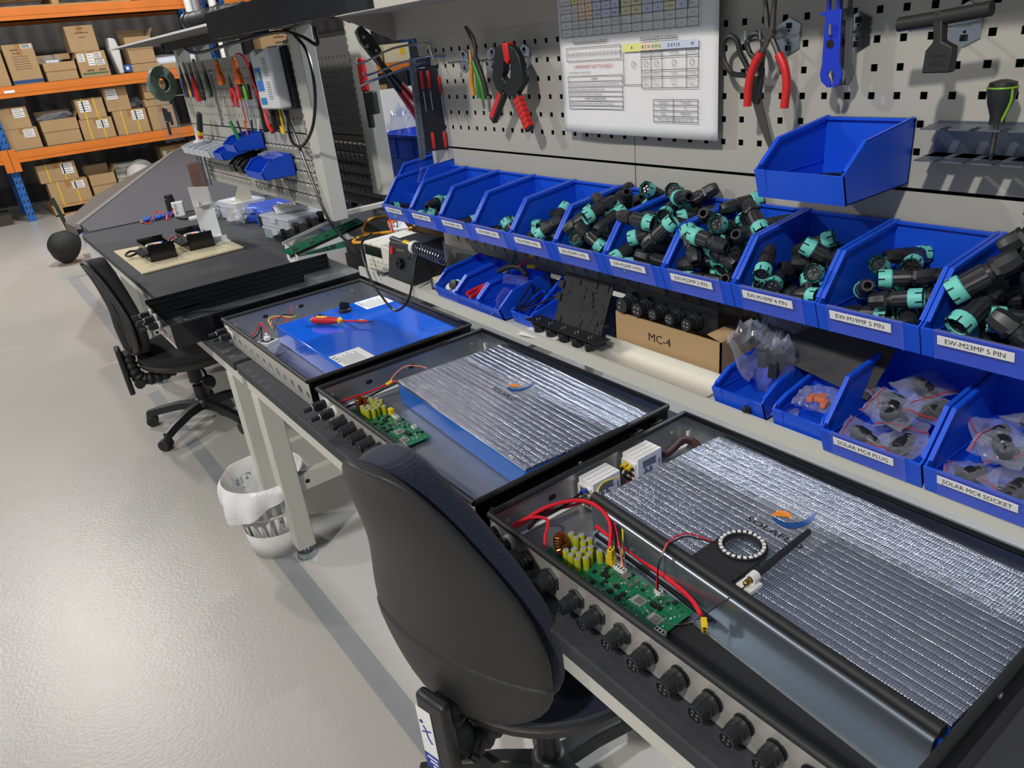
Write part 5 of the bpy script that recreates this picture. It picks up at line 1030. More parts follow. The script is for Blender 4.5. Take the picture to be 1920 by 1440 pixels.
cells = [['A', 'MC4', 'FEMALE', 'YES', '30A', '+PV SOLAR', '-PV SOLAR', 'NA'], ['B', 'EW-M23F', '2P', 'YES', '22A', '+IN ACC', '-IN ACC', 'NA'], ['C', 'EW-M23F', '4P', 'YES', '22A', 'HOT PWR', 'HOT PWR', 'R'], ['D', 'EW-M19F', '5P', 'YES', '5A', '+12V REG', 'GND', 'OUT A'], ['E', 'EW-M19F', '2P', 'YES', '10A', '+12V', 'LOAD', 'NA'], ['F', 'EW-M19F', '4P', 'YES', '5A', 'SERVO A', 'SERVO B', 'NC']]
for i, cc in enumerate(cells):
    for j, s in enumerate(cc): wr(s, (ul[i + 1] + ul[i + 2]) / 2, .472 + .0345 * (7 - j), .0075 if j == 0 else .0038)
cells = [['2P', 'YES', '5A', '+12V RAW', 'GND', 'NA', 'NA', 'NA'], ['4P', 'YES', '5A', 'PULSE A', 'PULSE B', 'GND', 'NC', 'NA'], ['3P', 'YES', '5A', '+12V RAW', 'GND', 'NA', '', ''], ['4P', 'YES', '5A', 'A+', 'A-', 'B+', 'B-', 'NA'], ['5P', 'YES', '5A', '+12V', 'GND', 'VX CRZN', 'VX BLUE', 'NA'], ['2P', 'YES', '5A', 'GND', 'RX', 'TX', '+12V', 'NA'], ['TED', '0.5', 'pH', 'Ref', 'Temp', 'Salt A', 'Salt B', 'CAP']]
for i, cc in enumerate(cells):
    for j, s in enumerate(cc):
        if s: wr(s, (ur[i] + ur[i + 1]) / 2, .472 + .0345 * (7 - j), .0038)
wr('Bottom panel layout (location reference)', .235, .432, .0062); line(.12, .424, .35, .424)
table(.06, .345, .445, .405, [.06, .445], [.345, .405])
for k in range(15):
    cu = .078 + k * .0255; rr = .011 if 2 <= k <= 3 else .0085; pts = [(U0 + (cu + rr * math.cos(a)) * W_, V0 + (.374 + rr * math.sin(a)) * W_, .005) for a in [2 * PI * j / 14 for j in range(14)]]
    g.tube(pts, .0003, INK, n=3, closed=True, smooth=1); wr('ABCDEFGHIJKLMN'[min(k, 13)], cu, .374, .0045)
wr('!! IMPORTANT: NOT TO SCALE! !!', .25, .318, .0085, mat('print_red', (200, 50, 60), .8), sx=.9)
wr('E = External Button or camera switches', .062, .293, .0042, al='LEFT')
table(.06, .12, .45, .275, [.06, .45], [.12, .136, .158, .180, .202, .225, .250, .275])
for s, v in (('NOTES', .262), ('LATEST CHANGE NOTES', .169)): wr(s, .255, v, .0055)
for s, v in (('All Mentor panel mount sockets are "front panel" mounted, with rear PCB mount pins', .237), ('Corresponding in-line plugs to be supplied with every socket.', .213), ('M connects not present on Ultimate unit, only Extension', .191), ('Water quality sensor pins not changed to monitor UVA (no IO expansion)', .147)): wr(s, .068, v, .0042, al='LEFT')
wr('Hole cutout guide for connectors', .68, .425, .0068, sx=.95); line(.57, .416, .79, .416)
for a, b, c in ((.46, .575, 'y'), (.575, .635, 'p'), (.635, .70, 'g'), (.70, .84, 'b'), (.84, .905, 'b')): Q(a, .372, b, .405, COLS[c])
for s, u in (('A', .517), ('B C N', .605), ('G H I L', .668), ('D E F J K', .77), ('M', .872)): wr(s, u, .388, .0078)
table(.575, .215, .905, .372, [.575, .635, .70, .84, .905], [.215, .262, .290, .345, .372]); table(.46, .23, .575, .372, [.46, .575], [.23])
for s, u in (('EW-M23F', .605), ('EW-M19MP', .668), ('EW-M19MP', .77), ('SP1312/S', .872)): wr(s, u, .358, .0045)
for u in (.605, .668, .77, .872, .525):
    rr = .013; g.tube([(U0 + (u + rr * .85 * math.cos(a)) * W_, V0 + (.317 + rr * math.sin(a)) * W_, .005) for a in [2 * PI * j / 12 for j in range(12)]], .0004, INK, n=3, closed=True, smooth=1)
    if u > .53: wr('O 20.6mm', u, .276, .0040); wr('8 minus cut =', u, .248, .0034); wr('18.0mm', u, .230, .0038)
table(.645, .070, .905, .165, [.645, .765, .905], [.094, .118, .142, .165]); line(.645, .070, .905, .070)
for a, b, v in (('Created by:', 'P. Shepherd', .153), ('Version:', 'M', .130), ('Date:', '30/06/2025', .106)): wr(a, .705, v, .0052); wr(b, .835, v, .0052)
wr('Glacia to Water Technologies Pty Ltd 2025', .775, .082, .0050, sx=.95)
g.obj('printed_tables', t, smooth=False)
# ================================================================== CHAIRS
def loft(g, levels, m, n=28, lean=0):
    """levels: (z, half_width, x_centre, half_thickness, wrap) closed superellipse rings"""
    vs = []
    for z, w_, xc, th, wrap in levels:
        q_ = min(1, max(0, (z - .76) / .22)); yo = lean * q_ * q_ * (3 - 2 * q_)
        for k in range(n):
            a = 2 * PI * k / n; c, s_ = math.cos(a), math.sin(a)
            x = th * math.copysign(abs(c) ** .7, c); y = w_ * math.copysign(abs(s_) ** .8, s_)
            vs.append((xc + x + wrap * min(1, w_ / .19) ** 2 * (y / max(w_, .01)) ** 2, y + yo, z))
    L = len(levels); fs = [(i * n + k, i * n + (k + 1) % n, (i + 1) * n + (k + 1) % n, (i + 1) * n + k) for i in range(L - 1) for k in range(n)]
    fs += [tuple(range(n))[::-1], tuple(range((L - 1) * n, L * n))]; g.add(vs, fs, m)
def chair(label, loc, rz, dz, fab, zs=0, legrot=0.0, ribs=False, near=False):
    t = thing('task_chair', label, 'office chair', loc, rz)
    lv = [(.515, .05, -.222), (.53, .11, -.226), (.56, .16, -.230), (.60, .195, -.233), (.66, .212, -.236), (.74, .203, -.234), (.82, .172, -.240), (.90, .138, -.252), (.95, .118, -.262), (.985, .100, -.271), (1.008, .082, -.277), (1.024, .061, -.282), (1.032, .040, -.285), (1.035, .020, -.286)]
    LN = .040 if near else 0
    k_ = .86 if ribs else 1.0
    lv = [((z - .515) * k_ + .515 + dz - (.020 if near else 0), w_ * (.95 if ribs else 1), x) for z, w_, x in lv]
    g = G(); loft(g, [(z, w_, x, .020 if .1 < w_ else .012, .034) for z, w_, x in lv], SHELLM, 36, LN)
    sh = g.obj('back_shell', t, sub=1)
    g = G(); loft(g, [(z * .995 + .004 * 1, w_ * (.975 if w_ > .1 else .9), x + .042, .036, .028) for z, w_, x in lv], fab, 36, LN); g.obj('back_cushion', t, sub=1)
    if ribs:
        g = G()
        for j in range(4):
            g.tube([(x - .022 + .030 * ((w_ * (.25 + .17 * j)) / max(w_, .01)) ** 2, w_ * (.25 + .17 * j), z) for z, w_, x in lv[2:-2]], .004, SHELLM, n=6)
            g.tube([(x - .022 + .030 * ((w_ * (.25 + .17 * j)) / max(w_, .01)) ** 2, -w_ * (.25 + .17 * j), z) for z, w_, x in lv[2:-2]], .004, SHELLM, n=6)
        g.obj('shell_rib', t)
    else:
        g = G(); loft(g, [(z, w_ * 1.012 + .001, x, .0225, .034) for z, w_, x in [(a + 0, b, c - .002) for a, b, c in lv[:5]]] + [(lv[4][0] + .012, lv[4][1] * .9, lv[4][2] + .004, .020, .034)], SHELLM, 36); g.obj('lower_shell', t, sub=1)
    zt = .50 + dz
    g = G(); g.lathe([(.10, zt - .075), (.215, zt - .07), (.245, zt - .055), (.250, zt - .035), (.243, zt - .03)], SHELLM, n=48, T=Matrix.Translation((.03, 0, 0)) @ Matrix.Diagonal((1, 1.02, 1, 1))); g.obj('seat_pan', t)
    g = G(); g.lathe([(.240, zt - .034), (.244, zt - .015), (.225, zt + .008), (.15, zt + .014), (.01, zt + .010)], fab, n=48, T=Matrix.Translation((.03, 0, 0)) @ Matrix.Diagonal((1, 1.02, 1, 1))); g.obj('seat_cushion', t)
    g = G(); g.cyl((0, 0, zt - .20), (0, 0, zt - .08), .032, BLACK, n=20); g.cyl((0, 0, .16), (0, 0, zt - .20), .014, GLOSS, n=16); g.cyl((0, 0, .09), (0, 0, zt - .22 if not near else zt - .12), .026, BLACK, n=20); g.obj('gas_column', t)
    g = G(); g.box((-.10, -.06, zt - .115), (.10, .06, zt - .075), BLACK); g.obj('tilt_mechanism', t, bev=.004)
    # back bar with bellows cover
    g = G()
    path = [(-.08, 0, zt - .11), (-.16, 0, zt - .125), (-.225, 0, zt - .11), (-.250, 0, zt - .04), (-.245, 0, zt + .03)]
    g.tube(path, lambda q: .030 + .004 * math.sin(q * 60), RUBBER, n=10, smooth=8); g.obj('bellows_cover', t)
    g = G(); g.box((-.292, -.036, zt - .17), (-.268, .036, zt + .06), BLACK); bb = g.obj('back_bar', t, bev=.008)
    if near:
        g = G(); g.box((-.2935, -.0, zt - .125), (-.2925, .036, zt + .030), LABEL); g.box((-.2939, .0, zt - .125), (-.2934, .036, zt - .085), mat('label_blue', (30, 50, 150), .5))
        Ml = Matrix.Translation((-.2940, .018, zt - .03)) @ Matrix(((0, 0, -1, 0), (-1, 0, 0, 0), (0, 1, 0, 0), (0, 0, 0, 1)))
        g.tube([Ml @ Vector(p) for p in ((-.006, .018, 0), (0, .008, 0), (.002, -.008, 0), (.010, -.02, 0))], .0012, MATS['label_blue'], n=5); g.tube([Ml @ Vector(p) for p in ((-.012, .0, 0), (0, .006, 0), (.012, .012, 0))], .0012, MATS['label_blue'], n=5); g.cyl(Ml @ Vector((-.009, .027, 0)), Ml @ Vector((-.009, .027, .001)), .004, MATS['label_blue'], n=10)
        for k in range(3): g.box((-.2944, .004, zt - .096 - .010 * k), (-.2939, .030 - .006 * k, zt - .092 - .010 * k), LABEL)
        g.obj('care_label', bb, smooth=False)
    g = G(); g.cyl((-.24, -.055, zt - .11), (-.24, -.085, zt - .11), .022, BLACK, n=8); g.cyl((-.24, .0, zt - .11), (-.24, -.06, zt - .11), .008, BLACK); g.obj('adjuster_knob', t)
    # paddle lever
    g = G(); g.tube([(.02, -.06, zt - .10), (.03, -.13, zt - .115), (.03, -.17, zt - .13)], .007, BLACK); M = T(.03, -.205, zt - .145, .3, 0, 0); g.M = M
    g.prism([(.028 * math.cos(a) * (1 + .1 * math.sin(a)), .048 * math.sin(a)) for a in [2 * PI * k / 20 for k in range(20)]], -.005, .005, BLACK); lv_ = g.obj('lift_paddle', t, bev=.002)
    if near:
        g = G(); g.M = M @ Matrix.Translation((0, 0, .0055)) @ Matrix.Rotation(-1.0, 4, 'Z'); g.tube([(-.018, .006, 0), (-.006, .004, 0), (-.004, -.006, 0), (.012, -.008, 0), (.020, -.008, 0)], .0022, LABEL, n=5); g.cyl((-.022, .006, 0), (-.022, .006, .001), .0035, LABEL, n=10); letter(g, 'LIFT', .009, Matrix.Translation((.004, .012, 0)), LABEL); g.obj('lift_symbol', lv_, smooth=False)
    # base
    g = G(); g.lathe([(.045, .075), (.05, .10), (.038, .125), (.03, .13)], BLACK, n=20); g.obj('hub', t)
    for k in range(5):
        a = legrot + 2 * PI * k / 5; M = Matrix.Rotation(a, 4, 'Z'); g = G(); g.M = M
        pts = [(.03, .115, .028), (.12, .115, .024), (.22, .098, .019), (.285, .082, .017)]; vs = []
        for x, zt_, w_ in pts: vs += [(x, -w_, zt_ - .036), (x, w_, zt_ - .036), (x, w_ * .7, zt_), (x, -w_ * .7, zt_)]
        fs = [(4 * i + j, 4 * i + (j + 1) % 4, 4 * i + 4 + (j + 1) % 4, 4 * i + 4 + j) for i in range(3) for j in range(4)] + [(3, 2, 1, 0), (12, 13, 14, 15)]
        g.add(vs, fs, BLACK); g.obj('base_leg', t, bev=.004)
        g = G(); g.M = M @ Matrix.Translation((.285, 0, 0)) @ Matrix.Rotation(k * 1.3 + .4, 4, 'Z')
        g.cyl((0, 0, .05), (0, 0, .07), .008, BLACK); g.cyl((-.012, -.024, .0275), (-.012, -.005, .0275), .0275, RUBBER, n=22); g.cyl((-.012, .005, .0275), (-.012, .024, .0275), .0275, RUBBER, n=22); g.box((-.03, -.006, .03), (.012, .006, .052), BLACK); g.obj('caster', t, bev=.003)
    return t
chair('navy fabric office chair with black shell pushed up to the nearest bench', (-.480, -.190, 0), math.radians(13.6), 0, FABRIC, legrot=.9, near=True)
BF = mat('black_fabric', (30, 30, 32), .9, bump=(300, .3))
chair('smaller black office chair with a ribbed back at the second bench', (-.50, 2.45, 0), math.radians(-4), -.085, BF, legrot=math.radians(145 + 4), ribs=True)
# ------------------------------------------------------------------ waste bin
t = thing('waste_basket', 'white slotted waste basket lined with a plastic bag beneath the bench corner', 'waste basket', (-.60, 1.20, 0))
WB = mat('basket_white', (214, 214, 210), .45)
g = G(); n = 48
def rr(z): return .098 + .034 * z / .29
for z0, z1 in ((0, .10), (.255, .29)):
    vs = [(rr(z) * math.cos(2 * PI * k / n), rr(z) * math.sin(2 * PI * k / n), z) for z in (z0, z1) for k in range(n)]; g.add(vs, [(k, (k + 1) % n, n + (k + 1) % n, n + k) for k in range(n)], WB)
for k in range(0, n, 2):
    for za, zb in ((.10, .17), (.18, .255)):
        a0, a1 = 2 * PI * k / n, 2 * PI * (k + 1) / n; g.add([(rr(z) * math.cos(a), rr(z) * math.sin(a), z) for z, a in ((za, a0), (za, a1), (zb, a1), (zb, a0))], [(0, 1, 2, 3)], WB)
vs = [(rr(z) * math.cos(2 * PI * k / n), rr(z) * math.sin(2 * PI * k / n), z) for z in (.17, .18) for k in range(n)]; g.add(vs, [(k, (k + 1) % n, n + (k + 1) % n, n + k) for k in range(n)], WB)
g.add([(rr(0) * math.cos(2 * PI * k / n), rr(0) * math.sin(2 * PI * k / n), 0.002) for k in range(n)], [tuple(range(n))], WB)
g.obj('basket', t, solid=.002)
LINER = mat('white_liner', (232, 232, 232), .35, bump=(30, .5, .01)); LINER.node_tree.nodes['Principled BSDF'].inputs['Subsurface Weight'].default_value = .1
g = G()
def liner(u, v):
    a = 2 * PI * u; fold = .006 * math.sin(a * 9 + v * 3) + .004 * noise.noise(Vector((math.cos(a) * 3, math.sin(a) * 3, v * 6)))
    if v < .5: q = v / .5; z = .04 + .262 * q; r = rr(z) - .008 + fold * q * .6 - (1 - q) * .02
    else: q = (v - .5) / .5; z = .302 - .085 * q * (1 + .5 * math.sin(a * 2 + 1)) + .010 * math.sin(q * PI); r = rr(.29) + .006 + .018 * math.sin(q * 2.2) + fold * q * 1.6
    return (r * math.cos(a), r * math.sin(a), z)
g.grid(liner, 72, 14, LINER); lo = g.obj('liner_bag', t)
g = G(); TG = mat('teal_print', (60, 120, 120), .6)
for s_, z_, sz in (('G 15', .245, .035), ('%', .20, .045)):
    M = Matrix.Rotation(2.0, 4, 'Z') @ Matrix.Translation((.108, 0, z_)) @ Matrix(((0, 0, 1, 0), (1, 0, 0, 0), (0, 1, 0, 0), (0, 0, 0, 1))); letter(g, s_, sz, M, TG)
g.obj('bag_print', lo, smooth=False)
# ================================================================== SECOND BENCH: things on it
t = thing('test_plate', 'cream acrylic base plate carrying two small black open boxes', 'base plate', (-.31, 2.93, .7315)); MDF = mat('cream_acrylic', (226, 214, 178), .3)
g = G(); g.prism([(-.25, -.32), (.245, -.28), (.245, .28), (-.25, .35)], 0, .008, MDF); g.obj('plate', t, bev=.001)
g = G()
for k in range(9): x = -.21 + .012 * (k % 5); g.box((x + .15 * (k > 4), -.24 + .022 * k, .008), (x + .045 + .15 * (k > 4), -.238 + .022 * k, .0083), EDGEB)
g.obj('engraved_slot', t)
def testbox(x, y, lab):
    t = thing('black_test_box', lab, 'enclosure', (x, y, .740)); a, b, h = .062, .115, .072
    g = G(); g.box((-a, -b, 0), (a, b, .003), GLOSS)
    g.box((-a, -b, 0), (a, -b + .003, h + .008), GLOSS); g.box((-a, b - .003, 0), (a, b, h + .008), GLOSS); g.box((-a, -b, 0), (-a + .003, b, h - .004), GLOSS); g.box((a - .003, -b, 0), (a, b, h - .01), GLOSS)
    for k in (-.045, .045): g.box((k - .004, -b - .002, .004), (k + .004, -b, h), GLOSS)
    g.obj('case', t)
    g = G(); g.tube([(-.01 + .036 * math.cos(q), .0 + .036 * math.sin(q), .058) for q in [2 * PI * k / 24 for k in range(24)]], .0048, LABEL, n=6, closed=True, smooth=1); g.obj('led_ring', t)
    for p in ((.01, -.02), (.0, .01)): g = G(); g.cyl((p[0], p[1], .058), (p[0], p[1], .062), .004, mat('red_led', (255, 90, 60), .4, emit=((255, 80, 40), 3)), n=8); g.obj('red_lamp', t)
    g = G(); g.box((-.045, -.09, .02), (.05, .09, .022), GREEN); g.obj('board', t)
    for k in range(7): g = G(); g.lathe([(.006, .022), (.006, .050)], mat('olive_sleeve', (168, 172, 40), .35), n=10, T=Matrix.Translation((.012 + .014 * (k % 3), -.085 + .016 * (k // 3), 0))); g.obj('capacitor', t)
    g = G(); g.box((.02, .04, .022), (.045, .07, .055), mat('blue_part', (30, 80, 190), .4)); g.obj('blue_component', t)
    for k in range(5):
        g = G(); g.lathe([(.012, 0), (.012, .01), (.009, .012), (.009, .03)], CONN, n=12, T=Matrix.Translation((-a, .08 - .038 * k, .03)) @ Matrix.Rotation(-PI / 2, 4, 'Y')); g.obj('panel_socket', t)
        g = G(); g.cyl((-a - .001, .062 - .038 * k, .055), (-a + .001, .062 - .038 * k, .055), .003, CHROME if k != 4 else mat('brass', (200, 160, 80), .3, 1), n=8); g.obj('screw', t)
testbox(-.415, 2.90, 'black open test box with LED ring, nearest the bench edge')
testbox(-.215, 2.95, 'black open test box with LED ring, beside the white bracket')
t = thing('cable_end', 'red tipped black plug lying between the two test boxes', 'plug', (-.315, 3.08, .755)); g = G(); g.tube([(-.03, -.03, .0), (0, 0, .012), (.02, .03, .02)], .007, BLACK); g.obj('lead', t); g = G(); g.cyl((.0, .005, .018), (.03, .015, .024), .005, RED); g.obj('red_tip', t)
t = thing('coiled_lead', 'black looped lead hanging off the front of the first test box', 'cable', (-.50, 2.96, .755)); g = G(); g.tube([(.02, .03, .01), (-.02, .05, .015), (-.05, .03, .008), (-.04, -.01, .004), (.01, 0, .012)], .006, BLACK); g.obj('lead', t)
t = thing('white_bracket', 'upright white acrylic bracket with small ledge beside the test boxes', 'bracket', (-.115, 2.99, .740)); g = G(); g.box((-.065, -.006, 0), (.065, 0, .008), LABEL)
g.prism([(-.050, 0), (.048, 0), (.042, .27), (-.055, .285)], .0, .005, LABEL, 'y'); g.box((-.050, -.14, 0), (.048, .0, .005), LABEL); g.box((-.048, -.10, .005), (.046, -.094, .03), LABEL); g.obj('upright', t)
g = G(); g.box((-.035, -.030, .185), (.035, .0, .191), LABEL); g.box((-.035, -.004, .191), (.035, .0, .215), LABEL); g.box((-.035, -.03, .191), (-.031, 0, .21), LABEL); g.obj('ledge', t)
# small stuff further back
for k, (x, y, rz) in enumerate(((-.235, 4.20 - .2, .4), (-.16, 4.0, .2), (-.09, 4.02, .7))):
    t = thing('blue_cell', ['leftmost', 'middle', 'rightmost'][k] + ' blue wrapped cell with red wires, far end of the second bench', 'battery cell', (x, y, .745), rz); g = G(); g.cyl((-.035, 0, .002), (.035, 0, .002), .0145, mat('cell_blue', (24, 84, 190), .35), n=16); g.obj('cell', t); g = G(); g.cyl((-.036, 0, .002), (-.035, 0, .002), .012, YEL, n=12); g.obj('end_ring', t)
cable('signal_cable', 'tangled thin red leads over the blue cells', [(-.27, 3.97, .745), (-.24, 3.92, .735), (-.20, 3.97, .76), (-.16, 4.02, .78), (-.12, 3.95, .76), (-.14, 3.90, .735), (-.08, 3.98, .755), (-.07, 4.04, .76)], .003, REDC)
t = thing('tape_roll', 'white tape roll printed SOLAR, standing at the far end of the bench', 'tape roll', (-.03, 4.0, .7305)); g = G(); g.lathe([(.036, 0), (.036, .085), (.026, .086), (.026, .002)], LABEL, n=28, cap=False); g.obj('roll', t)
g = G(); letter(g, 'SOLAR', .022, Matrix.Rotation(PI + .9, 4, 'Z') @ Matrix.Translation((.0365, 0, .045)) @ Matrix(((0, 0, 1, 0), (1, 0, 0, 0), (0, 1, 0, 0), (0, 0, 0, 1))) @ Matrix.Rotation(-PI / 2, 4, 'Z')); g.lathe([(.008, 0), (.008, .0006)], mat('print_orange', (230, 120, 60), .5), T=Matrix.Rotation(PI + .3, 4, 'Z') @ Matrix.Translation((.0362, 0, .05)) @ Matrix.Rotation(PI / 2, 4, 'Y'), n=12); g.obj('print', t, smooth=False)
t = thing('black_canister', 'short black canister with lid behind the white tape roll', 'canister', (-.05, 4.012 + .08, .7305)); g = G(); g.lathe([(.030, 0), (.030, .10), (.027, .102), (.027, .125), (.02, .127)], BLACK); g.obj('body', t)
t = thing('brown_tube', 'tall brown cardboard tube standing at the far end of the bench', 'tube', (.12, 3.93, .7305)); g = G(); g.lathe([(.044, 0), (.044, .305), (.036, .305), (.036, .01)], mat('brown_card', (104, 76, 62), .7, vary=(12, .1)), n=28, cap=False); g.obj('tube', t)
g = G(); g.box((-.07, -.05, 0), (.07, .05, .012), BLACK); tag(g.obj('black_case', None, (.0, 3.86, .7305), .2), 'flat black case lying in front of the white tape roll', 'case')
g = G(); g.box((-.035, -.012, 0), (.035, .012, .018), mat('crimson_plastic', (170, 30, 60), .4)); tag(g.obj('red_cutter', None, (.06, 3.79, .7305), .3), 'small crimson plastic tool with white end at the edge of the black case', 'tool')
g = G(); g.box((-.025, -.012, 0), (.025, .012, .016), LABEL); tag(g.obj('white_marker', None, (-.01, 3.77, .7305), .3), 'white plastic block beside the crimson tool', 'block')
bag('clear bag with green parts beside the brown tube', (.145, 3.77, .733), .13, .16, .07, 91, .4, GREEN, strip=False, cat='plastic bag')
bag('clear bag with pink parts behind the white bracket', (.06, 3.62, .733), .10, .11, .05, 92, .1, mat('pink_part', (190, 90, 110), .5), strip=False, cat='plastic bag')
t = thing('cream_wedge', 'cream triangular sheet leaning under the far board corner', 'sheet', (.13, 3.42, .7305)); g = G(); g.prism([(-.03, 0), (.14, 0), (.14, .30)], 0, .006, MDF, 'y'); g.obj('sheet', t)
t = thing('clear_box', 'clear lidded box of white cotton with printed card on top, under the far board', 'box', (.225, 3.50, .7305), .15); g = G(); g.box((-.09, -.12, 0), (.09, .12, .065), MILK); g.obj('base', t, bev=.006); g = G(); g.box((-.094, -.124, .066), (.094, .124, .105), MILK); g.obj('lid', t, bev=.006)
g = G(); g.box((-.05, -.06, .1055), (.05, .05, .107), LABEL); g.box((.0, -.05, .107), (.04, -.01, .1075), mat('dark_red_print', (120, 40, 40), .6)); g.obj('printed_card', t)
bag('crumpled white bag beneath the clear cotton box', (.17, 3.30, .733), .15, .20, .08, 93, .2, LABEL, strip=False, cat='plastic bag')
CB = mat('case_blue', (30, 78, 190), .4)
t = thing('tool_case', 'blue plastic power tool case with black latches lying flat under the board', 'case', (.31, 3.18, .7305), .05)
g = G(); g.prism([(-.14, -.16), (.15, -.19), (.16, .20), (-.08, .20), (-.14, .10), (-.11, .05), (-.11, -.02), (-.14, -.06)], .0, .045, CB); g.obj('base_half', t, bev=.010); g = G(); g.prism([(-.135, -.155), (.145, -.185), (.155, .195), (-.08, .195), (-.135, .10), (-.105, .05), (-.105, -.02), (-.135, -.06)], .046, .088, CB); g.obj('lid_half', t, bev=.012)
for yy in (-.12, .13): g = G(); g.box((-.148, yy - .022, .015), (-.138 + .02, yy + .022, .072), BLACK); g.obj('latch', t, bev=.004)
g = G(); [g.box((.03, -.05 + .012 * q, .088), (.045, -.043 + .012 * q, .0887), LABEL) for q in range(8)]; g.obj('printed_name', t, smooth=False)
for nm, z0, lab in (('storage_box', .7305, 'lower clear bluish plastic box of the stacked pair'), ('storage_box', .792, 'upper clear plastic box carrying the label printer')):
    t = thing(nm, lab, 'box', (.26, 2.66, z0), .12); g = G(); g.box((-.145, -.15, 0), (.145, .15, .046), MILK if z0 > .75 else clear_material('bluish_plastic', base=.3, edge=.7, rough=.3, body=(.55, .68, .74))); g.obj('base', t, bev=.005); g = G(); g.box((-.150, -.155, .047), (.150, .155, .0605), MILK); g.obj('lid', t, bev=.004)
    g = G(); g.box((-.158, -.03, .03), (-.150, .03, .058), MILK); g.obj('clasp', t, bev=.002)
t = thing('label_printer', 'white handheld label printer with keypad on the clear box', 'label printer', (.235, 2.70, .8535), -.25)
g = G(); g.prism([(-.085, -.05), (-.06, -.06), (.09, -.055), (.10, -.03), (.10, .04), (.085, .055), (-.06, .06), (-.085, .05)], 0, .034, LABEL); g.obj('body', t, bev=.010)
g = G(); g.box((.025, -.045, .034), (.09, .045, .043), mat('smoked_screen', (90, 90, 92), .15)); g.obj('screen', t, bev=.005); g = G(); g.box((-.088, -.035, .006), (-.055, .035, .024), BLACK); g.obj('tape_slot', t, bev=.003)
for k in range(15): g = G(); g.box((-.060 + .016 * (k % 5), -.040 + .028 * (k // 5), .034), (-.049 + .016 * (k % 5), -.022 + .028 * (k // 5), .037), FRAME); g.obj('key', t, bev=.001)
# carton with green boards and knob strips
t = openbox('white_carton', 'open white carton holding green circuit strips, near end of the second bench', 'box', (.10, 2.02, .7305), .28, .36, .085, PAPER, rz=-.20)
g = G(); g.box((-.1408, .02, .03), (-.1402, .10, .036), mat('faint_print', (170, 160, 170), .7)); g.obj('print', t, smooth=False)
def strip(loc, rz, ry, lab, L=.46, W=.055, knobs=True, m=BLACK):
    t = thing('knob_strip' if knobs else 'circuit_strip', lab, 'circuit strip', M=T(*loc, rz=rz, ry=ry, rx=.35)); g = G(); g.box((-L / 2, -W / 2, 0), (L / 2, W / 2, .003), m); g.box((-L / 2, -W / 2 - .003, -.012), (L / 2, -W / 2, .003), LABEL if knobs else BLACK); g.obj('strip', t)
    if knobs:
        for k in range(7):
            g = G(); g.lathe([(.015, .003), (.015, .012), (.010, .014), (.010, .028), (.018 if k % 2 else .012, .030), (.018 if k % 2 else .012, .036)], BLACK, n=16, T=Matrix.Translation((-L / 2 + .035 + k * L / 7.4, 0, 0))); g.obj('knob', t)
    else:
        for k in range(5): g = G(); g.box((-L / 2 + .03 + k * L / 5, -.008, .003), (-L / 2 + .06 + k * L / 5, .008, .007), ZINC); g.obj('contact_block', t)
        for k in range(4): g = G(); [g.cyl((-L / 2 + .08 + k * L / 5 + .008 * math.cos(q), .012 + .006 * math.sin(q), .003), (-L / 2 + .08 + k * L / 5 + .008 * math.cos(q), .012 + .006 * math.sin(q), .006), .002, CHROME, n=6) for q in (0, 1.2, 2.5, 3.8, 5)]; g.obj('solder_pin', t)
    return t
strip((.20, 2.20, .880), .32, -.10, 'black strip of round knobs lying highest on the white carton', L=.56, W=.06)
strip((.12, 2.02, .840), .28, -.08, 'green circuit strip lying across the carton below the knobs', L=.44, W=.05, knobs=False, m=GREEN)
strip((.11, 1.97, .790), .20, 0.0, 'lower green circuit strip inside the white carton', L=.22, W=.05, knobs=False, m=GREEN)
t = thing('black_gland', 'black cable gland lying in front of the white carton', 'gland', M=T(.0, 1.87, .752, 0, 1.4, .4)); g = G(); g.lathe([(.014, -.03), (.018, -.02), (.018, .01), (.022, .012), (.022, .028), (.014, .030)], CONN, n=10); g.obj('body', t)
# multimeter case etc
t = thing('meter_case', 'open black zip case with amber edging, holding test leads', 'case', (.235, 1.635, .8525), -.62)
BC = mat('case_black', (26, 26, 28), .7)
for s, nm in ((1, 'case_half'), (-1, 'case_half')):
    g = G(); g.M = T(0, s * .118, 0, rx=s * .10); g.prism([(.11 * math.copysign(abs(math.cos(q)) ** .5, math.cos(q)), .108 * math.copysign(abs(math.sin(q)) ** .5, math.sin(q))) for q in [2 * PI * k / 28 for k in range(28)]], 0, .040, BC); h = g.obj(nm, t, bev=.004)
    g = G(); g.M = T(0, s * .118, 0, rx=s * .10); g.tube([(.111 * math.copysign(abs(math.cos(q)) ** .5, math.cos(q)), .109 * math.copysign(abs(math.sin(q)) ** .5, math.sin(q)), .042) for q in [2 * PI * k / 28 for k in range(28)]], .0055, mat('amber_trim', (236, 160, 30), .5), closed=True, smooth=1); g.obj('zip_edge', h)
t = thing('battery_pack', 'white lithium pack with amber end lying in the black zip case', 'battery', M=T(.25, 1.56, .905, .1, 0, -.3)); g = G(); g.box((-.03, -.065, 0), (.03, .05, .022), LABEL); g.obj('pack', t, bev=.003); g = G(); g.box((-.031, .02, -.001), (.031, .055, .023), mat('amber_tape', (226, 150, 60), .4)); g.obj('amber_end', t, bev=.003)
cable('test_lead', 'red test lead curling out of the black zip case', [(.20, 1.50, .91), (.23, 1.58, .965), (.27, 1.62, .955), (.28, 1.55, .92), (.25, 1.50, .905)], .004, REDC)
cable('test_lead', 'black test lead curling beside the red one in the zip case', [(.22, 1.50, .91), (.26, 1.56, .96), (.30, 1.58, .94), (.29, 1.50, .91)], .004, BLKC)
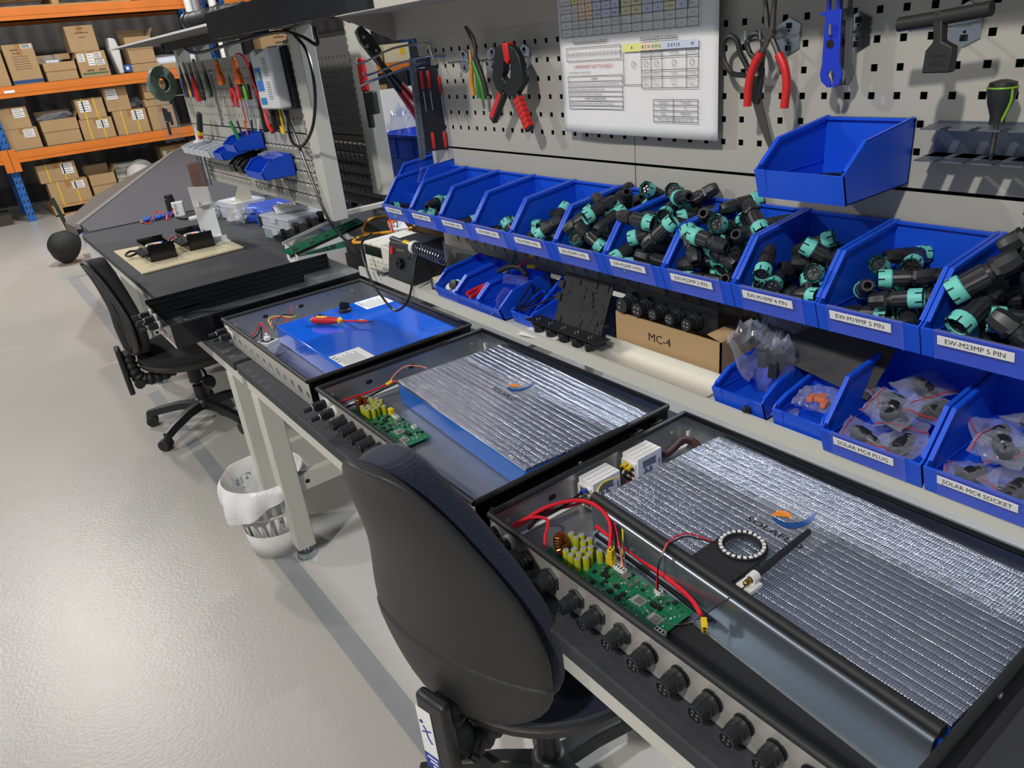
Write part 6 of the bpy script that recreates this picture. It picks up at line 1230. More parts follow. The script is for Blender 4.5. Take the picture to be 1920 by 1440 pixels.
t = thing('pink_foam', 'crumpled pink antistatic sleeve under the zip case', 'sleeve', (.235, 1.37, .8015)); g = G(); g.grid(lambda u, v: ((u - .5) * .20, (v - .5) * .20, .045 + .03 * noise.noise(Vector((u * 5, v * 5, 1))) - .05 * abs(2 * u - 1) ** 3), 20, 20, mat('pink_film', (214, 110, 116), .35)); g.grid(lambda u, v: ((u - .5) * .20, (v - .5) * .20, .0), 2, 2, MATS['pink_film']); g.obj('sleeve', t)
t = thing('support_carton', 'dark carton beneath the zip case and pink sleeve', 'box', (.24, 1.50, .7305)); g = G(); g.box((-.13, -.24, 0), (.13, .31, .069), BC); g.obj('carton', t)
g = G(); g.box((-.12, -.02, .069), (.12, .31, .1205), BC); g.obj('carton_step', t)
t = thing('parcel_bag', 'clear parcel bag with barcode sheet marked ADL, standing behind the bins', 'parcel', (.40, 1.95, .7305), .0); g = G(); g.box((0, -.15, 0), (.03, .13, .285), CARD); g.obj('card', t); g = G(); g.box((-.004, -.07, .02), (-.001, .075, .17), LABEL)
for k in range(9): g.box((-.0046, .045, .09 + .007 * k), (-.004, .068, .093 + .007 * k + .002 * (k % 3)), INK)
letter(g, 'ADL', .035, Matrix.Translation((-.0046, -.01, .07)) @ Matrix(((0, 0, -1, 0), (-1, 0, 0, 0), (0, 1, 0, 0), (0, 0, 0, 1))) @ Matrix.Rotation(-PI / 2, 4, 'Z')); g.obj('address_sheet', t, smooth=False)
g = G(); g.grid(lambda u, v: (-.012 - .010 * noise.noise(Vector((u * 6, v * 6, 3))), -.10 + .22 * u, .27 * v), 14, 14, BAG); g.obj('bag_film', t)
# blue tote with bags behind the posts
t = thing('blue_tote', 'large blue tote box of bagged parts seen past the second post', 'tote', (.74, 2.10, .99)); g = G()
g.box((-.12, -.30, 0), (.30, .28, .004), BLUE); 
for a, b in (((-.12, -.30), (.30, -.296)), ((-.12, .276), (.30, .28)), ((-.12, -.30), (-.116, .28)), ((.296, -.30), (.30, .28))): g.box((a[0], a[1], 0), (b[0], b[1], .20), BLUE)
g.box((-.128, -.31, .192), (-.116, .29, .205), BLUE)
for k in range(4): g.box((-.124, -.26 + .16 * k, .10), (-.12, -.254 + .16 * k, .195), BLUE)
g.box((-.123, -.30, .098), (-.12, .28, .101), BLUE); g.obj('tote', t, smooth=False)
g = G(); g.box((-.10, -.28, -.262), (.28, .26, -.002), CARD); tag(g.obj('cardboard_box', None, (.74, 2.10, .9945)), 'cardboard box underneath the large blue tote', 'box')
for k, (x, y, z, a) in enumerate(((.76, 2.26, 1.08, 0), (.82, 2.10, 1.07, 1), (.84, 1.93, 1.08, .4))):
    bag(['tall clear bag at the left', 'crumpled clear bag in the middle', 'clear bag at the right'][k] + ' of the large blue tote', (x, y, z), .22, .20, .22, 60 + k, a, None, strip=False, cat='plastic bag', rough=.8)
t = thing('quick_clamp', 'red topped black clamp hanging on the side of the second post', 'clamp', (.215, 1.565, 1.30)); t.rotation_euler = (0, 0, .3)
g = G(); g.box((-.012, -.012, .13), (.014, .014, .245), RG); g.obj('red_body', t, bev=.006); g = G(); g.box((-.008, -.010, .0), (.012, .012, .14), BLACK); g.box((-.02, -.05, .05), (.01, -.01, .13), RUBBER); g.obj('black_handle', t, bev=.005)
# ------------------------------------------------------------------ second board: tools and bins
B2 = lambda x, y, z: Bd(x, y, z)
t = thing('tape_reel', 'big dark green reel of tape hung at the far edge of the second board', 'tape reel', (-.10, 3.22, 1.515)); g = G(); g.lathe([(.030, -.012), (.082, -.012), (.084, -.01), (.084, .01), (.082, .012), (.030, .012)], mat('reel_green', (86, 108, 96), .5), n=40, T=Matrix.Rotation(PI / 2, 4, 'X') @ Matrix.Rotation(.5, 4, 'Y'), cap=False)
g.tube([Matrix.Rotation(PI / 2, 4, 'X') @ Vector((.034 * math.cos(q), .040 * math.sin(q), .014)) for q in [2 * PI * k / 20 for k in range(20)]], .0012, LABEL, n=5, closed=True, smooth=1); g.obj('reel', t)
bag('clear bag of black cable ties hanging under the green reel', (-.10, 3.27, 1.34), .22, .10, .03, 51, 0, BLACK, strip=False, cat='plastic bag', tilt=0).rotation_euler = (0, PI / 2, PI / 2)
g = G(); g.tube([(.0, 3.235, 1.452), (-.04, 3.262, 1.452), (-.10, 3.268, 1.4525), (-.145, 3.268, 1.46)], .004, CHROME); tag(g.obj('long_hook'), 'chrome hook carrying the green reel and the bag of ties', 'hook')
def ptool(y, z, lab, m1, m2, L=.12, sp=.022, nm='pliers', jaw=.05, x=-.045, tilt=0):
    t = thing(nm, lab, 'pliers', M=B2(x, y, z) @ Matrix.Rotation(tilt, 4, 'Z'))
    for s, m in ((-1, m1), (1, m2)): g = G(); ptube(g, [(s * .005, -.01), (s * sp * .8, -.04), (s * sp, -L * .7), (s * sp * .8, -L)], .0075, m, n=8); g.obj('handle', t)
    g = G(); g.cyl((0, 0, -.006), (0, 0, .006), .010, TS, n=12); g.obj('pivot', t)
    for s in (-1, 1): g = G(); ptube(g, [(s * .004, 0), (s * .005, jaw * .5), (s * .002, jaw)], lambda q: .006 - .004 * q, TS); g.obj('jaw', t)
NV = mat('navy_grip', (50, 50, 96), .45); YG = mat('yellow_grip', (224, 190, 40), .45)
ptool(3.02, 1.545, 'navy gripped pliers next to the green reel', NV, NV, .10, .02)
ptool(2.93, 1.545, 'yellow and grey gripped pliers, second from the green reel', YG, NV, .10, .02, jaw=.06)
ptool(2.84, 1.545, 'red gripped pliers among the far tools', RG, RG, .12, .02)
ptool(2.75, 1.55, 'black gripped pliers right of the red pair', RUBBER, RUBBER, .12, .02, jaw=.06)
ptool(2.62, 1.545, 'olive green gripped pliers in the middle of the far tools', mat('olive_grip', (70, 100, 60), .5), RUBBER, .10, .018)
ptool(2.29, 1.49, 'red handled cutters with orange tool above them', RG, RG, .085, .028, jaw=.04)
for k, (y, l, z0) in enumerate(((2.545, .17, 1.55), (2.52, .20, 1.55), (2.50, .22, 1.55), (2.66, .12, 1.60))):
    g = G(); g.box((-.003, -.004, -l), (.003, .004, 0), CHROME); g.lathe([(.009, -.004), (.009, .004), (.005, .004), (.005, -.004)], CHROME, n=14, T=Matrix.Translation((0, 0, 0)) @ Matrix.Rotation(PI / 2, 4, 'Y')); g.lathe([(.008, -.004), (.008, .004), (.005, .004), (.005, -.004)], CHROME, n=6, T=Matrix.Translation((0, 0, -l)) @ Matrix.Rotation(PI / 2, 4, 'Y')); tag(g.obj('spanner', None, (-.04 - .01 * k, y, z0)), ['left of three long chrome spanners', 'middle one of three long chrome spanners', 'right of three long chrome spanners, hanging lowest', 'bright steel tweezers bar above the tools'][k] + ' on the second board', 'spanner')
OR = mat('tool_orange', (236, 110, 34), .4)
for k, (y, w_, z) in enumerate(((2.36, .035, 1.575), (2.13, .042, 1.575))):
    t = thing('orange_stripper', ['narrower', 'wider'][k] + ' orange cable stripper hanging on the second board', 'tool', M=B2(-.06, y, z)); g = G(); g.prism([(-w_ * .3, .0), (w_ * .3, 0), (w_ * .35, -.03), (w_ * .9, -.045), (w_ * .9, -.080), (-w_ * .9, -.080), (-w_ * .9, -.045), (-w_ * .35, -.03)], -.008, .008, OR); g.lathe([(.010, -.006), (.013, 0), (.010, .006)], OR, T=Matrix.Translation((0, .008, 0))); g.obj('body', t, bev=.002)
for k, y in enumerate((2.19, 2.15, 2.11, 2.07)):
    t = thing('screwdriver', ['red and yellow', 'green and black', 'black and green', 'black'][k] + ' handled screwdriver in the far driver rack', 'screwdriver', M=B2(-.05, y, 1.43)); m = [RG, mat('green_grip', (52, 128, 36), .45), mat('lime_plastic', (120, 180, 40), .4), BLACK][k]
    g = G(); g.lathe([(.004, .005), (.009, .012), (.009, .055), (.005, .062)], m if k != 1 else BLACK, T=Matrix.Rotation(-PI / 2, 4, 'X'), n=12); g.obj('handle', t); g = G(); g.cyl((0, .012, 0), (0, .004, 0), .0092, m, n=12); g.obj('band', t); g = G(); g.cyl((0, .005, 0), (0, -.09 - .01 * (k % 2), 0), .0025, CHROME if k else RG, n=6); g.obj('shaft', t)
t = thing('driver_rack', 'clear tray of small drivers fixed on the second board', 'rack', (-.045, 2.11, 1.41)); g = G(); g.box((-.02, -.16, 0), (.035, .16, .014), CLEAR); g.obj('rack', t)
t = thing('utility_knife', 'black handled tool with yellow and red tip sticking up from the clear bins', 'knife', M=T(-.07, 2.86, 1.29, .35, .1, 0)); g = G(); g.box((-.010, -.018, 0), (.010, .018, .09), BLACK); g.obj('handle', t, bev=.004); g = G(); g.box((-.011, -.015, -.02), (.011, .015, 0), YEL); g.box((-.010, -.013, -.035), (.010, .013, -.02), RG); g.obj('tip', t, bev=.002)
g = G(); g.tube([(-.06, 2.10, 1.60), (-.06, 2.06, 1.605), (-.06, 2.00, 1.59), (-.06, 1.97, 1.55), (-.06, 1.95, 1.47), (-.06, 1.92, 1.40), (-.06, 1.88, 1.34)], .004, REDC); tag(g.obj('red_lead'), 'red test lead looping down the second board', 'cable')
g = G(); g.tube([(-.05, 1.93, 1.40), (-.06, 1.90, 1.35), (-.06, 1.87, 1.315)], .009, RG); tag(g.obj('red_probe'), 'red probe at the low end of the looping test lead', 'probe')
for k, (y, z, l, w_, lb) in enumerate(((1.92, 1.57, .10, .03, 'black power adaptor hanging left of the white unit'), (1.87, 1.56, .24, .022, 'long black strap hanging beside the white unit'), (1.98, 1.57, .26, .010, 'narrow black rod hanging above the blue bins'), (1.80, 1.50, .16, .014, 'thin black strap partly behind the white unit'))):
    g = G(); g.box((-.012, -w_ / 2, -l), (.012, w_ / 2, 0), RUBBER); tag(g.obj('hanging_adaptor' if k == 0 else 'hanging_strap', None, (-.045, y, z), bev=.004), lb, 'strap' if k else 'adaptor')
g = G(); g.box((-.003, -.017, -.10), (.003, .017, 0), YG); tag(g.obj('yellow_rule', None, (-.045, 1.80, 1.41)), 'short yellow strip hanging below the white unit', 'rule')
bag('small clear bag with orange stub left of the yellow strip', (-.05, 1.86, 1.40), .10, .05, .02, 55, 0, OR, strip=False, cat='plastic bag').rotation_euler = (0, PI / 2, PI / 2)
t = thing('control_unit', 'white wall controller unit with blue display panel on the second board', 'controller', M=B2(-.022, 1.735, 1.505) @ Matrix.Rotation(.02, 4, 'Z'))
g = G(); g.box((-.115, -.105, 0), (.105, .105, .02), GLOSS); g.obj('back_plate', t)
g = G(); g.prism([(-.11, .10), (-.06, .108), (-.05, .09), (.085, .108), (.085, -.10), (-.11, -.10)], .02, .070, mat('unit_white', (214, 216, 218), .35)); g.obj('case', t, bev=.008)
g = G(); g.box((-.095, -.035, .0705), (-.028, .045, .0712), mat('label_sky', (60, 120, 200), .4)); g.box((-.075, -.0, .0712), (-.045, .03, .073), mat('lcd', (150, 160, 130), .3)); g.box((-.09, -.082, .0705), (-.03, -.058, .0712), mat('label_azure', (40, 140, 200), .4)); g.obj('display_label', t)
g = G()
for k in range(8): g.box((.005, .075 - .008 * k, .0705), (.045, .071 - .008 * k, .071), mat('vent_grey', (150, 152, 154), .5)); g.box((.005, -.005 - .008 * k, .0705), (.045, -.009 - .008 * k, .071), MATS['vent_grey'])
g.obj('vent_slot', t)
cable('mains_cable', 'black cable looping around the slotted post', [(-.04, 1.72, 1.395), (-.06, 1.70, 1.33), (-.08, 1.62, 1.285), (-.09, 1.50, 1.29), (-.09, 1.38, 1.36), (-.08, 1.33, 1.47), (-.06, 1.38, 1.58), (-.06, 1.46, 1.64)], .0055, BLKC)
cable('mains_cable', 'black cable dropping straight down the second board', [(-.045, 1.74, 1.395), (-.05, 1.68, 1.33), (-.05, 1.60, 1.16), (-.04, 1.53, 1.0), (.02, 1.48, .88)], .0055, BLKC)
cable('lamp_cable', 'black cable draped under the overhead shelf', [(-.12, 2.6, 1.66), (-.16, 2.25, 1.625), (-.12, 1.9, 1.64), (-.06, 1.6, 1.655), (-.04, 1.45, 1.63), (-.02, 1.38, 1.60), (.0, 1.42, 1.65)], .006, BLKC)
cable('lamp_cable', 'black cable running from the post towards the near hood', [(-.05, 1.60, 1.655), (-.03, 1.35, 1.67), (-.06, 1.1, 1.66), (-.10, .95, 1.645)], .005, BLKC)
def b2bin(y, z, lab, W, D=.13, H=.07, m=BLUE): return plain_bin(y, z, lab, x=-.010, W=W, D=D, H=H, lip=.03, mtl=m)
b2bin(2.22, 1.235, 'blue bin of pens, upper one on the second board', .15)
b2bin(2.46, 1.185, 'small blue bin left of the black bins on the second board', .12, D=.12, H=.06)
b2bin(2.26, 1.150, 'black bin between the small blue bins, left one', .07, m=BLACK)
b2bin(2.16, 1.150, 'black bin between the small blue bins, right one', .07, m=BLACK)
b2bin(1.95, 1.145, 'blue bin at the right on the second board, clear bag on top', .20, D=.14, H=.082)
MB_ = MILK
for k in range(5): b2bin(3.06 - .095 * k, 1.18, ['leftmost', 'second', 'third', 'fourth', 'rightmost'][k] + ' of the row of clear bins on the second board', .092, D=.11, H=.055, m=MB_)
for k in range(5): g = G(); g.cyl((0, 0, 0), (-.02 + .01 * k, .03 - .012 * k, .11), .004 if k else .008, [mat('pen_green', (30, 130, 70), .4), BLACK, ORANGE, BLACK, WHITE][k], n=8); tag(g.obj('marker_pen', None, (-.07 + .01 * k, 2.25 - .02 * k, 1.241)), ['green capped', 'thin black', 'thin orange', 'second thin black', 'white'][k] + ' pen standing in the upper blue bin', 'pen')
t = thing('white_funnel', 'white cone nozzle standing over the clear bins', 'nozzle', (-.07, 2.93, 1.235)); g = G(); g.lathe([(.03, 0), (.03, .005), (.012, .012), (.006, .07)], WHITE); g.obj('cone', t)
for k in range(4): g = G(); g.lathe([(.010, 0), (.013, .004), (.013, .02), (.009, .022)], [BLACK, TEAL, LABEL, TEAL][k], n=10); tag(g.obj('small_fitting', None, (-.065, 2.97 - .095 * k, 1.1835)), ['black', 'teal', 'white', 'second teal'][k] + ' fitting in one of the clear bins', 'fitting')
bag('clear bag on top of the right blue bin on the second board', (-.07, 1.93, 1.215), .08, .08, .03, 57, 0, None, strip=False, cat='plastic bag')
t = thing('grey_strips', 'grey hanging plastic strips under the clear bins at the board edge', 'strips', (-.03, 3.11, 1.0)); g = G(); 
for k in range(3): g.box((-.01 * k, -.05 + .03 * k, 0), (-.01 * k + .002, -.02 + .03 * k, .16), ZINC)
g.obj('strip', t)
# hoses on the overhead shelf
t = thing('vacuum_hose', 'black corrugated hose lying on the overhead shelf', 'hose', (-.22, 1.85, 1.6965)); g = G(); g.tube([(0, .17, .034), (.0, .06, .032), (.03, -.04, .036), (.02, -.14, .034), (.06, -.26, .03)], lambda q: .026 + .003 * math.sin(q * 90), RUBBER, n=12, smooth=8); g.obj('hose', t); g = G(); g.lathe([(.030, 0), (.030, .03), (.024, .032), (.024, .0)], BLACK, T=T(0, .20, .034, PI / 2, 0, 0), cap=False); g.obj('collar', t)
g = G(); g.box((-.02, -.30, 0), (.04, .10, .006), LABEL); tag(g.obj('white_strip', None, (-.28, 1.35, 1.695)), 'white strip lying at the front of the overhead shelf', 'strip')
# ================================================================== FLOOR THINGS
t = thing('floor_lantern', 'black round headed machine with blue clamp lying on the floor by the far bench end', 'machine', (-.40, 7.1, 0)); g = G(); g.lathe([(.02, .13), (.10, .10), (.15, .02), (.16, -.05), (.08, -.10)], mat('black_mesh', (20, 20, 22), .6, bump=(90, 1.0, .01)), n=28, T=Matrix.Translation((-.08, 0, .165)) @ Matrix.Rotation(-.9, 4, 'Y') @ Matrix.Rotation(.5, 4, 'X')); g.obj('head', t)
g = G(); g.cyl((.0, .05, .17), (.20, .10, .20), .09, CLEAR, n=20); g.obj('clear_barrel', t); g = G(); g.box((.12, -.02, .10), (.30, .2, .33), mat('clamp_blue', (44, 96, 176), .4)); g.cyl((.2, .05, .33), (.2, .05, .37), .06, BLACK, n=12); g.obj('blue_clamp', t, bev=.02); g = G(); g.cyl((.02, .05, .20), (-.03, .1, .60), .018, mat('dark_green_pole', (24, 48, 40), .4), n=10); g.obj('pole', t)
t = thing('clear_crate', 'clear plastic crate with orange contents under the far bench end', 'crate', (-.44, 4.42, .0)); g = G(); g.box((-.10, -.2, .28), (.16, .2, .60), MILK); g.obj('crate', t, bev=.01); g = G(); g.box((-.09, -.19, .285), (.15, .19, .42), ORANGE); g.obj('contents', t, bev=.01); g = G(); g.box((-.10, -.2, 0), (.16, .2, .279), mat('grey_cabinet', (170, 172, 170), .5)); g.obj('pedestal', t)
# ================================================================== PALLET RACK along the back wall
YF, YB = 10.30, 11.30
def upright(x, lab):
    t = thing('rack_upright', lab, 'rack upright', (x, YF, 0))
    for yy in (.0, YB - YF - .08):
        g = G(); g.box((-.045, yy, 0), (.045, yy + .08, 4.2), UPR); p = g.obj('post', t, bev=.004)
        if yy == 0:
            g = G()
            for k in range(50):
                for s in (-1, 1): g.prism([(s * .022 - .007, .08 + k * .08), (s * .022 + .007, .08 + k * .08), (s * .022 + .010, .11 + k * .08), (s * .022 - .004, .11 + k * .08)], -.0015, 0, HOLE, 'y')
            g.obj('slot_row', p, smooth=False)
    g = G()
    for k in range(5): g.tube([(0, .06, .3 + .8 * k), (0, YB - YF - .06, .3 + .8 * k + (.7 if k % 2 else 0))], .015, UPR, n=6)
    g.obj('brace', t)
upright(-.47, 'left blue rack upright beside the stacked boxes'); upright(2.29, 'blue rack upright at the right end of the first bay'); upright(2.62, 'blue rack upright beginning the second bay'); upright(5.9, 'blue rack upright at the far right end')
def beam(x0, x1, z, lab, h=.13):
    t = thing('rack_beam', lab, 'rack beam', ((x0 + x1) / 2, YF, z)); L = (x1 - x0) / 2
    for yy in (-.002, YB - YF - .05):
        g = G(); g.box((-L, yy - .05 if yy < 0 else yy, -h / 2), (L, yy if yy < 0 else yy + .05, h / 2), BEAM)
        g.box((-L, yy - .055 if yy < 0 else yy, -h / 2 + .045), (L, yy - .05 if yy < 0 else yy, h / 2 - .03), BEAM); g.obj('beam', t, bev=.006)
    for s in (-1, 1): g = G(); g.box((s * L - .045, -.062, -.17), (s * L + .045, -.056, .10), BEAM); c = g.obj('end_plate', t, bev=.002)
    g = G(); g.box((-L, .0, h / 2 - .02), (L, YB - YF - .1, h / 2 + .0), mat('mesh_deck', (120, 116, 108), .6, .3)); g.obj('deck', t)
for z, w_ in ((.79, 'lowest'), (1.53, 'middle'), (2.36, 'top')): beam(-.43, 2.245, z, '%s orange beam pair and deck of the first bay' % w_)
beam(-3.3, -.51, .79, 'orange beam running off the left picture edge')
for z, w_ in ((1.27, 'lower'), (2.36, 'upper')): beam(2.66, 5.86, z, '%s orange beam pair and deck of the second bay' % w_)
g = G(); g.box((0, 0, 0), (.115, .001, .03), LABEL); tag(g.obj('beam_label', None, (-.28, YF - .060, 1.52)), 'white strip label on the middle orange beam', 'label')
def carton(name, label, x0, x1, z0, z1, y=None, d=.32, strap=False, lab=None, m=CARD, lean=0, open_=False, tape=True, prints=None, rz=0):
    y = YF + .08 if y is None else y
    t = thing(name, label, 'box', ((x0 + x1) / 2, y + d / 2, z0), rz); w_ = (x1 - x0) / 2; h = z1 - z0; g = G()
    if open_:
        e = .004; g.box((-w_, -d / 2, 0), (w_, d / 2, e), m)
        for s in (-1, 1): g.box((s * w_, -d / 2, 0), (s * (w_ - e), d / 2, h), m); g.box((-w_, s * d / 2, 0), (w_, s * (d / 2 - e), h), m)
        g.obj('carton', t, smooth=False)
        g = G(); g.box((-w_, -d / 2 - .008, h * .55), (w_, -d / 2 - .003, h), m); g.add([(w_, -d / 2, h), (w_, d / 2, h), (w_ + .05, d / 2, h + .09), (w_ + .05, -d / 2, h + .09)], [(0, 1, 2, 3)], m); g.add([(-w_, d / 2, h), (w_, d / 2, h), (w_, d / 2 + .04, h + .10), (-w_, d / 2 + .04, h + .10)], [(0, 1, 2, 3)], m); g.obj('flap', t, smooth=False, solid=.003)
    else:
        g.box((-w_, -d / 2, 0), (w_, d / 2, h), m); g.obj('carton', t, bev=.004)
        if tape: g = G(); g.box((-.03, -d / 2 - .001, h * .72), (.03, -d / 2, h), CARDD); g.box((-.03, -d / 2, h), (.03, d / 2, h + .001), CARDD); g.obj('tape', t)
    if strap:
        for s in (-.5, .35): g = G(); g.box((s * w_ - .007, -d / 2 - .003, -.0), (s * w_ + .007, d / 2 + .003, h + .003), YEL); g.obj('yellow_strap', t)
    for i, (a, b, c, e2) in enumerate(lab or ()):
        g = G(); g.box((-w_ + 2 * w_ * a, -d / 2 - .003, h * b), (-w_ + 2 * w_ * c, -d / 2 - .0015, h * e2), LABEL)
        for k in range(4): q = b + (e2 - b) * (.15 + .22 * k); g.box((-w_ + 2 * w_ * (a + .02), -d / 2 - .0035, h * q), (-w_ + 2 * w_ * (c - .02 - .04 * (k % 2)), -d / 2 - .003, h * q + .006), INK)
        g.obj('address_label', t)
    if prints:
        g = G(); M = Matrix.Translation((0, -d / 2 - .002, 0)) @ Matrix.Rotation(PI / 2, 4, 'X')
        for s_, u, v, sz in prints:
            if s_[0] == '#': [g.box((u - .03 + .012 * q, -d / 2 - .003, v), (u - .022 + .012 * q, -d / 2 - .002, v + sz * .5), mat('brown_print', (84, 66, 48), .8)) for q in range(7)]; continue
            letter(g, s_, sz, M @ Matrix.Translation((u, v, 0)), mat('brown_print', (84, 66, 48), .8))
        o = g.obj('print', t, smooth=False)
        if prints[0][0][0] == '#': o['kind'] = 'stuff'
    return t
TOPD = lambda z: z + .0665
z = TOPD(1.53)
carton('cardboard_box', 'plain tall box at the left edge, on the middle beam', -.42, -.16, z, z + .42, lab=[(.0, .6, .25, .75)])
carton('cardboard_box', 'tall printed carton with a blue foot band on the middle beam', -.13, .20, z, z + .45, lab=[(.6, .88, .95, .98)], prints=[('#', -.06, .38, .03), ('#', -.05, .345, .022)] + [('#', -.06 + .09 * (q % 2), .31 - .028 * (q // 2), .012) for q in range(12)])
g = G(); g.box((-.165, -.163, .012), (.165, -.161, .05), mat('band_blue', (30, 70, 120), .6)); tag(g.obj('blue_band', [o for o in col.objects if 'blue foot band' in o.get('label', '')][0]), kind=None)
carton('cardboard_box', 'open box overflowing with white bagged parts, middle beam', .24, .60, z, z + .21, open_=True)
bag('white plastic bag bulging from the open box on the middle beam', (.36, YF + .23, z + .18), .24, .2, .12, 33, 0, LABEL, strip=False, cat='plastic bag')
carton('cardboard_box', 'small pale box lying on the bagged parts', .42, .60, z + .24, z + .31, y=YF + .30, d=.14, tape=False)
carton('cardboard_box', 'labelled shipping box with four white labels on the middle beam', .63, .98, z, z + .30, lab=[(.05, .62, .28, .92), (.36, .45, .58, .92), (.60, .72, .85, .94), (.62, .45, .90, .66)], prints=[('#', -.06, .07, .04), ('#', .08, .07, .04)])
g = G(); g.box((-.15, -.163, .035), (.15, -.161, .055), mat('band_green', (70, 110, 60), .6)); g.obj('green_band', [o for o in col.objects if 'four white labels' in o.get('label', '')][0])
carton('cardboard_box', 'square box with handwriting on top of the labelled shipping box', .60, .93, z + .3015, z + .60, prints=[('#', 0, .26, .022), ('#', -.03, .21, .022), ('#', .04, .21, .022), ('#', 0, .16, .02)])
t = thing('white_fan', 'white curved plastic appliance standing by the shipping box', 'appliance', (1.12, YF + .2, z)); g = G(); g.prism([(-.03, 0), (.03, 0), (.05, .30), (.03, .42), (-.05, .44), (-.07, .30)], -.12, .12, mat('ivory_plastic', (210, 210, 204), .4), 'y'); g.obj('housing', t, bev=.02); g = G(); g.box((.04, -.14, .02), (.12, -.12, .10), mat('clamp_blue', (44, 96, 176), .4)); g.box((.055, -.141, .04), (.09, -.119, .08), LABEL); g.obj('blue_clip', t, bev=.004)
carton('cardboard_box', 'open box lined with green cloth at the right of the middle beam', 1.25, 1.58, z + .10, z + .42, open_=True, d=.3)
g = G(); g.box((1.28, YF + .11, z + .30), (1.55, YF + .3, z + .40), mat('green_cloth', (24, 90, 76), .8)); tag(g.obj('green_cloth', bev=.02), 'green cloth inside the open box on the middle beam', 'cloth')
carton('cardboard_box', 'flat box beneath the green cloth box', 1.25, 1.60, z, z + .098, tape=False)
t = thing('wrapped_tube', 'long roll wrapped in clear film lying at the right of the middle beam', 'roll', (1.9, YF + .18, z + .08)); g = G(); g.cyl((-.4, 0, 0), (.32, .02, .01), .07, LABEL, n=16); g.obj('roll', t); g = G(); g.tube([(-.45, 0, .0), (-.2, .0, .02), (.1, 0, -.005), (.33, .02, .01)], .082, BAG, n=12); g.obj('film', t)
carton('cardboard_box', 'long flat yellowish box in front of the film roll', 1.62, 2.2, z, z + .07, y=YF + .0, d=.09, tape=False)
# level 1
z = TOPD(.79)
LB = [(.55, .45, .92, .92)]
carton('cardboard_box', 'lower left box of the bottom shelf stack, label at its right', -.415, -.06, z, z + .25, lab=[(.55, .55, .88, .92)])
carton('cardboard_box', 'upper left box of the bottom shelf stack, label at its right', -.42, -.10, z + .2515, z + .50, lab=[(.5, .5, .88, .92)])
carton('cardboard_box', 'open box topped with grey bags on the lowest beam', -.01, .41, z, z + .30, open_=True)
bag('grey crumpled bag on the open box of the lowest beam', (.18, YF + .22, z + .27), .40, .25, .12, 35, 0, mat('grey_foam', (90, 100, 98), .6), strip=False, cat='plastic bag')
carton('cardboard_box', 'yellow strapped box, lower of the pair beside the open box', .43, .82, z, z + .25, strap=True, lab=[(.5, .5, .85, .9)])
carton('cardboard_box', 'small yellow strapped box standing on the lower strapped one', .45, .78, z + .254, z + .50, strap=True, lab=[(.1, .35, .5, .9)])
carton('cardboard_box', 'wide yellow strapped box right of the strapped pair', .85, 1.26, z, z + .30, strap=True, lab=[(.55, .55, .9, .95)])
carton('cardboard_box', 'unstrapped box on top of the wide strapped one', .81, 1.10, z + .304, z + .60, lab=[(.1, .5, .55, .92)])
carton('cardboard_box', 'plain box right of the wide strapped box', 1.29, 1.62, z, z + .30)
carton('cardboard_box', 'box at the right end of the lowest beam, label on top left', 1.30, 1.62, z + .40, z + .66, lab=[(.2, .4, .75, .9)]); 
g = G(); g.box((1.28, YF + .10, z + .405 - .1), (1.60, YF + .38, z + .398), CARD); tag(g.obj('cardboard_sheet'), 'folded cardboard under the right end box', 'cardboard')
bag('dark grey bag between the boxes on the lowest beam', (1.19, YF + .26, z + .30), .16, .2, .14, 36, 0, mat('grey_foam', (90, 100, 98), .6), strip=False, cat='plastic bag')
# floor level on pallet
t = thing('pallet', 'low wooden pallet on the floor carrying boxes', 'pallet', (.55, YF + .4, 0))
g = G()
for k in range(6): g.box((-.75, -.42 + .15 * k, .10), (.75, -.32 + .15 * k, .12), WOOD)
g.obj('deck_board', t)
for k in range(3): g = G(); g.box((-.75 + .70 * k, -.42, .0), (-.65 + .70 * k, .42, .10), WOOD); g.obj('bearer', t)
g = G(); g.box((-.75, -.42, 0), (.75, -.34, .018), WOOD); g.obj('bottom_board', t)
z = .1215
carton('cardboard_box', 'yellow strapped lower box on the pallet', -.17, .30, z, z + .29, strap=True, lab=[(.6, .6, .9, .92)])
carton('cardboard_box', 'yellow strapped upper box on the pallet, shifted left', -.23, .22, z + .294, z + .52, strap=True, lab=[(.62, .35, .92, .92)])
carton('cardboard_box', 'open empty box in the middle of the pallet', .33, .64, z, z + .30, open_=True)
carton('cardboard_box', 'partly hidden box at the right behind the ribbed table', 1.35, 1.8, .0, .62, y=YF + .3, lab=[(.05, .6, .15, .9)])
t = thing('cable_drum', 'pale grey ribbed drum with white hub lying on the pallet', 'drum', (.92, YF + .35, z)); IV = mat('ivory_plastic', (210, 210, 204), .4); g = G(); g.box((-.22, -.05, 0), (.05, .2, .36), IV)
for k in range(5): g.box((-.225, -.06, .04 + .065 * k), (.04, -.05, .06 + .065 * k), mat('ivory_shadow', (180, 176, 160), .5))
g.obj('frame', t, bev=.01); g = G(); g.lathe([(.20, 0), (.20, .05), (.15, .07), (.13, .10), (.10, .11), (.09, .22), (.03, .225)], IV, n=32, T=T(.08, -.04, .20, PI / 2 + .3, 0, .35)); g.obj('drum', t); g = G(); g.lathe([(.03, .226), (.03, .24)], BLACK, T=T(.08, -.04, .20, PI / 2 + .3, 0, .35)); g.obj('bung', t)
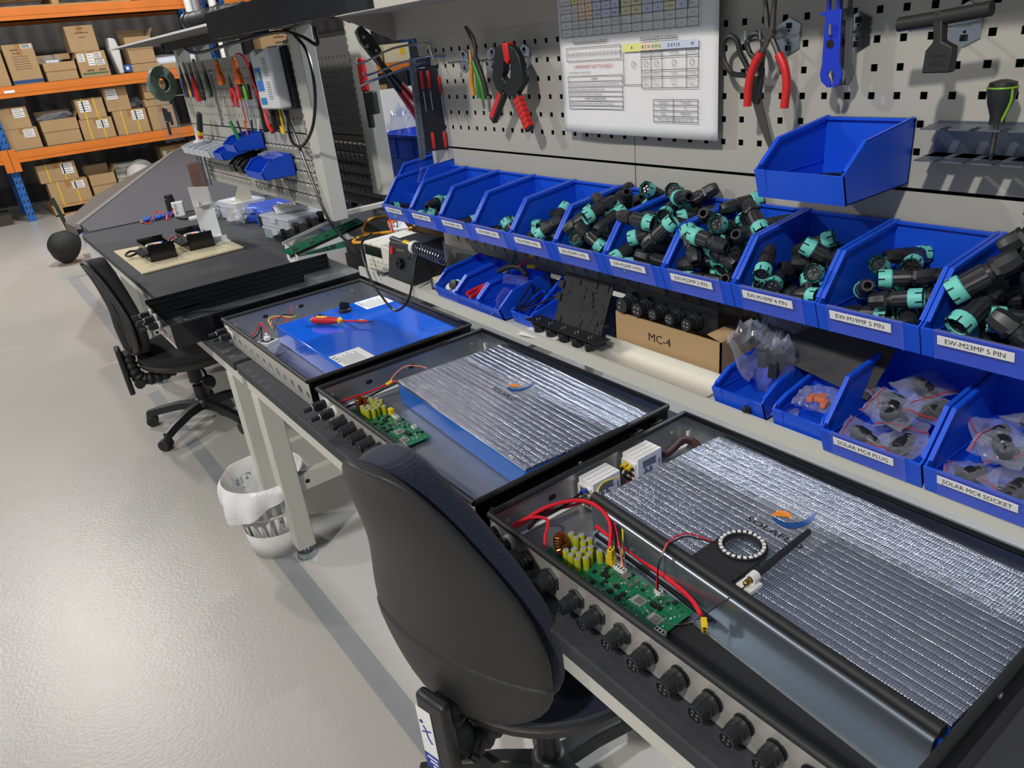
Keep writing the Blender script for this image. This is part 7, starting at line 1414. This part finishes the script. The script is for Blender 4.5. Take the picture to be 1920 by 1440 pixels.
# pallet on top level
z = TOPD(2.36); t = thing('pallet', 'wooden pallet lying on the top beams', 'pallet', (.6, YF + .42, z)); g = G()
for k in range(6): g.box((-.85, -.42 + .15 * k, .12), (.85, -.32 + .15 * k, .14), WOOD)
g.obj('deck_board', t)
for k in range(3): g = G(); g.box((-.85 + .80 * k, -.42, .02), (-.77 + .80 * k, .42, .12), WOOD); g.obj('bearer', t)
g = G(); g.box((-.85, -.42, 0), (.85, -.34, .02), WOOD); g.obj('bottom_board', t)
# left of the upright
t = thing('dark_stack', 'dark machine on a low crate at the left picture edge under the rack', 'machine', (-1.1, YF + .3, 0)); g = G(); g.box((-.5, -.25, 0), (.42, .3, .12), mat('dark_wood', (60, 52, 46), .8)); g.obj('crate', t); g = G(); g.lathe([(.2, 0), (.24, .1), (.2, .3), (.08, .42)], BLACK, T=Matrix.Translation((.1, 0, .12))); g.obj('drum', t)
# pipes between the bays
for k, (x, r, m, lb) in enumerate(((2.10, .045, LABEL, 'white plastic pipe standing upright, left of the group of three'), (2.19, .05, mat('silver_pipe', (170, 172, 176), .3, .6), 'silver pipe in the middle of the upright group'), (2.42, .05, LABEL, 'white plastic pipe right of the first bay upright'))):
    g = G(); g.lathe([(r, 0), (r, 3.4), (r * .9, 3.4), (r * .9, .1)], m, n=18, cap=False); tag(g.obj('upright_pipe', None, (x, YF - .16, 0)), lb, 'pipe')
# second bay goods
z = TOPD(1.27)
carton('cardboard_box', 'printed brown box in the second bay, seen over the second board', 3.05, 3.60, z + .32, z + .62, y=YF + .1, d=.3, prints=[('#', -.04, .19, .04), ('#', .04, .19, .04), ('#', -.03, .12, .04), ('#', .04, .12, .04)]); carton('cardboard_box', 'box under the printed brown box in the second bay', 3.0, 3.7, z, z + .318)
carton('cardboard_box', 'brown box behind the posts in the second bay', 3.85, 4.35, z, z + .45)
carton('cardboard_box', 'wide brown box under the near hood, second bay', 4.5, 4.95, z, z + .22, lab=[(.1, .3, .5, .9)])
t = carton('cream_crate', 'cream box with a small yellow label on the second bay beam', 5.0, 5.45, z, z + .27, m=mat('cream_card', (214, 204, 170), .6), tape=False)
g = G(); g.box((.05, -.163, .1), (.14, -.161, .2), YEL); g.obj('yellow_label', t)
for k, (a, b, c) in enumerate(((4.45, 4.95, .58), (5.0, 5.6, .40), (3.9, 4.4, .55))): carton('cardboard_box', ['left', 'right', 'leftmost'][k] + ' plain box hanging low beneath the second bay beam', a, b, .45, .45 + c, d=.4)
t = thing('floor_crates', 'stack of low crates supporting the plain boxes of the second bay', 'crate', (4.75, YF + .3, 0)); g = G(); g.box((-1.1, -.25, 0), (1.1, .3, .4485), WOOD); g.obj('crate', t)
carton('white_panel_box', 'large white board box standing before the second bay', 4.55, 5.9, .35, .98, y=YF - .45, d=.12, m=PAPER, tape=False)
g = G(); g.box((4.5, YF - .5, 0), (5.9, YF - .2, .348), WOOD); tag(g.obj('timber_block'), 'timber block under the large white board box', 'timber')
# small dark table corner at the right picture edge
t = thing('foam_mat', 'dark grey foam mat on the bench right of the nearest tray', 'mat', (-.30, -1.12, .7305)); g = G(); g.box((-.27, -.16, 0), (.27, .185, .010), mat('dark_foam', (64, 65, 68), .9, bump=(300, .5))); g.obj('mat', t, bev=.003)
